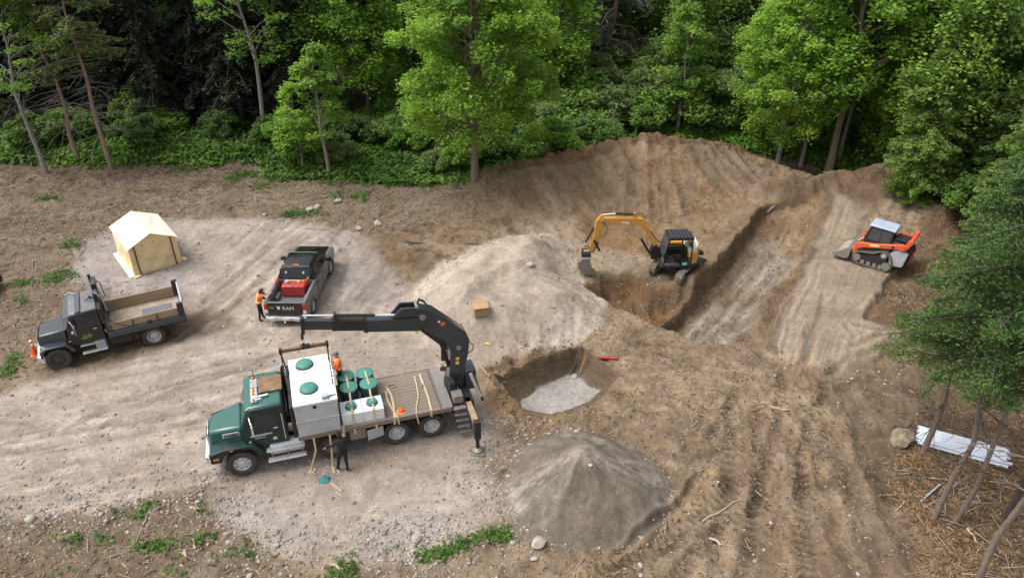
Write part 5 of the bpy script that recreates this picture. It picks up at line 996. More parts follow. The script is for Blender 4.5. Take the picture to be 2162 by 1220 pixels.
    MB().hexa([(.99, y0 + .04, 1.35), (.80, y0 + .04, 2.32), (.80, y1 - .04, 2.32), (.99, y1 - .04, 1.35), (.975, y0 + .04, 1.35), (.785, y0 + .04, 2.32), (.785, y1 - .04, 2.32), (.975, y1 - .04, 1.35)]).build('front_glass', M['glassl'], t)
    MB().box(-.44, -.42, y0 + .04, y1 - .04, 1.5, 2.30).build('rear_glass', M['glassl'], t)
    MB().box(-.10, .34, .24, .72, .98, 1.16).build('seat', M['seat'], t, bevel=.04); MB().box(-.22, -.10, .24, .72, 1.12, 1.72).build('seat_back', M['seat'], t, bevel=.05)
    MB().box(.66, .84, .3, .7, .87, 1.30).build('console', M['blackm'], t, bevel=.03); MB().box(.1, .90, .05, .90, .86, .88).build('floor_mat', M['liner'], t)
    for y in (.30, .66): MB().tube([(.55, y, .9), (.50, y, 1.34)], .018).build('control_lever', M['blackm'], t)
    # boom swing bracket, boom, dipper, cylinders
    by = -.08
    MB().prism([(.98, .70), (1.42, .80), (1.46, 1.30), (1.30, 1.62), (1.12, 1.50), (.98, 1.30)], 'y', by - .17, by + .17).build('swing_bracket', M['blackm'], t, bevel=.02)
    MB().prism([(1.22, 1.50), (1.40, 1.66), (1.76, 2.24), (2.10, 2.72), (2.46, 2.74), (4.06, 2.94), (4.14, 3.12), (4.02, 3.20), (2.32, 3.14), (2.02, 3.08), (1.86, 2.90), (1.58, 2.34), (1.22, 1.72), (1.12, 1.58)], 'y', by - .11, by + .11).build('boom', M['cat'], t, bevel=.02)
    MB().prism([(4.14, 3.34), (4.02, 3.26), (3.90, 2.88), (4.12, 2.20), (4.44, 1.28), (4.62, 1.26), (4.66, 1.36), (4.46, 2.16), (4.38, 3.02)], 'y', by - .09, by + .09).build('dipper_arm', M['cat'], t, bevel=.02)
    for (x, z, rr) in ((1.28, 1.56, .07), (4.05, 3.02, .08), (4.54, 1.30, .06)): MB().cyl((x, by - .16, z), (x, by + .16, z), rr, n=12).build('pivot_pin', M['steel'], t)
    MB().cyl((2.46, by, 3.32), (3.42, by, 3.38), .06, n=12).build('arm_cylinder', M['blackm'], t); MB().cyl((3.40, by, 3.38), (4.08, by, 3.34), .032, n=10).build('cylinder_rod', M['white'], t)
    MB().prism([(2.30, 3.12), (2.56, 3.14), (2.50, 3.38), (2.40, 3.38)], 'y', by - .07, by + .07).build('cylinder_bracket', M['cat'], t)
    for s in (-.10, .10): MB().cyl((1.50, by + s, 1.10), (2.02, by + s, 1.96), .055, n=12).build('lift_cylinder', M['blackm'], t); MB().cyl((1.98, by + s, 1.90), (2.42, by + s, 2.66), .03, n=10).build('cylinder_rod', M['chrome'], t)
    MB().cyl((4.46, by, 2.62), (4.84, by, 1.80), .05, n=12).build('bucket_cylinder', M['blackm'], t); MB().cyl((4.82, by, 1.84), (4.98, by, 1.46), .028, n=10).build('cylinder_rod', M['chrome'], t)
    MB().cyl((4.42, by + .13, 1.95), (4.12, by + .13, 1.35), .06, n=10).build('thumb_cylinder', M['blackm'], t); MB().cbox((4.30, by, 1.50), (.07, .16, .62), (0, R(-24), 0)).build('thumb', M['steel'], t, bevel=.01)
    for s in (-.12, .12): MB().tube([(4.98, by + s, 1.46), (4.62, by + s * .8, 1.50)], .03).build('link_arm', M['blackm'], t); MB().tube([(4.98, by + s, 1.46), (4.98, by + s, 1.10)], .03).build('link_arm', M['blackm'], t)
    MB().box(4.55, 5.02, by - .16, by + .16, .98, 1.16).build('coupler', M['blackm'], t, bevel=.02)
    bk = [(4.62, 1.00), (5.04, 1.00), (5.24, .72), (5.18, .40), (4.98, .16), (4.66, .02), (4.36, .04), (4.36, .08), (4.64, .07), (4.94, .20), (5.12, .42), (5.18, .70), (5.0, .94), (4.62, .94)]
    MB().prism(bk, 'y', by - .33, by + .33).build('bucket', M['steel'], t, bevel=.006)
    for s in (-1, 1): MB().prism([(4.62, .98), (5.02, .98), (5.20, .72), (5.15, .42), (4.96, .18), (4.66, .04), (4.38, .06), (4.50, .5)], 'y', by + s * .33 - .012, by + s * .33 + .012).build('bucket_side', M['steel'], t)
    for k in range(5): MB().hexa([(4.22, by - .31 + k * .145, .02), (4.40, by - .33 + k * .145, .02), (4.40, by - .27 + k * .145, .02), (4.22, by - .29 + k * .145, .02), (4.22, by - .31 + k * .145, .04), (4.40, by - .33 + k * .145, .09), (4.40, by - .27 + k * .145, .09), (4.22, by - .29 + k * .145, .04)]).build('tooth', M['steel'], t)
    MB().tube([(4.0, by + .12, 2.9), (3.78, by + .13, 2.7), (3.86, by + .13, 2.3), (4.08, by + .12, 2.05)], .02, 5).build('hydraulic_hose', M['blackm'], t)
    MB().tube([(2.5, by + .1, 3.36), (2.1, by + .1, 3.42), (1.88, by + .1, 3.1)], .02, 5).build('hydraulic_hose', M['blackm'], t)
    MB().tube([(1.75, by - .1, 2.5), (1.45, by - .1, 2.2), (1.1, by - .1, 1.7), (.8, by - .2, 1.5)], .025, 5).build('hydraulic_hose', M['blackm'], t)
    MB().prism([(2.7, 2.84), (3.1, 2.89), (3.1, 2.97), (2.7, 2.93)], 'y', by + .112, by + .118).build('boom_sticker', M['white'], t)
build_excavator(ex)

# ============================================================ TRACK LOADER
lx, ly = 19.1, 35.7
ld = thing('track_loader', 'orange red compact track loader with pale roof on the graded strip', 'loader', (lx, ly, gz(lx, ly) + .04), rot=(R(3), R(-2), R(143.5)))
def build_loader(t):
    prof = [(.92, .12), (1.0, .28), (.98, .46), (.84, .60), (.1, .78), (-.30, .98), (-.44, 1.03), (-.62, 1.0), (-.84, .72), (-.94, .40), (-.90, .14), (-.78, .02), (-.60, -.02), (.60, -.02), (.80, .02)]
    for s in (-1, 1):
        track_unit(0, 0, .3, .40, 44, M['crawler'], t, s * .70, prof)
        MB().prism([(.80, .16), (.80, .42), (-.30, .78), (-.56, .84), (-.78, .20)], 'y', s * .70 - .10, s * .70 + .14).build('track_frame', M['blackm'], t, bevel=.02)
        for x, z, rr in ((.78, .30, .20), (-.68, .26, .20), (-.45, .80, .17), (.45, .14, .11), (.15, .14, .11), (-.15, .14, .11), (-.42, .14, .11)): MB().cyl((x, s * .70 - .16, z), (x, s * .70 + .185, z), rr, n=16).build('roller', M['steel'], t)
        MB().cyl((-.45, s * .88, .80), (-.45, s * .92, .80), .08, n=12).build('sprocket_hub', M['alu'], t)
        # lift arm
        arm = [(1.02, .42), (1.12, .50), (1.08, .84), (.96, 1.06), (.76, 1.12), (.2, 1.22), (-.5, 1.42), (-1.1, 1.62), (-1.28, 1.58), (-1.30, 1.36), (-1.14, 1.26), (-.95, 1.32), (-.5, 1.20), (.2, 1.00), (.66, .88), (.84, .76), (.90, .50)]
        a = MB().prism(arm, 'y', s * .62, s * .82).build('lift_arm', M['kub'], t, bevel=.02)
        MB().prism([(.34, 1.07), (-.10, 1.17), (-.10, 1.27), (.34, 1.16)], 'y', s * .822, s * .828).build('side_lettering', M['hiyel'], a)
        MB().cyl((-.72, s * .82, 1.37), (-.72, s * .835, 1.37), .07, n=12).build('access_hole', M['blackm'], a)
        MB().prism([(-1.08, 1.30), (-1.30, 1.30), (-1.58, 1.86), (-1.50, 1.98), (-1.34, 1.94)], 'y', s * .62, s * .78).build('rear_link', M['kub'], t, bevel=.02)
        MB().prism([(-.62, .90), (-.80, .30), (-1.42, .42), (-1.50, 1.16), (-1.10, 1.28), (-.8, 1.14)], 'y', s * .48, s * .76).build('rear_side_panel', M['greyp'], t, bevel=.04)
        MB().cyl((-1.02, s * .70, 1.10), (-.1, s * .70, .92), .045, n=10).build('lift_cylinder', M['blackm'], t); MB().cyl((.82, s * .5, 1.02), (1.18, s * .5, .56), .04, n=10).build('tilt_cylinder', M['alu'], t)
    MB().box(-1.2, .70, -.50, .50, .28, .98).build('hull', M['blackm'], t, bevel=.03)
    MB().prism([(-1.20, .40), (-1.54, .46), (-1.62, 1.20), (-1.40, 1.50), (-.60, 1.56), (-.60, .9)], 'y', -.48, .48).build('engine_cover', M['blackm'], t, bevel=.05)
    MB().prism([(-1.56, .50), (-1.60, .50), (-1.68, 1.18), (-1.63, 1.20)], 'y', .18, .46).build('rear_door_panel', M['red'], t); MB().prism([(-1.56, .50), (-1.60, .50), (-1.68, 1.18), (-1.63, 1.20)], 'y', -.46, -.18).build('rear_door_panel', M['red'], t)
    MB().box(-1.52, -1.36, -.62, .62, 1.80, 1.94).build('cross_tube', M['kub'], t, bevel=.02)
    MB().prism([(-.60, 1.58), (-1.34, 1.60), (-1.30, 1.72), (-.62, 1.70)], 'y', -.40, .40).build('rear_grille', M['blackm'], t, bevel=.02)
    MB().prism([(-.7, 1.72), (-1.3, 1.73), (-1.3, 1.77), (-.7, 1.77)], 'y', -.44, -.34).build('rear_trim', M['kub'], t)
    # cab
    MB().prism([(.72, .95), (.78, 1.30), (.60, 2.04), (-.54, 2.04), (-.58, .95)], 'y', -.50, .50).build('cab', M['blackm'], t, bevel=.03)
    for s in (-1, 1): MB().prism([(.62, 1.30), (.50, 1.94), (-.44, 1.94), (-.46, 1.30)], 'y', s * .502, s * .510).build('side_window', M['glassl'], t); MB().box(.0, .04, s * .508, s * .516, 1.3, 1.94).build('window_bar', M['blackm'], t)
    MB().hexa([(.80, -.42, 1.30), (.62, -.42, 1.98), (.62, .42, 1.98), (.80, .42, 1.30), (.785, -.42, 1.30), (.605, -.42, 1.98), (.605, .42, 1.98), (.785, .42, 1.30)]).build('front_door_glass', M['glassl'], t)
    MB().hexa([(-.62, -.55, 2.03), (.70, -.55, 2.03), (.70, .55, 2.03), (-.62, .55, 2.03), (-.58, -.50, 2.13), (.62, -.50, 2.12), (.62, .50, 2.12), (-.58, .50, 2.13)]).build('roof', M['roofp'], t, bevel=.03)
    for s in (-.4, .4): MB().cbox((.74, s, 1.90 - .6), (.06, .10, .08)).build('work_lamp', M['lamp'], t)
    # bucket
    bk = [(1.14, .62), (1.26, .66), (1.34, .64), (1.40, .22), (1.98, .10), (2.02, .06), (1.34, .04), (1.16, .16)]
    MB().prism(bk, 'y', -.92, .92).build('bucket', M['steel'], t, bevel=.01)
    for s in (-1, 1): MB().prism([(1.14, .62), (1.30, .66), (1.98, .12), (2.0, .06), (1.34, .04), (1.16, .16)], 'y', s * .92 - .012, s * .92 + .012).build('bucket_side', M['steel'], t)
    m = MB(); m.prism([(1.38, .10), (1.38, .46), (1.62, .36), (1.86, .13)], 'y', -.9, .9); m.build('soil_load', M['sandf'], t, bevel=.05)
build_loader(ld)
# ============================================================ PEOPLE
import bmesh
def person(label, loc, rz, J, mats, vest=False, cap=None, hair=True, tape_back=True):
    """J: joints in metres, person faces +X, left is +Y. One skinned continuous body."""
    t = thing('person', label, 'person', loc, rz)
    names = list(J); idx = {n: i for i, n in enumerate(names)}
    E_ = [('pelvis', 'waist', 's'), ('waist', 'chest', 's'), ('chest', 'neck', 's'), ('neck', 'head', 'h'), ('head', 'crown', 'h')]
    for s in 'LR': E_ += [('chest', 'sho' + s, 's'), ('sho' + s, 'elb' + s, 'u'), ('elb' + s, 'wri' + s, 'f'), ('wri' + s, 'palm' + s, 'd'), ('pelvis', 'hip' + s, 't'), ('hip' + s, 'kne' + s, 't'), ('kne' + s, 'ank' + s, 't'), ('ank' + s, 'toe' + s, 'b')]
    rad = dict(pelvis=(.155, .125), waist=(.145, .115), chest=(.165, .125), neck=(.06, .06), head=(.078, .09), crown=(.07, .08), sho=(.075, .075), elb=(.05, .05), wri=(.036, .034), palm=(.042, .022), hip=(.105, .105), kne=(.07, .07), ank=(.052, .052), toe=(.05, .04))
    me = bpy.data.meshes.new('body'); me.from_pydata([J[n] for n in names], [(idx[a], idx[b]) for a, b, _ in E_], [])
    o = bpy.data.objects.new('tmp', me); C.objects.link(o)
    o.modifiers.new('skin', 'SKIN'); sv = me.skin_vertices[0].data
    for n in names:
        k = n[:-1] if n[-1] in 'LR' else n; sv[idx[n]].radius = rad[k]
    for v in sv: v.use_root = False
    sv[idx['pelvis']].use_root = True
    ss = o.modifiers.new('ss', 'SUBSURF'); ss.levels = 2; ss.render_levels = 2
    dg = bpy.context.evaluated_depsgraph_get(); dg.update(); bm_me = bpy.data.meshes.new_from_object(o.evaluated_get(dg)); bpy.data.objects.remove(o)
    mb = MB(); mb.v = [tuple(v.co) for v in bm_me.vertices]; mb.f = [tuple(p.vertices) for p in bm_me.polygons]; nbody = len(mb.f)
    for s in 'LR':      # fingers and thumb
        w_ = Vector(J['wri' + s]); p = Vector(J['palm' + s]); d = (p - w_).normalized(); side = d.cross(Vector((0, 0, 1)) if abs(d.z) < .8 else Vector((1, 0, 0))).normalized(); dn = side.cross(d).normalized(); dn = dn if dn.z < 0 else -dn
        for k, L in enumerate((.070, .080, .076, .060)):
            a = p + side * (-.030 + .020 * k) - d * .01; b = a + d * L * .55 + dn * .008; c = b + (d * .6 + dn * .6).normalized() * L * .5
            mb.tube([a, b, c], [.0105, .010, .008], 6)
        sg = 1 if s == 'L' else -1
        a = w_.lerp(p, .4) + side * .03 * sg; b = a + (d * .5 + side * sg).normalized() * .035; mb.tube([a, b, b + d * .03], [.013, .012, .009], 6)
    hd = Vector(J['head']); ax = (Vector(J['crown']) - hd); f_ = Vector(J.get('face', (1, 0, 0))).normalized() if 'face' in J else Vector((1, 0, 0))
    mid = hd + ax * .35; nf = len(mb.f)
    sd = Vector((0, 0, 1)).cross(f_).normalized()
    mb.cyl(mid + f_ * .085 + Vector((0, 0, .02)), mid + f_ * .115 - Vector((0, 0, .015)), .010, .016, 6)          # nose
    mb.tube([mid + f_ * .088 - Vector((0, 0, .045)) - sd * .022, mid + f_ * .094 - Vector((0, 0, .045)), mid + f_ * .088 - Vector((0, 0, .045)) + sd * .022], .006, 5)  # mouth
    for sg in (-1, 1):
        mb.sphere(mid + sd * sg * .085, .028, (.6, .35, 1), 8, 5); mb.sphere(mid + f_ * .082 + sd * sg * .032 + Vector((0, 0, .025)), .010, n=6, m=4)
    m2 = mb.mesh('body', None)
    ml = [mats[k] for k in ('skin', 'shirt', 'fore', 'trous', 'boot')]
    for m_ in ml: m2.materials.append(m_)
    cat_ = dict(s=1, h=0, u=1, f=2, d=0, t=3, b=4); segs = [(Vector(J[a]), Vector(J[b]), cat_[c], c) for a, b, c in E_]; kinds = []
    for p in m2.polygons:
        c = p.center; best = 1e9; kk = 's'
        for a, b, mi, kd in segs:
            ab = b - a; u = max(0, min(1, (c - a).dot(ab) / max(1e-9, ab.length_squared))); d_ = (c - a - ab * u).length - (.06 if kd in 's' else .0)
            if d_ < best: best = d_; bi = mi; kk = kd
        if kk == 's' and c.z < J['pelvis'][2] + .04: bi = 3
        if p.index >= nf or (p.index >= nbody): bi = 0
        p.material_index = bi; kinds.append(kk)
    body = link('body', m2, t)
    if vest:
        bm = bmesh.new(); bm.from_mesh(m2); bm.faces.ensure_lookup_table()
        kill = [f for f in bm.faces if not (kinds[f.index] in ('s',) and J['pelvis'][2] - .03 < f.calc_center_median().z < J['neck'][2] + .01) or f.index >= nbody]
        bmesh.ops.delete(bm, geom=kill, context='FACES')
        bm.normal_update()
        for v in bm.verts: v.co += v.normal * .016
        bmesh.ops.subdivide_edges(bm, edges=bm.edges[:], cuts=2, use_grid_fill=True)
        vm = bpy.data.meshes.new('vest'); bm.to_mesh(vm); bm.free(); vm.materials.append(M['vest']); vm.materials.append(M['tape']); vm.shade_smooth()
        pz = J['pelvis'][2]; cz = J['chest'][2]
        for p in vm.polygons: p.material_index = 0
        for p in vm.polygons:
            z = p.center.z; y = p.center.y - J['chest'][1]
            if abs(z - (pz + .12)) < .035 or (z > pz + .16 and abs(abs(y) - .085) < .03): p.material_index = 1
        vo = link('vest', vm, t); so_ = vo.modifiers.new('s', 'SOLIDIFY'); so_.thickness = .012; so_.offset = 1
    top = hd + ax * .55
    if hair:
        MB().sphere(top - f_ * .012 + Vector((0, 0, .0)), .098, (1, 1, .95), 14, 9).build('hair', M['hair'], t)
    if cap:
        cp = MB().lathe([(.0001, .10), (.05, .09), (.09, .055), (.104, .0), (.1, -.01)], (0, 0, 0), 'z', 16)
        c0 = top + Vector((0, 0, .025)); cp.v = [tuple(Vector(v) + c0) for v in cp.v]
        cp.hexa([tuple(c0 + f_ * a + sd * b + Vector((0, 0, z))) for a, b, z in [(.07, -.075, 0), (.18, -.05, -.02), (.18, .05, -.02), (.07, .075, 0), (.07, -.075, .012), (.18, -.05, -.008), (.18, .05, -.008), (.07, .075, .012)]])
        cp.build('cap', M[cap], t)
    return t
def std(**k):
    J = dict(pelvis=(0, 0, .98), waist=(0, 0, 1.15), chest=(0, 0, 1.34), neck=(.01, 0, 1.50), head=(.03, 0, 1.60), crown=(.03, 0, 1.72), shoL=(0, .19, 1.42), shoR=(0, -.19, 1.42), elbL=(0, .24, 1.14), elbR=(0, -.24, 1.14), wriL=(.05, .25, .90), wriR=(.05, -.25, .90), palmL=(.07, .25, .82), palmR=(.07, -.25, .82),
             hipL=(0, .10, .92), hipR=(0, -.10, .92), kneL=(.03, .11, .50), kneR=(.03, -.11, .50), ankL=(0, .12, .09), ankR=(0, -.12, .09), toeL=(.16, .14, .05), toeR=(.16, -.14, .05))
    J.update(k); return J
x, y = spot(553, 679)
person('man in orange hi-vis vest and navy trousers leaning on the pickup bed', (x, y + .05, gz(x, y)), R(20),
       std(chest=(.10, 0, 1.34), neck=(.18, 0, 1.48), head=(.23, 0, 1.57), crown=(.25, 0, 1.69), waist=(.03, 0, 1.16), shoL=(.12, .19, 1.42), shoR=(.12, -.19, 1.42), elbL=(.36, .26, 1.26), elbR=(.36, -.24, 1.26), wriL=(.56, .10, 1.36), wriR=(.56, -.06, 1.38), palmL=(.62, .03, 1.38), palmR=(.63, .0, 1.42), kneL=(.06, .11, .5), ankL=(.08, .13, .09), toeL=(.24, .15, .05), kneR=(-.03, -.11, .5), ankR=(-.10, -.12, .09), toeR=(.06, -.14, .05)),
       dict(skin=M['skin'], shirt=M['shirt'], fore=M['skin'], trous=M['trous'], boot=M['boot']), vest=True, hair=True, cap=None)
p = on_truck(-3.93, -1.02, 1.42)
person('worker in grey cap and orange hi-vis vest standing on the deck beside the tank', (p[0], p[1], 1.40), R(200),
       std(elbL=(.10, .27, 1.16), elbR=(.10, -.27, 1.16), wriL=(.27, .08, 1.22), wriR=(.27, -.08, 1.26), palmL=(.30, .0, 1.23), palmR=(.31, .02, 1.28), kneL=(.05, .12, .5), kneR=(.0, -.12, .5)),
       dict(skin=M['skin'], shirt=M['vest'], fore=M['vest'], trous=M['blk'], boot=M['boot']), vest=True, hair=False, cap='capg')
x, y = spot(728, 991)
person('man dressed all in black working at the straps beside the truck deck', (x, y, gz(x, y)), R(112),
       std(chest=(.08, 0, 1.33), neck=(.15, 0, 1.48), head=(.20, 0, 1.57), crown=(.22, 0, 1.69), waist=(.02, 0, 1.15), shoL=(.09, .19, 1.41), shoR=(.09, -.19, 1.41), elbL=(.20, .30, 1.18), elbR=(.20, -.26, 1.20), wriL=(.36, .52, 1.02), wriR=(.40, -.20, 1.30), palmL=(.42, .58, .97), palmR=(.46, -.18, 1.35), kneL=(.12, .16, .5), ankL=(.14, .22, .09), toeL=(.30, .25, .05), kneR=(.0, -.10, .5), ankR=(-.06, -.1, .09), toeR=(.10, -.12, .05)),
       dict(skin=M['skin'], shirt=M['blk'], fore=M['blk'], trous=M['blk'], boot=M['boot']), hair=True, cap='blk')

# ============================================================ SMALL THINGS ON SITE
def rest(name, mb, m, px, py, lab, cat, rz=0, dz=0.0, bevel=0, rot=None, group=None):
    x, y, z = gpt(px, py, dz); o = mb.build(name, m, bevel=bevel, loc=(x, y, z), rot=rot or (0, 0, rz)); return tag(o, lab, cat, group)
# straps hanging from the deck to the ground and lying there
def lying(px_pts, lab, m, wid=.03, z0=None, cat='strap', grp=None):
    P = [Vector(gpt(a, b, .03)) for a, b in px_pts]
    o = MB().band(P, (0, wid, 0) if abs((P[-1] - P[0]).x) > abs((P[-1] - P[0]).y) else (wid, 0, 0), .006).build('strap', M[m]); return tag(o, lab, cat, grp)
a = Vector(on_truck(-2.62, 1.36, 1.28)); b = Vector(on_truck(-2.62, 1.42, .7)); g = Vector(gpt(657, 990, .03)); g2 = Vector(gpt(652, 1001, .03))
tag(MB().band([a, b, g, g2], (BT.to_3x3() @ Vector((1, 0, 0))) * .035, .006).build('strap', M['strap']), 'tan strap hanging from the deck edge to the ground under the tank', 'strap')
a = Vector(on_truck(-3.20, 1.36, 1.28)); g = Vector(gpt(702, 985, .03)); g2 = Vector(gpt(706, 1000, .03))
tag(MB().band([a, a.lerp(g, .5) + Vector((.02, -.03, -.1)), g, g2], (BT.to_3x3() @ Vector((1, 0, 0))) * .035, .006).build('strap', M['strap']), 'tan strap slanting from the deck edge to the ground beside the man in black', 'strap')
lying([(648, 985), (666, 990), (660, 1000), (645, 995)], 'heap of strap webbing on the ground under the hanging strap', 'strap')
lying([(690, 995), (716, 1000), (712, 985), (698, 990)], 'loop of strap webbing on the ground behind the black clad man', 'strap')
lying([(697, 1018), (706, 1028), (712, 1042), (720, 1046), (721, 1038), (712, 1030), (702, 1020)], 'long loop of strap stretched out on the gravel beyond the teal cloth', 'strap', .025)
m = MB(); m.add([(-.22, -.12, 0), (.0, -.2, .02), (.2, -.12, 0), (.24, .1, .0), (.02, .2, .03), (-.2, .12, 0), (0, 0, .16), (.1, -.02, .13)], [(0, 1, 6), (1, 2, 7), (1, 7, 6), (2, 3, 7), (3, 4, 7), (4, 6, 7), (4, 5, 6), (5, 0, 6), (5, 4, 3, 2, 1, 0)])
rest('cloth', m, M['teal'], 685, 1013, 'crumpled teal cloth lying on the gravel near the strap loop', 'cloth', .3)
# cardboard box on the sand heap
x, y, z = gpt(1015, 652); cb = thing('cardboard_box', 'open brown cardboard box sitting on the sand heap', 'box', (x, y, z - .03), R(14))
MB().box(-.34, .34, -.22, .22, 0, .46).build('box_wall', M['card'], cb, bevel=.01)
for s in (-1, 1): MB().cbox((0, s * .27, .48), (.66, .18, .01), (R(s * 25), 0, 0)).build('flap', M['card'], cb)
MB().cbox((.39, 0, .50), (.16, .42, .01), (0, R(35), 0)).build('flap', M['card'], cb)
m = MB(); m.cbox((0, 0, .02), (.16, .10, .04)); 
for k in range(4): m.tube([(.07, -.04 + k * .026, .02), (.14, -.05 + k * .032, .03), (.19, -.055 + k * .035, .01)], .014, 5)
m.tube([(-.02, .05, .02), (.04, .10, .02)], .015, 5); rest('glove', m, M['yel'], 1027, 713, 'yellow work glove lying on the foot of the sand heap', 'glove', -.4, .01, .008)
m = MB(); m.box(-.45, .45, -.05, .05, .0, .06); m.box(-.30, .0, -.13, -.05, .0, .08)
o = rest('survey_tool', m, M['red'], 1283, 757, 'red and black hand tool lying beside the pit', 'tool', -.12, .02, .01); MB().box(-.28, .02, -.17, -.13, 0, .1).build('grip', M['blackm'], o)
# rod and string in the pit corner, plank stub and stone on the pit floor
def rod(pa_, za, pb_, zb, r, m, lab, name='rod', cat='rod'):
    A = spot(*pa_, za); B_ = spot(*pb_, zb); o = MB().tube([(0, 0, 0), (B_[0] - A[0], B_[1] - A[1], zb - za)], r, 6).build(name, m, loc=(A[0], A[1], za)); return tag(o, lab, cat)
rod((1206, 790), -1.15, (1228, 730), .15, .045, M['barkd'], 'dark measuring pole leaning in the far corner of the pit', 'measuring_pole', 'pole')
rod((1222, 792), -1.1, (1238, 749), -.0, .018, M['cat'], 'thin orange rod leaning against the right pit wall', 'rod')
rod((1097, 842), -1.1, (1106, 820), -.45, .018, M['steel'], 'short grey rod sticking up at the left end of the pit floor', 'rod')
# survey stakes
for (px, py, h, lab, nm) in [(1505, 724, .55, 'pale wooden stake at the near end of the cut, right one', 0), (1459, 713, .45, 'pale wooden stake at the near end of the cut, left one', 0), (1726, 432, .9, 'wooden stake standing on the dark soil above the cut', 0), (1150, 545, .8, 'thin wooden stake behind the sand heap', 0), (1333, 660, .35, 'short grey stake at the edge of the dug hollow', 0), (861, 580, .5, 'small stake with a red ribbon on the brown heap behind the pickup', 1)]:
    x, y, z = gpt(px, py); s_ = thing('survey_stake', lab, 'stake', (x, y, z - .05), .4); MB().prism([(-.025, 0), (.025, 0), (.025, h), (0, h + .05), (-.025, h)], 'y', -.015, .015).build('stake_wood', M['dead'], s_)
    if nm: MB().box(-.03, .06, -.018, .018, h - .12, h - .02).build('ribbon', M['orange'], s_)
for px, py, lab in ((1500, 491, 'tiny orange marking flag lying on the tan soil right of the excavator'), (1492, 384, 'orange painted stick lying on the back bank')): rest('marker', MB().tube([(-.18, -.05, .03), (.18, .08, .06)], .02, 5), M['orange'], px, py, lab, 'marker')
# bundle of white pipes at the right
x0, y0, z0 = gpt(1962, 925); x1, y1, z1 = gpt(2098, 963); pv = Vector((x1 - x0, y1 - y0, 0)); L_ = pv.length; ang_ = math.atan2(pv.y, pv.x)
cen = Vector(((x0 + x1) / 2, (y0 + y1) / 2, max(gz((x0 + x1) / 2, (y0 + y1) / 2), min(z0, z1))))
k = 0; pm = {}
for row in range(2):
    for j in range(9 - row):
        if k >= 16: break
        off = -.50 + j * .125 + row * .06; sh = rnd.uniform(-.12, .14); ln = 3.05
        if 'a' not in pm:
            m = MB(); n = 12; m.lathe([(.055, -ln / 2), (.055, ln / 2), (.047, ln / 2), (.047, -ln / 2)], (0, 0, 0), 'x', 12); m.f = [f for f in m.f if len(f) == 4]; m.add([], [])
            nn = 12; m.f += [(i, (i + 1) % nn, 3 * nn + (i + 1) % nn, 3 * nn + i) for i in range(nn)]; m.lathe([(.056, ln / 2 - .14), (.063, ln / 2 - .12), (.063, ln / 2 + .0), (.056, ln / 2)], (0, 0, 0), 'x', 12); pm['a'] = m.mesh('pipe', M['pipe'])
        nrm_ = Vector((-pv.y, pv.x, 0)).normalized(); q = cen + nrm_ * off + pv.normalized() * sh + Vector((0, 0, .07 + row * .10))
        o = link('plastic_pipe', pm['a'], None, q, (0, 0, ang_ + rnd.uniform(-.012, .012)))
        tag(o, 'long white plastic pipe in the bundle lying behind the bare trunks', 'pipe', 'white pipes piled at the wood edge'); k += 1
rod((1941, 1060), .1, (1985, 1022), .14, .035, M['greyp'], 'thin grey metal tube lying on the bark litter', 'metal_tube', 'tube')
rod((1996, 1085), .1, (1996, 1035), .3, .02, M['steel'], 'short steel rod propped beside the first bare trunk', 'rod')
# stones large enough to be picked out
def boulder(px, py, r, lab, m='stone', flat=.7, seed=0, grp=None, name='boulder'):
    rr = random.Random(seed * 7 + int(px)); x, y, z = gpt(px, py); r = r * (.8 if name == 'stone' else 1)
    bm = bmesh.new(); bmesh.ops.create_icosphere(bm, subdivisions=2, radius=1)
    off = [Vector((rr.uniform(-1, 1), rr.uniform(-1, 1), rr.uniform(-1, 1))).normalized() for _ in range(7)]; cut = [rr.uniform(.62, .95) for _ in off]
    for v in bm.verts:
        for n_, c_ in zip(off, cut):
            d = v.co.dot(n_)
            if d > c_: v.co -= n_ * (d - c_) * .85
        v.co += Vector((rr.uniform(-1, 1), rr.uniform(-1, 1), rr.uniform(-1, 1))) * .03
        v.co = Vector((v.co.x * r * 1.15, v.co.y * r * .9, v.co.z * r * flat))
    me = bpy.data.meshes.new(name); bm.to_mesh(me); bm.free(); me.materials.append(M[m]); me.shade_smooth(); me.set_sharp_from_angle(angle=.5)
    return tag(link(name, me, None, (x, y, z + r * flat * .45), (0, 0, rr.uniform(0, 6))), lab, name, grp)
boulder(1903, 932, .50, 'big mossy boulder left of the white pipes', 'moss', .75, 1)
boulder(1139, 1148, .27, 'broken tan rock at the foot of the grey gravel pile', 'stone', .7, 2, name='rock')
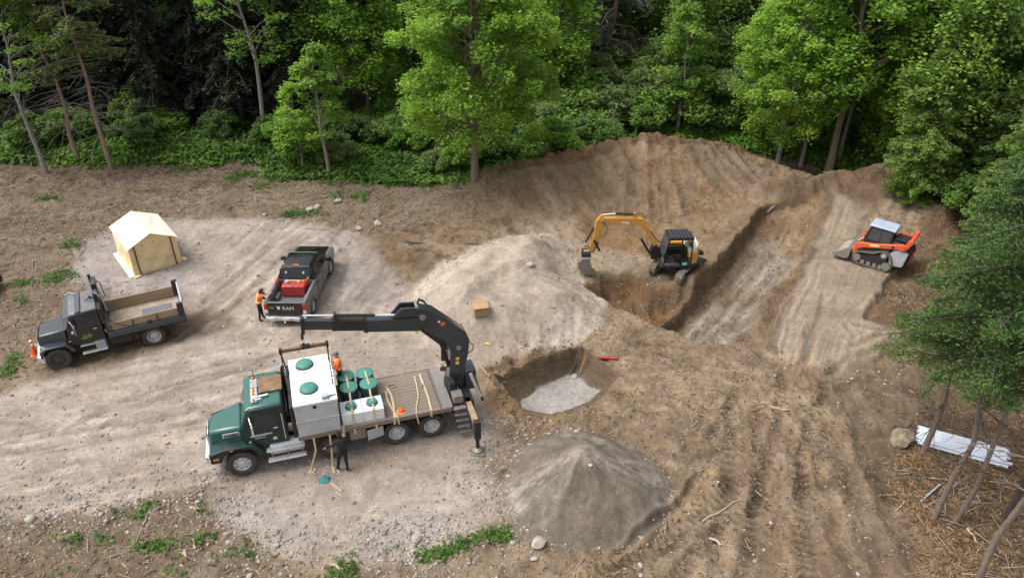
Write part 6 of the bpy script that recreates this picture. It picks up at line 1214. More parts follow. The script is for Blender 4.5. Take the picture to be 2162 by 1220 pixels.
SM = [(1128, 1180, .15, 'white round cobble just below the broken tan rock'), (1351, 1193, .12, 'white cobble on the lower torn soil right of the gravel pile'), (1353, 1214, .10, 'small white cobble at the bottom edge of the photo'),
      (655, 443, .30, 'left one of two pale boulders behind the pickup'), (671, 439, .30, 'right one of two pale boulders behind the pickup'), (713, 425, .30, 'pointed pale boulder farther back behind the pickup'), (797, 474, .34, 'pale boulder beside the brown heap behind the pickup'), (757, 482, .26, 'half buried grey stone left of the brown heap'),
      (417, 514, .18, 'pale stone lying right of the tent'), (423, 538, .13, 'small stone lying farther right of the tent, nearer the camera'), (558, 455, .22, 'grey stone at the rear edge of the gravel'), (584, 1151, .14, 'grey cobble on the gravel below the truck cab'), (483, 1145, .13, 'pale cobble on the torn soil at lower left'),
      (417, 1060, .12, 'white stone at the lower edge of the road'), (64, 1098, .24, 'large pale stone at the lower road edge, far left'), (527, 1216, .13, 'cobble at the bottom edge below the cab'), (880, 1138, .24, 'grey rock left of the green weeds'), (873, 1167, .17, 'pale rock beside the weeds at the bottom'), (889, 1178, .13, 'smaller pale rock touching the weeds'),
      (64 + 150, 1098 - 12, .12, 'small pale stone along the lower road edge'), (1217, 913, .14, 'pale stone on the very top of the gravel pile'), (1246, 990, .10, 'small pale stone on the upper slope of the gravel pile'), (1213, 795, .20, 'pale block of stone in the far corner of the pit floor'), (1082, 1145, .16, 'grey stone at the right end of the green weeds'), (405, 1076 - 4, .10, 'small stone by the torn soil near the road'), (120, 1090, .12, 'stone with flat top at the lower road edge'), (1120, 560, .25, 'pale slab half sunk in the crest of the sand heap')]
for i, (px, py, r, lab) in enumerate(SM): boulder(px, py, r, lab, 'stone2' if 'grey' not in lab else 'stone', .6, i + 10, name='stone')
# cut logs and sticks big enough to see
def stick(px0, py0, px1, py1, r, lab, m='dead', dz=.05, name='stick', cat='stick'):
    A = Vector(gpt(px0, py0, dz)); B_ = Vector(gpt(px1, py1, dz)); n = 5; rr = random.Random(int(px0)); pts = [A.lerp(B_, i / n) - A + Vector((rr.uniform(-1, 1), rr.uniform(-1, 1), rr.uniform(-.3, .6))) * r * 1.2 for i in range(n + 1)]
    return tag(MB().tube(pts, [r * (1 - .4 * i / n) for i in range(n + 1)], 6).build(name, M[m], loc=A), lab, cat)
stick(410, 1142, 413, 1160, .05, 'short light wood chip standing out on the torn soil, lower left'); stick(388, 1163, 394, 1176, .05, 'light wood chip left of the other one on the torn soil'); stick(412, 1074, 424, 1077, .05, 'light wood chip near the lower road edge')
stick(1015, 778, 1035, 797, .05, 'split board lying left of the pit', 'board'); stick(700, 1192, 735, 1205, .06, 'grey branch lying at the bottom edge below the man in black'); stick(1480, 1105, 1560, 1055, .03, 'long thin stick lying on the wheel tracks at lower right'); stick(1625, 860, 1665, 868, .05, 'pale stick lying on the tracks below the graded strip')
stick(1500, 1140, 1525, 1152, .05, 'short pale stick lying right of the gravel pile'); stick(740, 322, 790, 342, .05, 'thin dead trunk lying in the greenery behind the clearing', 'barkg'); stick(855, 512, 1010, 548 - 30, .04, 'thin pole lying between brown heap and sand', 'barkd'); stick(2036, 1115, 2062, 1145, .05, 'bleached stick on the bark litter near the trunks')
stick(1990, 1048, 2040, 1010, .03, 'thin branch leaning over the bark litter', 'barkg'); stick(1890, 1080, 1910, 1060, .03, 'forked twig at the left of the bark litter'); stick(1285, 325, 1310, 360, .08, 'root snag jutting from the back bank', 'dead', .1); stick(1630, 400, 1690, 385, .05, 'bleached branch lying behind the dark soil heap', 'barkg')
# front corner of a parked vehicle cut by the left picture edge
x, y = spot(-92, 645); pc = thing('parked_car', 'dark blue vehicle just cut off by the left edge of the photo', 'car', (x, y, gz(x, y)), R(75))
def build_car(t):
    MB().prism([(-2.1, .35), (-2.15, .85), (-1.7, 1.0), (-1.1, 1.45), (.6, 1.48), (1.2, 1.02), (2.1, .88), (2.2, .6), (2.15, .35)], 'y', -.88, .88).build('body', M['navy'], t, bevel=.08)
    for s in (-1, 1): MB().prism([(-1.45, 1.04), (-1.05, 1.38), (.52, 1.40), (1.0, 1.04)], 'y', s * .882, s * .89).build('window', M['glass'], t); MB().cbox((1.0, s * .99, 1.08), (.12, .2, .14)).build('mirror', M['black'], t, bevel=.03); MB().cbox((2.14, s * .65, .72), (.1, .3, .14)).build('headlight', M['lamp'], t, bevel=.02)
    MB().hexa([(1.22, -.72, 1.05), (.68, -.66, 1.44), (.68, .66, 1.44), (1.22, .72, 1.05), (1.20, -.72, 1.03), (.66, -.66, 1.42), (.66, .66, 1.42), (1.20, .72, 1.03)]).build('windscreen', M['screen'], t)
    wheel_set(t, [(1.35, .80), (1.35, -.80), (-1.35, .80), (-1.35, -.80)], .34, .22, M['alu'], 'spoke')
build_car(pc)
# ============================================================ VEGETATION
NR = np.random.RandomState(5)
def leaf_mesh(name, P, size, flat=.6, aspect=1.0, tint=None, fold=True):
    """one small folded leaf clump (2 quads sharing a rib -> 2 faces) at each point; attribute tint 0..1"""
    P = np.asarray(P, float); n = len(P); size = np.broadcast_to(size, (n,))
    nz = NR.normal(size=(n, 3)); nz[:, 2] = np.abs(nz[:, 2]) + flat * 2; nz /= np.linalg.norm(nz, axis=1)[:, None]
    a = NR.rand(n) * 2 * PI; t = np.stack([np.cos(a), np.sin(a), NR.normal(0, .3, n)], 1); u = t - nz * (t * nz).sum(1)[:, None]; u /= np.linalg.norm(u, axis=1)[:, None]; v = np.cross(nz, u)
    s = size[:, None] * .5
    tip = u * s * 1.25; side = v * s * .8 / aspect
    verts = np.stack([P - tip, P + side - nz * s * .25, P + tip - nz * s * .15, P - side - nz * s * .25], 1).reshape(-1, 3)
    i = np.arange(n) * 4; q = np.stack([i, i + 1, i + 2, i + 3], 1)
    me = bpy.data.meshes.new(name); me.vertices.add(4 * n); me.vertices.foreach_set('co', verts.astype(np.float32).ravel())
    tri = np.concatenate([np.stack([i, i + 1, i + 2], 1), np.stack([i, i + 2, i + 3], 1)], 0).astype(np.int32)
    me.loops.add(tri.size); me.loops.foreach_set('vertex_index', tri.ravel()); me.polygons.add(len(tri))
    me.polygons.foreach_set('loop_start', np.arange(0, tri.size, 3, dtype=np.int32)); me.polygons.foreach_set('loop_total', np.full(len(tri), 3, np.int32)); me.update(calc_edges=True)
    tt = NR.rand(n) if tint is None else tint
    at = me.attributes.new('tint', 'FLOAT', 'POINT'); at.data.foreach_set('value', np.repeat(tt, 4).astype(np.float32))
    return me
LM = dict(bright=leafmat('bright spring leaves', (.245, .41, .065), .40, .52), fresh=leafmat('fresh green leaves', (.215, .38, .06), .38, .50), mid=leafmat('mid green leaves', (.18, .305, .07), .40, .48), olive=leafmat('grey green leaves', (.19, .27, .095), .38, .45),
          deep=leafmat('deep green leaves', (.115, .20, .05), .38, .42), spruce=leafmat('dark spruce needles', (.028, .042, .024), .35, .08), pine=leafmat('blue green pine needles', (.09, .165, .042), .35, .22), pineo=leafmat('yellow green pine needles', (.13, .18, .05), .35, .22), cedar=leafmat('cedar sprays', (.16, .27, .05), .32, .28), grass=leafmat('ground plants', (.10, .20, .033), .45, .35), sprucem=leafmat('grey spruce needles', (.12, .145, .10), .3, .15))
def clusters(h, cb, rad, n, prof, rr, bias=0.0):
    out = []
    for k in range(n):
        t = rr.random() ** .85; z = cb + (h - cb) * t; r = rad * prof(t); a = rr.uniform(0, 2 * PI); q = math.sqrt(rr.uniform(.12, 1.0)); out.append((r * q * math.cos(a), r * q * math.sin(a), z - .12 * r * q, t, q))
    return out
def broadleaf(seed, h, cb, rad, ncl, per, lsz, prof=None, spray=.75, thick=.17, limbs=True, forks=1, trunk_r=None):
    rr = random.Random(seed); prof = prof or (lambda t: (math.sin(PI * min(1, .12 + t * .88)) ** .6) * (1 - .25 * t))
    cl = clusters(h, cb, rad, ncl, prof, rr)
    tr = trunk_r or h * .016
    bend = [(rr.uniform(-1, 1) * .018 * h, rr.uniform(-1, 1) * .02 * h) for _ in range(6)]
    def axis(z):
        t = max(0, min(.999, z / h)) * 5; i = int(t); f = t - i; a, b = bend[i], bend[i + 1]; s = min(1, z / (.3 * h)); return Vector(((a[0] * (1 - f) + b[0] * f) * s, (a[1] * (1 - f) + b[1] * f) * s, z))
    tm = MB(); zz = [h * i / 10 for i in range(11)]; tm.tube([axis(z) - Vector((0, 0, .15 if z == 0 else 0)) for z in zz], [tr * (1.25 if i == 0 else 1) * (1 - .88 * i / 10) for i in range(11)], 9)
    lm = MB(); P = []; T = []
    for (x, y, z, t, q) in cl:
        c = Vector((x, y, z)) + axis(z) - Vector((0, 0, z))
        if limbs and (rr.random() < .42 or len(lm.v) < 200):
            b = axis(max(cb * .72, z - .45 * math.hypot(x, y) - rr.uniform(.2, .8))); m_ = b.lerp(c, .55) + Vector((rr.uniform(-.2, .2), rr.uniform(-.2, .2), rr.uniform(-.1, .25)))
            r0 = tr * .34 * (1 - .55 * b.z / h); lm.tube([b, m_, c], [r0, r0 * .6, r0 * .15], 5)
        k = int(per * rr.uniform(.6, 1.4)); R_ = spray * rr.uniform(.6, 1.25) * (1 - .25 * t)
        a = NR.rand(k) * 2 * PI; ra = R_ * np.sqrt(NR.rand(k)); w_ = NR.normal(0, thick * R_ / .75, k)
        P.append(np.stack([c.x + ra * np.cos(a), c.y + ra * np.sin(a), c.z + w_ - .22 * ra ** 2 / max(R_, .1)], 1)); T.append(np.clip(rr.uniform(.1, .9) + NR.normal(0, .12, k), 0, 1))
    P = np.concatenate(P); T = np.concatenate(T)
    return dict(trunk=tm.mesh('trunk', None), limb=lm.mesh('limb', None) if lm.v else None, crown=leaf_mesh('crown', P, lsz * (0.7 + .6 * NR.rand(len(P))), .55, 1.0, T))
def conifer(seed, h, cb, rad, nw, per, lsz, droop=.35, prof=None, dead=0, trunk_r=None, sparse=0.0, up=0.0, spray=.22):
    rr = random.Random(seed); tr = trunk_r or h * .013; prof = prof or (lambda t: (1 - t) ** .8 + .04)
    tm = MB(); tm.tube([(0, 0, -.15)] + [(.012 * h * math.sin(i * 1.3 + seed), .012 * h * math.cos(i * 1.7 + seed), h * i / 8) for i in range(1, 9)], [tr * (1 - .9 * i / 8) for i in range(9)], 9)
    def ax(z): i = z / h * 8; return Vector((.012 * h * math.sin(i * 1.3 + seed), .012 * h * math.cos(i * 1.7 + seed), z))
    lm = MB(); P = []; T = []
    for k in range(nw):
        t = (k + rr.random()) / nw
        if rr.random() < sparse: continue
        z = cb + (h - cb) * t; L = rad * prof(t) * rr.uniform(.7, 1.15); a = rr.uniform(0, 2 * PI); d = Vector((math.cos(a), math.sin(a), 0)); b = ax(z)
        pts = [b, b + d * L * .5 + Vector((0, 0, (-droop * .35 + up) * L * .5)), b + d * L + Vector((0, 0, (-droop + up) * L))]
        r0 = .03 * (L / 2) + .008; lm.tube(pts, [r0, r0 * .6, r0 * .2], 5)
        m = int(per * (L / rad) * rr.uniform(.7, 1.3)) + 8; s = .18 + .82 * NR.rand(m) ** .75; s2 = s[:, None]
        A, B_, C_ = [np.array(p) for p in pts]; Q = (1 - s2) ** 2 * A + 2 * s2 * (1 - s2) * B_ + s2 ** 2 * C_
        side = np.array([-d.y, d.x, 0]); wd = NR.normal(0, 1, m) * spray * L * (1.15 - s) ; Q = Q + side[None] * wd[:, None]; Q[:, 2] += -np.abs(NR.normal(0, .10, m)) - .3 * np.abs(wd)
        P.append(Q); T.append(np.clip(rr.uniform(.25, .7) + .3 * s - .15 + NR.normal(0, .12, m), 0, 1))
    for k in range(dead):
        z = cb * (.35 + .65 * rr.random()); a = rr.uniform(0, 2 * PI); L = rad * rr.uniform(.3, .9); d = Vector((math.cos(a), math.sin(a), 0)); b = ax(z)
        pts = [b, b + d * L * .5 + Vector((0, 0, -.05 * L)), b + d * L + Vector((rr.uniform(-.2, .2), rr.uniform(-.2, .2), -.22 * L))]; lm.tube(pts, [.022, .014, .006], 4)
        for _ in range(3):
            q = pts[0].lerp(pts[1], rr.random()) if rr.random() < .4 else pts[1].lerp(pts[2], rr.random()); lm.tube([q, q + d * .3 * L + Vector((rr.uniform(-.5, .5), rr.uniform(-.5, .5), rr.uniform(-.3, .1))) * L * .5], [.01, .004], 4)
    P = np.concatenate(P); T = np.concatenate(T)
    return dict(trunk=tm.mesh('trunk', None), limb=lm.mesh('limb', None), crown=leaf_mesh('crown', P, lsz * (0.7 + .6 * NR.rand(len(P))), .25, 1.9, T))
def bush(seed, h, rad, n, lsz):
    rr = random.Random(seed); k = 26; P = []; T = []
    for i in range(k):
        a = rr.uniform(0, 2 * PI); q = math.sqrt(rr.random()); c = (rad * q * math.cos(a), rad * q * math.sin(a), h * (.25 + .62 * math.sqrt(max(0, 1 - q * q)) * rr.uniform(.6, 1.1))); m = n // k; R_ = .38 * rad * rr.uniform(.6, 1.2)
        d = NR.normal(size=(m, 3)); d /= np.linalg.norm(d, axis=1)[:, None]; d *= (R_ * NR.rand(m) ** .4)[:, None]; d[:, 2] *= .7
        Q = d + np.array(c); Q[:, 2] = np.abs(Q[:, 2]); P.append(Q); T.append(np.clip(rr.uniform(.2, .8) + NR.normal(0, .15, m), 0, 1))
    P = np.concatenate(P); T = np.concatenate(T); st = MB()
    for i in range(7): a = rr.uniform(0, 2 * PI); st.tube([(0, 0, -.1), (.3 * rad * math.cos(a), .3 * rad * math.sin(a), h * .45), (.7 * rad * math.cos(a), .7 * rad * math.sin(a), h * .8)], [.03, .02, .008], 5)
    return dict(trunk=None, limb=st.mesh('stem', None), crown=leaf_mesh('foliage', P, lsz * (0.7 + .6 * NR.rand(len(P))), .4, 1.0, T))
umb = lambda t: (math.sin(PI * min(1, .13 + t * .80)) ** .8)
PT = dict(
 maple1=broadleaf(1, 14, 3.6, 5.2, 230, 230, .185, umb, .88, .22), maple2=broadleaf(2, 13.5, 3.4, 4.8, 210, 215, .185, umb, .88, .22), maple3=broadleaf(12, 12, 3.2, 3.0, 130, 150, .18, None, .85, .25),
 decid1=broadleaf(3, 15, 3.0, 3.2, 130, 110, .215, None, .95, .34), decid2=broadleaf(4, 16, 5, 3.4, 125, 105, .215, None, .95, .32), decid3=broadleaf(5, 13, 2.0, 2.8, 120, 100, .21, None, .9, .34),
 ash1=broadleaf(22, 14, 5.2, 3.2, 120, 150, .18, None, .85, .25, trunk_r=.21), thin1=broadleaf(6, 14, 5.5, 2.6, 52, 85, .18, None, .7, .16, trunk_r=.16), sap1=broadleaf(8, 6.2, 1.8, 1.5, 46, 70, .17, None, .6, .14), sap2=broadleaf(9, 8.5, 2.6, 1.9, 60, 75, .175, None, .65, .14),
 spruce1=conifer(1, 17, 1.0, 3.0, 150, 110, .34, .45), spruce2=conifer(2, 15, .8, 2.7, 140, 100, .33, .5), spruceg=conifer(3, 16, 3.5, 2.9, 120, 70, .34, .55, dead=26, sparse=.15, trunk_r=.26),
 pine1=conifer(4, 16, 7.2, 3.4, 60, 120, .30, .12, lambda t: .85 - .45 * t, dead=60, trunk_r=.155), pine2=conifer(5, 15, 6.5, 3.0, 52, 110, .30, .15, lambda t: .85 - .45 * t, dead=46, trunk_r=.145),
 wpine=conifer(6, 14.5, 6.6, 3.3, 120, 760, .105, .10, lambda t: .55 + .45 * math.sin(PI * min(1, t * 1.1)) - .35 * t, trunk_r=.105, dead=10, spray=.26), wpine2=conifer(7, 10.5, 4.2, 2.9, 90, 560, .11, .22, lambda t: .95 - .6 * t, trunk_r=.12, dead=10, spray=.26),
 cedar1=conifer(8, 11, .3, 2.3, 280, 170, .18, .15, lambda t: math.sin(PI * min(1, .25 + .75 * t)) ** .7, spray=.22), bare=conifer(9, 14, 10.0, 2.4, 34, 160, .16, .12, lambda t: .8 - .4 * t, dead=8, trunk_r=.095),
 bush1=bush(1, 2.4, 1.6, 5200, .17), bush2=bush(2, 1.7, 1.5, 4200, .16), bush3=bush(3, 3.4, 1.8, 6500, .18))
def obj_mat(o, m):
    o.material_slots[0].link = 'OBJECT'; o.material_slots[0].material = m
for d in PT.values():
    for k in ('trunk', 'limb', 'crown'):
        if d[k] is not None: d[k].materials.clear(); d[k].materials.append(M['bark'])
        if d[k] is not None and k != 'crown': d[k].shade_smooth()
def plant(proto, x, y, z, label, cat, name, leaf, bark='bark', s=1.0, sz=None, rz=None, lean=(0, 0), group=None):
    d = PT[proto]; t = thing(name, label, cat, (x, y, z - .05), group=group, rot=(Euler((lean[0], lean[1], 0)).to_matrix() @ Euler((0, 0, rnd.uniform(0, 6.28) if rz is None else rz)).to_matrix()).to_euler()); t.scale = (s, s, sz or s)
    if d['trunk'] is not None: obj_mat(link('trunk', d['trunk'], t), M[bark])
    if d['limb'] is not None: obj_mat(link('limb' if d['trunk'] is not None else 'stem', d['limb'], t), M['barkd'] if proto.startswith('wp') or proto in ('spruce1', 'spruce2') else M['dlimb'] if name in ('pine_tree', 'spruce_tree') else M[bark])
    obj_mat(link('crown' if d['trunk'] is not None else 'foliage', d['crown'], t), LM[leaf])
    return t
def at_px(proto, px, py, *a, **k):
    x, y, z = gpt(px, py); return plant(proto, x, y, z, *a, **k)
# trees the photograph singles out
at_px('thin1', 98, 366, 'slender pale grey tree at far left forking high above the mulch', 'tree', 'aspen_tree', 'fresh', 'barkg', 1.0, rz=.4)
at_px('pine2', 165, 336, 'pinkish pine trunk left of the nearer pine, reaching out of the top', 'tree', 'pine_tree', 'pineo', 'barkr', 1.0, rz=1.0)
at_px('pine1', 236, 356, 'tall bare pine trunk with dead branches at the edge of the mulch', 'tree', 'pine_tree', 'pineo', 'barkr', 1.0, rz=2.6)
at_px('thin1', 352, 236, 'dark bare leaning tree against the black spruces', 'tree', 'bare_tree', 'deep', 'barkg', 1.15, rz=4.4, lean=(0, -.05))
at_px('thin1', 562, 292, 'grey tree with light green tufts high up, left of the sapling', 'tree', 'aspen_tree', 'fresh', 'barkg', 1.1, rz=3.3)
at_px('sap2', 695, 372, 'slim light green sapling at the clearing edge behind the pickup', 'tree', 'maple_sapling', 'bright', 'barkg', 1.0, rz=.9)
at_px('sap1', 640, 360, 'small bright sapling with layered leaves left of the slim one', 'tree', 'maple_sapling', 'bright', 'barkg', .95, rz=2.2)
at_px('maple3', 782, 262, 'fresh green maple behind the slim sapling', 'tree', 'maple_tree', 'fresh', 'barkd', 1.12, rz=.5)
at_px('maple1', 1003, 379, 'big bright green maple at the left end of the soil bank', 'tree', 'maple_tree', 'bright', 'bark', .98, rz=.2)
at_px('spruceg', 1284, 196, 'grey old spruce with drooping branches behind the soil bank', 'tree', 'spruce_tree', 'sprucem', 'bark', 1.1, rz=.3)
at_px('sap2', 1430, 280, 'small bright green maple behind the crest of the bank', 'tree', 'maple_sapling', 'bright', 'barkg', 1.05, rz=2.4)
at_px('maple2', 1640, 356, 'broad bright maple with thin trunk right of the soil bank', 'tree', 'maple_tree', 'bright', 'barkg', .86, rz=1.4)
at_px('sap2', 1690, 352, 'thin stemmed young maple between the two larger maples', 'tree', 'maple_sapling', 'bright', 'barkg', 1.15, rz=5)
at_px('ash1', 1747, 372, 'stout forked tree at the edge behind the dark soil heap', 'tree', 'ash_tree', 'fresh', 'bark', 1.25, rz=.8)
at_px('thin1', 1772, 334, 'slender grey tree directly behind the stout forked one', 'tree', 'young_tree', 'mid', 'barkg', .9, rz=2)
at_px('decid2', 1940, 262, 'dark leaning trunked tree in the right background', 'tree', 'leafy_tree', 'fresh', 'barkd', 1.0, rz=4, lean=(0, .06))
at_px('thin1', 2032, 318, 'double grey trunked tree beside the cedars', 'tree', 'aspen_tree', 'mid', 'barkg', 1.0, rz=1, lean=(0, .06)); at_px('thin1', 2044, 322, 'second grey trunk leaning right beside the cedars', 'tree', 'aspen_tree', 'olive', 'barkg', .95, rz=3, lean=(0, .12))
# near trees on the right
plant('wpine', 14.5, 18.6, gz(14.5, 18.6), 'near pine with bare leaning trunk in front of the white pipes, left one', 'tree', 'pine_tree', 'pine', 'bark', 1.0, 1.0, rz=.3)
plant('bare', 15.1, 18.4, gz(15.1, 18.4), 'near pine with bare trunk right of the similar one at the pipes', 'tree', 'pine_tree', 'pine', 'bark', 1.0, rz=2.0, lean=(0, .03))
plant('wpine2', 15.6, 21.9, gz(15.6, 21.9), 'near pine with low feathery crown behind the mossy boulder', 'tree', 'pine_tree', 'pineo', 'bark', 1.0, rz=1.1)
x, y = spot(2122, 1092); plant('bare', x, y, gz(x, y), 'dark near trunk at the right edge, lower right corner', 'tree', 'pine_tree', 'pine', 'barkd', 1.1, rz=3)
x, y = spot(2062, 1232); plant('bare', x, y, gz(x, y), 'thick bare trunk rising across the lower right corner', 'tree', 'pine_tree', 'pine', 'bark', 1.15, rz=4)
for i, (px, py, pr, lf, s, lab) in enumerate([(2150, 760, 'wpine', 'pine', .95, 'blue green pine filling the right edge at mid height'), (2125, 560, 'cedar1', 'cedar', 1.0, 'yellow green cedar right of the track loader'), (2100, 450, 'cedar1', 'cedar', .95, 'cedar standing at the right end of the soil heap'), (2190, 480, 'cedar1', 'cedar', 1.15, 'tall cedar on the right picture edge above the others'), (2075, 400, 'bush3', 'cedar', 1.2, 'leafy cedar shrub at the foot of the grey trunks'), (2190, 640, 'wpine2', 'pine', 1.25, 'dark pine on the right edge behind the blue green one'), (2230, 380, 'cedar1', 'cedar', 1.2, 'tall cedar at the upper right edge'), (2030, 372, 'bush1', 'cedar', 1.0, 'small cedar bush beside the soil heap'), (2150, 560, 'cedar1', 'cedar', 1.05, 'full yellow green cedar between two taller right edge trees'), (2095, 640, 'bush3', 'cedar', 1.0, 'cedar bush right of the loader at the picture edge'), (2140, 330, 'cedar1', 'cedar', 1.25, 'tall pale cedar high on the right edge')]):
    at_px(pr, px, py, lab, 'tree' if 'bush' not in pr else 'shrub', {'wpine': 'pine_tree', 'wpine2': 'pine_tree', 'cedar1': 'cedar_tree'}.get(pr, 'cedar_shrub'), lf, 'bark', s)
# broken snag on the crest
x, y, z = gpt(1341, 291); tag(MB().tube([(0, 0, -.2), (.02, 0, .7), (.12, 0, 1.1), (-.05, 0, 1.6)], [.09, .08, .06, .03], 7).build('snag', M['dead'], loc=(x, y, z)), 'broken pale snag standing on the crest of the bank', 'snag')
# second rank and background wood
MARKS = [(40, 'the left picture edge'), (98, 'the pale forked tree'), (165, 'the farther pine trunk'), (236, 'the tall bare pine trunk'), (300, 'the tent'), (352, 'the bare leaning tree'), (450, 'the dark gap'), (562, 'the grey tufted tree'), (640, 'the small bright sapling'), (695, 'the slim sapling'), (782, 'the fresh green maple'), (880, 'the low maple branches'), (1003, 'the big maple trunk'), (1090, 'the left end of the bank'), (1180, 'the left slope of the bank'), (1284, 'the grey old spruce'), (1341, 'the broken snag'), (1430, 'the small maple behind the crest'), (1530, 'the right slope of the bank'), (1640, 'the broad maple trunk'), (1690, 'the thin stemmed young maple'), (1747, 'the stout forked tree'), (1850, 'the dark soil heap'), (1940, 'the dark leaning trunk'), (2036, 'the double grey trunks'), (2140, 'the right picture edge')]
USED = set()
def relabel(items, kind):
    """tell look-alikes apart by the landmark they stand above in the view and by how deep they stand"""
    ys_ = sorted(y for _, x, y in items); n = len(ys_)
    for t, x, y in items:
        dz_ = 1.0 - H; dep = y * _c - dz_ * _s; px = 1081 + FPX * x / dep
        if not -60 < px < 2220: continue
        m = min(MARKS, key=lambda q: abs(q[0] - px)); rel = 'just left of' if px < m[0] - 14 else ('just right of' if px > m[0] + 14 else 'straight behind')
        row = 'nearest the clearing' if y <= ys_[n // 3] else ('in the middle depth' if y <= ys_[2 * n // 3] else 'set far back')
        for lab in (f'{kind} {rel} {m[1]}, {row}', f'larger {kind} {rel} {m[1]}, {row}', f'smaller {kind} {rel} {m[1]}, {row}'):
            if lab in USED: continue
            if lab.startswith('larger') and t.scale[0] < 1: continue
            USED.add(lab); t['label'] = lab; break
def fill(n, x0, x1, y0, y1, protos, leaves, label, name, group, cat='tree', smin=.85, smax=1.2, mind=2.6, bark='barkd', avoid=(), kind=None):
    items = []; got = []; tries = 0
    while len(got) < n and tries < n * 60:
        tries += 1; x = rnd.uniform(x0, x1); y = rnd.uniform(y0, y1)
        if any((x - a) ** 2 + (y - b) ** 2 < mind ** 2 for a, b in got + list(avoid)): continue
        got.append((x, y)); s = rnd.uniform(smin, smax); it = plant(rnd.choice(protos), x, y, gz(x, y), label, cat, name, rnd.choice(leaves), bark, s, group=group); items.append((it, x, y))
    if kind: relabel(items, kind)
    return got
av = [tuple(gpt(px, py)[:2]) for px, py in ((98, 366), (236, 356), (562, 292), (695, 372), (1003, 379), (1284, 196), (1640, 356))]
fill(26, -46, -15, 55, 66, ['spruce1', 'spruce2'], ['spruce'], 'dark spruce in the black conifer wood at upper left', 'spruce_tree', 'dark spruces at upper left', mind=2.7, avoid=av, kind='dark spruce')
fill(24, -52, -10, 67, 84, ['spruce1', 'spruce2'], ['spruce'], 'dark spruce deeper in the conifer wood at upper left', 'spruce_tree', 'deeper dark spruces at upper left', mind=3.6)
fill(9, -16, 6, 57, 66, ['decid1', 'decid2', 'decid3'], ['mid', 'fresh', 'mid', 'deep'], 'mid green broadleaf tree behind the big bright maple', 'leafy_tree', 'broadleaf trees behind the maples', mind=3.3, avoid=av, kind='green tree')
fill(20, 4, 40, 58, 70, ['decid1', 'decid2', 'decid3', 'maple3'], ['mid', 'mid', 'fresh', 'olive', 'olive'], 'green broadleaf tree in the wood behind the soil bank', 'leafy_tree', 'broadleaf trees behind the bank', mind=3.4, avoid=av, kind='leafy tree')
fill(16, 21, 44, 50, 60, ['decid1', 'decid3', 'maple3'], ['fresh', 'fresh', 'bright', 'bright'], 'light green broadleaf tree at upper right', 'leafy_tree', 'broadleaf trees at upper right', mind=3.2, avoid=av + [tuple(gpt(1940, 262)[:2])], kind='light green tree')
fill(34, -14, 58, 70, 90, ['decid1', 'decid2', 'decid3', 'spruce1'], ['mid', 'deep', 'mid', 'fresh', 'olive'], 'green tree deep in the wood near the top of the picture', 'leafy_tree', 'far trees along the top', mind=3.9)
fill(18, -60, 66, 90, 104, ['decid1', 'decid2', 'spruce1'], ['deep', 'mid'], 'far dark tree closing the wood', 'leafy_tree', 'farthest trees', mind=5)
fill(20, -46, -6, 51.5, 56, ['bush1', 'bush2', 'bush3'], ['mid', 'deep', 'mid'], 'green bush under the pines and spruces at left', 'bush', 'bushes at the left wood edge', 'bush', .7, 1.1, 1.9, 'bark', kind='bush')
fill(22, -16, 6, 48.5, 57, ['bush1', 'bush2', 'bush3'], ['mid', 'mid', 'fresh', 'olive'], 'green bush under the big bright maple', 'bush', 'bushes round the big maple', 'bush', .6, 1.35, 1.7, 'bark', avoid=[tuple(gpt(1003, 379)[:2])], kind='bush')
fill(34, 3, 22, 54.5, 62, ['bush3', 'bush1', 'bush3', 'bush2'], ['mid', 'olive', 'olive', 'mid'], 'grey green bush in the thicket behind the soil bank', 'bush', 'thicket behind the bank', 'bush', 1.0, 1.6, 1.7, 'bark', kind='thicket bush')
fill(20, 17, 34, 49, 57, ['bush1', 'bush2', 'bush3'], ['mid', 'fresh', 'deep'], 'green bush under the trees right of the bank', 'bush', 'bushes right of the bank', 'bush', .5, .95, 1.7, 'bark', avoid=av, kind='low bush')
fill(14, 24, 38, 41, 52, ['decid3', 'decid1', 'maple3'], ['fresh', 'cedar', 'fresh'], 'light green tree in the mass along the upper right edge', 'leafy_tree', 'light trees along the upper right edge', smin=.75, smax=1.0, mind=2.8, kind='pale green tree')
fill(16, 23, 34, 36, 49, ['bush1', 'bush3', 'cedar1'], ['cedar', 'mid', 'cedar'], 'cedar shrub in the mass along the right edge', 'cedar_shrub', 'cedar mass at the right edge', 'shrub', .6, .95, 1.9, 'bark', kind='cedar shrub')
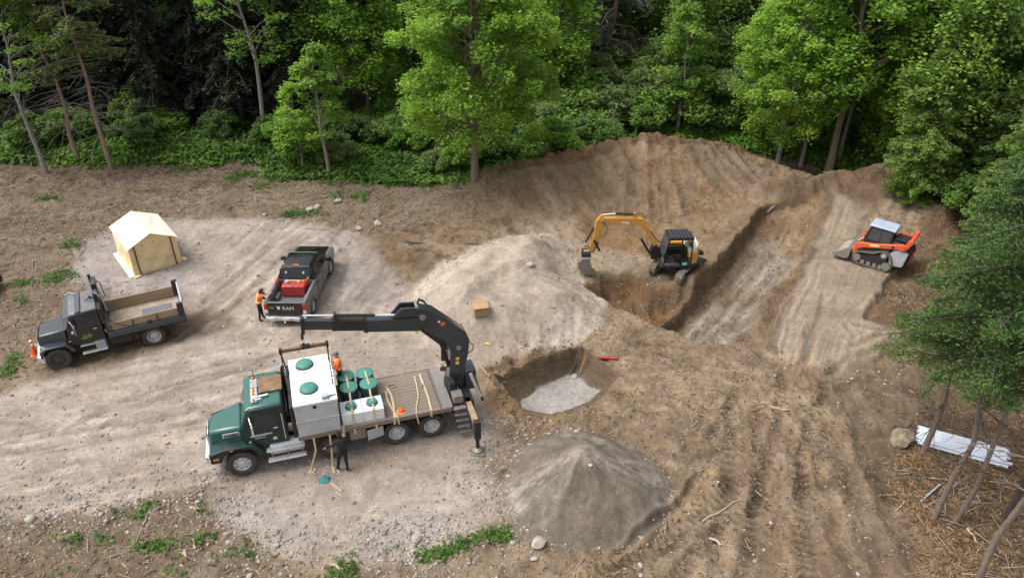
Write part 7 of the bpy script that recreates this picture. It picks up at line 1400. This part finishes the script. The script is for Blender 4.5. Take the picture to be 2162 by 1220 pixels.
# ============================================================ LOOSE COVER (nobody could count it)
def scatter_mesh(name, base_v, base_f, P, scale, rot, m, stretch=None, tint=None):
    """P (n,3), scale (n,) or (n,3), rot (n,3,3)"""
    bv = np.array(base_v, float); n = len(P); k = len(bv)
    sc_ = np.asarray(scale, float); sc_ = sc_[:, None] * np.ones((1, 3)) if sc_.ndim == 1 else sc_
    V = np.einsum('nij,nkj->nki', rot, bv[None] * sc_[:, None, :]) + P[:, None, :]
    F = np.array(base_f, int); fk = F.shape[1]; F = (F[None] + (np.arange(n) * k)[:, None, None]).reshape(-1, fk).astype(np.int32)
    me = bpy.data.meshes.new(name); me.vertices.add(n * k); me.vertices.foreach_set('co', V.astype(np.float32).ravel())
    me.loops.add(F.size); me.loops.foreach_set('vertex_index', F.ravel()); me.polygons.add(len(F)); me.polygons.foreach_set('loop_start', np.arange(0, F.size, fk, dtype=np.int32)); me.polygons.foreach_set('loop_total', np.full(len(F), fk, np.int32)); me.update(calc_edges=True)
    at = me.attributes.new('tint', 'FLOAT', 'POINT'); at.data.foreach_set('value', np.repeat(NR.rand(n) if tint is None else tint, k).astype(np.float32))
    me.materials.append(m); return me
def rots(n, tilt=.3):
    a = NR.rand(n) * 2 * PI; b = NR.normal(0, tilt, n); c = NR.normal(0, tilt, n); ca, sa_, cb, sb, cc, sc_ = np.cos(a), np.sin(a), np.cos(b), np.sin(b), np.cos(c), np.sin(c); z = np.zeros(n); o = np.ones(n)
    Rz = np.stack([ca, -sa_, z, sa_, ca, z, z, z, o], 1).reshape(n, 3, 3); Ry = np.stack([cb, z, sb, z, o, z, -sb, z, cb], 1).reshape(n, 3, 3); Rx = np.stack([o, z, z, z, cc, -sc_, z, sc_, cc], 1).reshape(n, 3, 3); return Rz @ Ry @ Rx
def tintmat(name, a, b, rough=.9):
    m, t, N, L, p = nodes(name); at = N.new('ShaderNodeAttribute'); at.attribute_name = 'tint'; r = N.new('ShaderNodeValToRGB'); r.color_ramp.elements[0].color = a + (1,); r.color_ramp.elements[1].color = b + (1,)
    L.new(at.outputs['Fac'], r.inputs[0]); L.new(r.outputs[0], p.inputs['Base Color']); p.inputs['Roughness'].default_value = rough; p.inputs['Specular IOR Level'].default_value = .2; return m
# sampled masks on the fine grid, looked up for placement
ix0 = int(np.argmin(np.abs(xs - core_x[0]))); iy0 = int(np.argmin(np.abs(ys - core_y[0]))); NX, NY = len(core_x), len(core_y)
DX = np.append(np.diff(core_x), STEP); DY = np.append(np.diff(core_y), STEP); AREA = DY[:, None] * DX[None, :]
sl = (slice(iy0, iy0 + NY), slice(ix0, ix0 + NX))
def pick(n, W):
    p = (W[sl] * AREA).ravel().astype(float); p = np.clip(p, 0, None); p /= p.sum(); i = NR.choice(p.size, n, p=p); yy, xx = np.unravel_index(i, (NY, NX))
    fx = NR.rand(n) ; fy = NR.rand(n); x = core_x[xx] + fx * DX[xx]; y = core_y[yy] + fy * DY[yy]
    z = GZ[sl][yy, xx]; xx2 = np.minimum(xx + 1, NX - 1); yy2 = np.minimum(yy + 1, NY - 1); g = GZ[sl]
    z = (g[yy, xx] * (1 - fx) + g[yy, xx2] * fx) * (1 - fy) + (g[yy2, xx] * (1 - fx) + g[yy2, xx2] * fx) * fy
    return np.stack([x, y, z], 1)
def sp_mask(pts, a=.4, b=-.4): return zmask(pts, a, b)
open_ = (1 - Z['fo']) * (1 - fz) * (1 - Z['pit'])
near = 1 / (1 + ((GY - 12) / 22) ** 2)
ico_v = [(0, 0, 1), (.89, 0, .45), (.28, .85, .45), (-.72, .53, .45), (-.72, -.53, .45), (.28, -.85, .45), (.72, .53, -.35), (-.28, .85, -.35), (-.89, 0, -.35), (-.28, -.85, -.35), (.72, -.53, -.35)]
ico_f = [(0, 1, 2), (0, 2, 3), (0, 3, 4), (0, 4, 5), (0, 5, 1), (1, 6, 2), (2, 7, 3), (3, 8, 4), (4, 9, 5), (5, 10, 1), (6, 7, 2), (7, 8, 3), (8, 9, 4), (9, 10, 5), (10, 6, 1)]
gravel_m = tintmat('gravel stones', (.17, .14, .115), (.42, .38, .34)); clod_m = tintmat('soil clods', (.10, .07, .045), (.24, .18, .125)); chip_m = tintmat('wood chips', (.12, .085, .055), (.36, .28, .19)); bark_m = tintmat('bark litter', (.09, .055, .03), (.32, .215, .12))
roadedge = np.exp(-(Z['sr'] / 1.1) ** 2)
pads = zmask([(740, 1100), (860, 1090), (960, 1110), (940, 1185), (780, 1180)], .6, -.6)
W = open_ * near * (.16 * Z['road'] + 1.3 * roadedge * (GY < 24) + 2.2 * pads * (GY < 20) + .035 * (1 - Z['road']) + .7 * np.exp(-((Z['pile'] - .03) / .05) ** 2) * (Z['pile'] > 0)) * (Z['pile'] < .16) * (1 - .93 * Z['sand']) * (1 - .9 * Z['strip'])
n = 12000; P = pick(n, W); s = .020 + .035 * NR.rand(n) ** 3 * 1.6; s = np.where(NR.rand(n) < .03, s * 1.7, s)
tag(link('gravel', scatter_mesh('gravel', ico_v, ico_f, P, np.stack([s * 1.25, s, s * .7], 1), rots(n, .5), gravel_m)), kind='stuff')
lumpy = zmask([(1180, 900), (1640, 800), (1800, 900), (1860, 1240), (1150, 1240)], .8, -.8)
W = open_ * (1 - Z['road']) * (1 - Z['sand'] ** .3) * (1 - .97 * Z['strip']) * (Z['pile'] < .02) * (.25 + 1.2 * np.clip(n_b, 0, 1) + 1.5 * Z['hol'] + 1.5 * np.clip(Z['heap'], 0, 1) + 3.2 * np.exp(-((Z['sp'] - .5) / .5) ** 2) * sst(3.5, -.5, GX) + .6 * lumpy + .8 * wall) * (near + .15)
n = 9000; P = pick(n, W); s = .025 + .05 * NR.rand(n) ** 2.5
tag(link('soil_clods', scatter_mesh('soil_clods', ico_v, ico_f, P, np.stack([s * 1.2, s, s * .75], 1), rots(n, .6), clod_m)), kind='stuff')
box_v = [(-.5, -.5, -.5), (.5, -.5, -.5), (.5, .5, -.5), (-.5, .5, -.5), (-.5, -.5, .5), (.5, -.5, .5), (.5, .5, .5), (-.5, .5, .5)]; box_f = [(0, 3, 2, 1), (4, 5, 6, 7), (0, 1, 5, 4), (1, 2, 6, 5), (2, 3, 7, 6), (3, 0, 4, 7)]
mulch = zmask([(-300, 330), (-300, 620), (100, 760), (150, 600), (165, 520), (300, 450), (640, 455), (800, 485), (1050, 480), (1050, 390), (600, 330), (420, 330)], 1, -1)
lowleft = zmask([(-300, 1130), (0, 1105), (200, 1080), (420, 1035), (430, 1100), (560, 1180), (700, 1240), (-300, 1300)], .3, -.3)
W = open_ * (1 - Z['road']) * (1 - Z['sand']) * (1 - Z['strip']) * (Z['pile'] < .02) * (.12 + 1.0 * mulch * (.4 + np.clip(n_c, 0, 1)) + .7 * lowleft * near + .20 * lumpy + .3 * zmask([(1290, 645), (1640, 740), (1640, 900), (1200, 900)], .6, -.6) + .7 * zmask([(1880, 480), (2060, 480), (2040, 760), (1900, 780)], .6, -.6)) * (1 - lit)
n = 17000; P = pick(n, W); P[:, 2] += .008; L = .08 + .30 * NR.rand(n) ** 2.5
tag(link('wood_debris', scatter_mesh('wood_debris', box_v, box_f, P, np.stack([L, .018 + .03 * NR.rand(n), .02 + 0 * L], 1), rots(n, .18), chip_m)), kind='stuff')
W = lit * 1.0 + .25 * zmask([(1880, 900), (2300, 700), (2300, 960), (1950, 960)], .5, -.5)
n = 9000; P = pick(n, W); P[:, 2] += .012; L = .08 + .30 * NR.rand(n) ** 2
tag(link('bark_litter', scatter_mesh('bark_litter', box_v, box_f, P, np.stack([L, .02 + .035 * NR.rand(n), .018 + 0 * L], 1), rots(n, .22), bark_m)), kind='stuff')
# branches and twigs in the litter
W = lit + .25 * mulch * open_ * (Z['pile'] < .01) + .06 * lumpy * open_ * (Z['pile'] < .01) + .1 * lowleft * open_
n = 750; P = pick(n, W); P[:, 2] += .04; L = .5 + 1.1 * NR.rand(n) ** 2
tag(link('twigs', scatter_mesh('twigs', box_v, box_f, P, np.stack([L, .022 + 0 * L, .022 + 0 * L], 1), rots(n, .10), tintmat('twigs', (.13, .10, .08), (.46, .38, .29)))), kind='stuff')
# green ground plants: forest floor, clearing edge and weeds
def green_patch(px, py, rx, ry): x, y = spot(px, py); return np.exp(-(((GX - x) / rx) ** 2 + ((GY - y) / ry) ** 2) * 1.6) * sst(-.35, .35, n_b)
forestW = fz * sst(95, 60, GY)
n = 46000; P = pick(n, forestW * (1 + 2.2 * np.exp(-((GY - Z['edge'] - .5) / 2.5) ** 2)) * (.5 + np.clip(n_a + .3, 0, 1))); P[:, 2] += .08 + .35 * NR.rand(n) ** 1.5
tag(link('undergrowth', leaf_mesh('undergrowth', P, .16 + .16 * NR.rand(n), .5, 1.0, np.clip(.5 + .5 * fbm(P[:, 0], P[:, 1], 2.2, 3, 91) + NR.normal(0, .12, n), 0, 1))), kind='stuff').data.materials.append(LM['grass'])
gp = np.zeros(GX.shape)
for g in [(560, 392, 1.2, .8), (370, 350, 2.0, 1.5), (355, 330, 1.2, 1.5), (520, 375, 2, 1), (630, 455, 1.6, .5), (745, 415, 1.6, .9), (760, 385, 2.4, .9), (790, 392, 1.6, .6), (580, 395, .8, .5), (985, 400, 1.4, .6), (1020, 385, .8, .6), (155, 515, 1.2, .8), (125, 585, .9, .7), (165, 508, .6, .6), (30, 640, .6, .5), (15, 645, .7, .5), (50, 600, .6, .4), (18, 785, .5, .5), (28, 760, .4, .5), (240, 1083, .5, .3), (315, 1070, .4, .3), (180, 1140, .9, .3), (320, 1155, .7, .3), (425, 1140, .4, .3), (430, 1075, .3, .3), (505, 1165, .6, .4), (285, 1090, .3, .2), (210, 1128, .4, .2), (1720, 375, 1.4, .8), (1600, 325, 1.6, .9), (1850, 345, 3, 1), (1890, 625, .4, .25), (725, 1205, .5, .4), (370, 1210, .4, .3), (140, 1210, .4, .3), (800, 1168, .35, .3), (1545, 1020, .15, .15), (100, 420, 1.0, .4), (420, 340, 2.0, 1.0), (900, 410, .8, .4), (1960, 330, 1.5, .8)]: gp = np.maximum(gp, green_patch(*g))
wx_, wy_ = None, None
Dw = dline(GX + .2 * Z['n2'], GY, spots([(880, 1180), (920, 1170), (975, 1152), (1030, 1140), (1068, 1132)]))[0]; gp2 = np.exp(-(Dw / .25) ** 2) * sst(-.5, .3, n_b)
n = 13000; P = pick(n, gp * 1.0 + gp2 * 1.1); P[:, 2] += .02 + .14 * NR.rand(n)
tag(link('weeds', leaf_mesh('weeds', P, .07 + .09 * NR.rand(n), .4, 1.2, np.clip(.45 + NR.normal(0, .2, n), 0, 1))), kind='stuff').data.materials.append(LM['grass'])
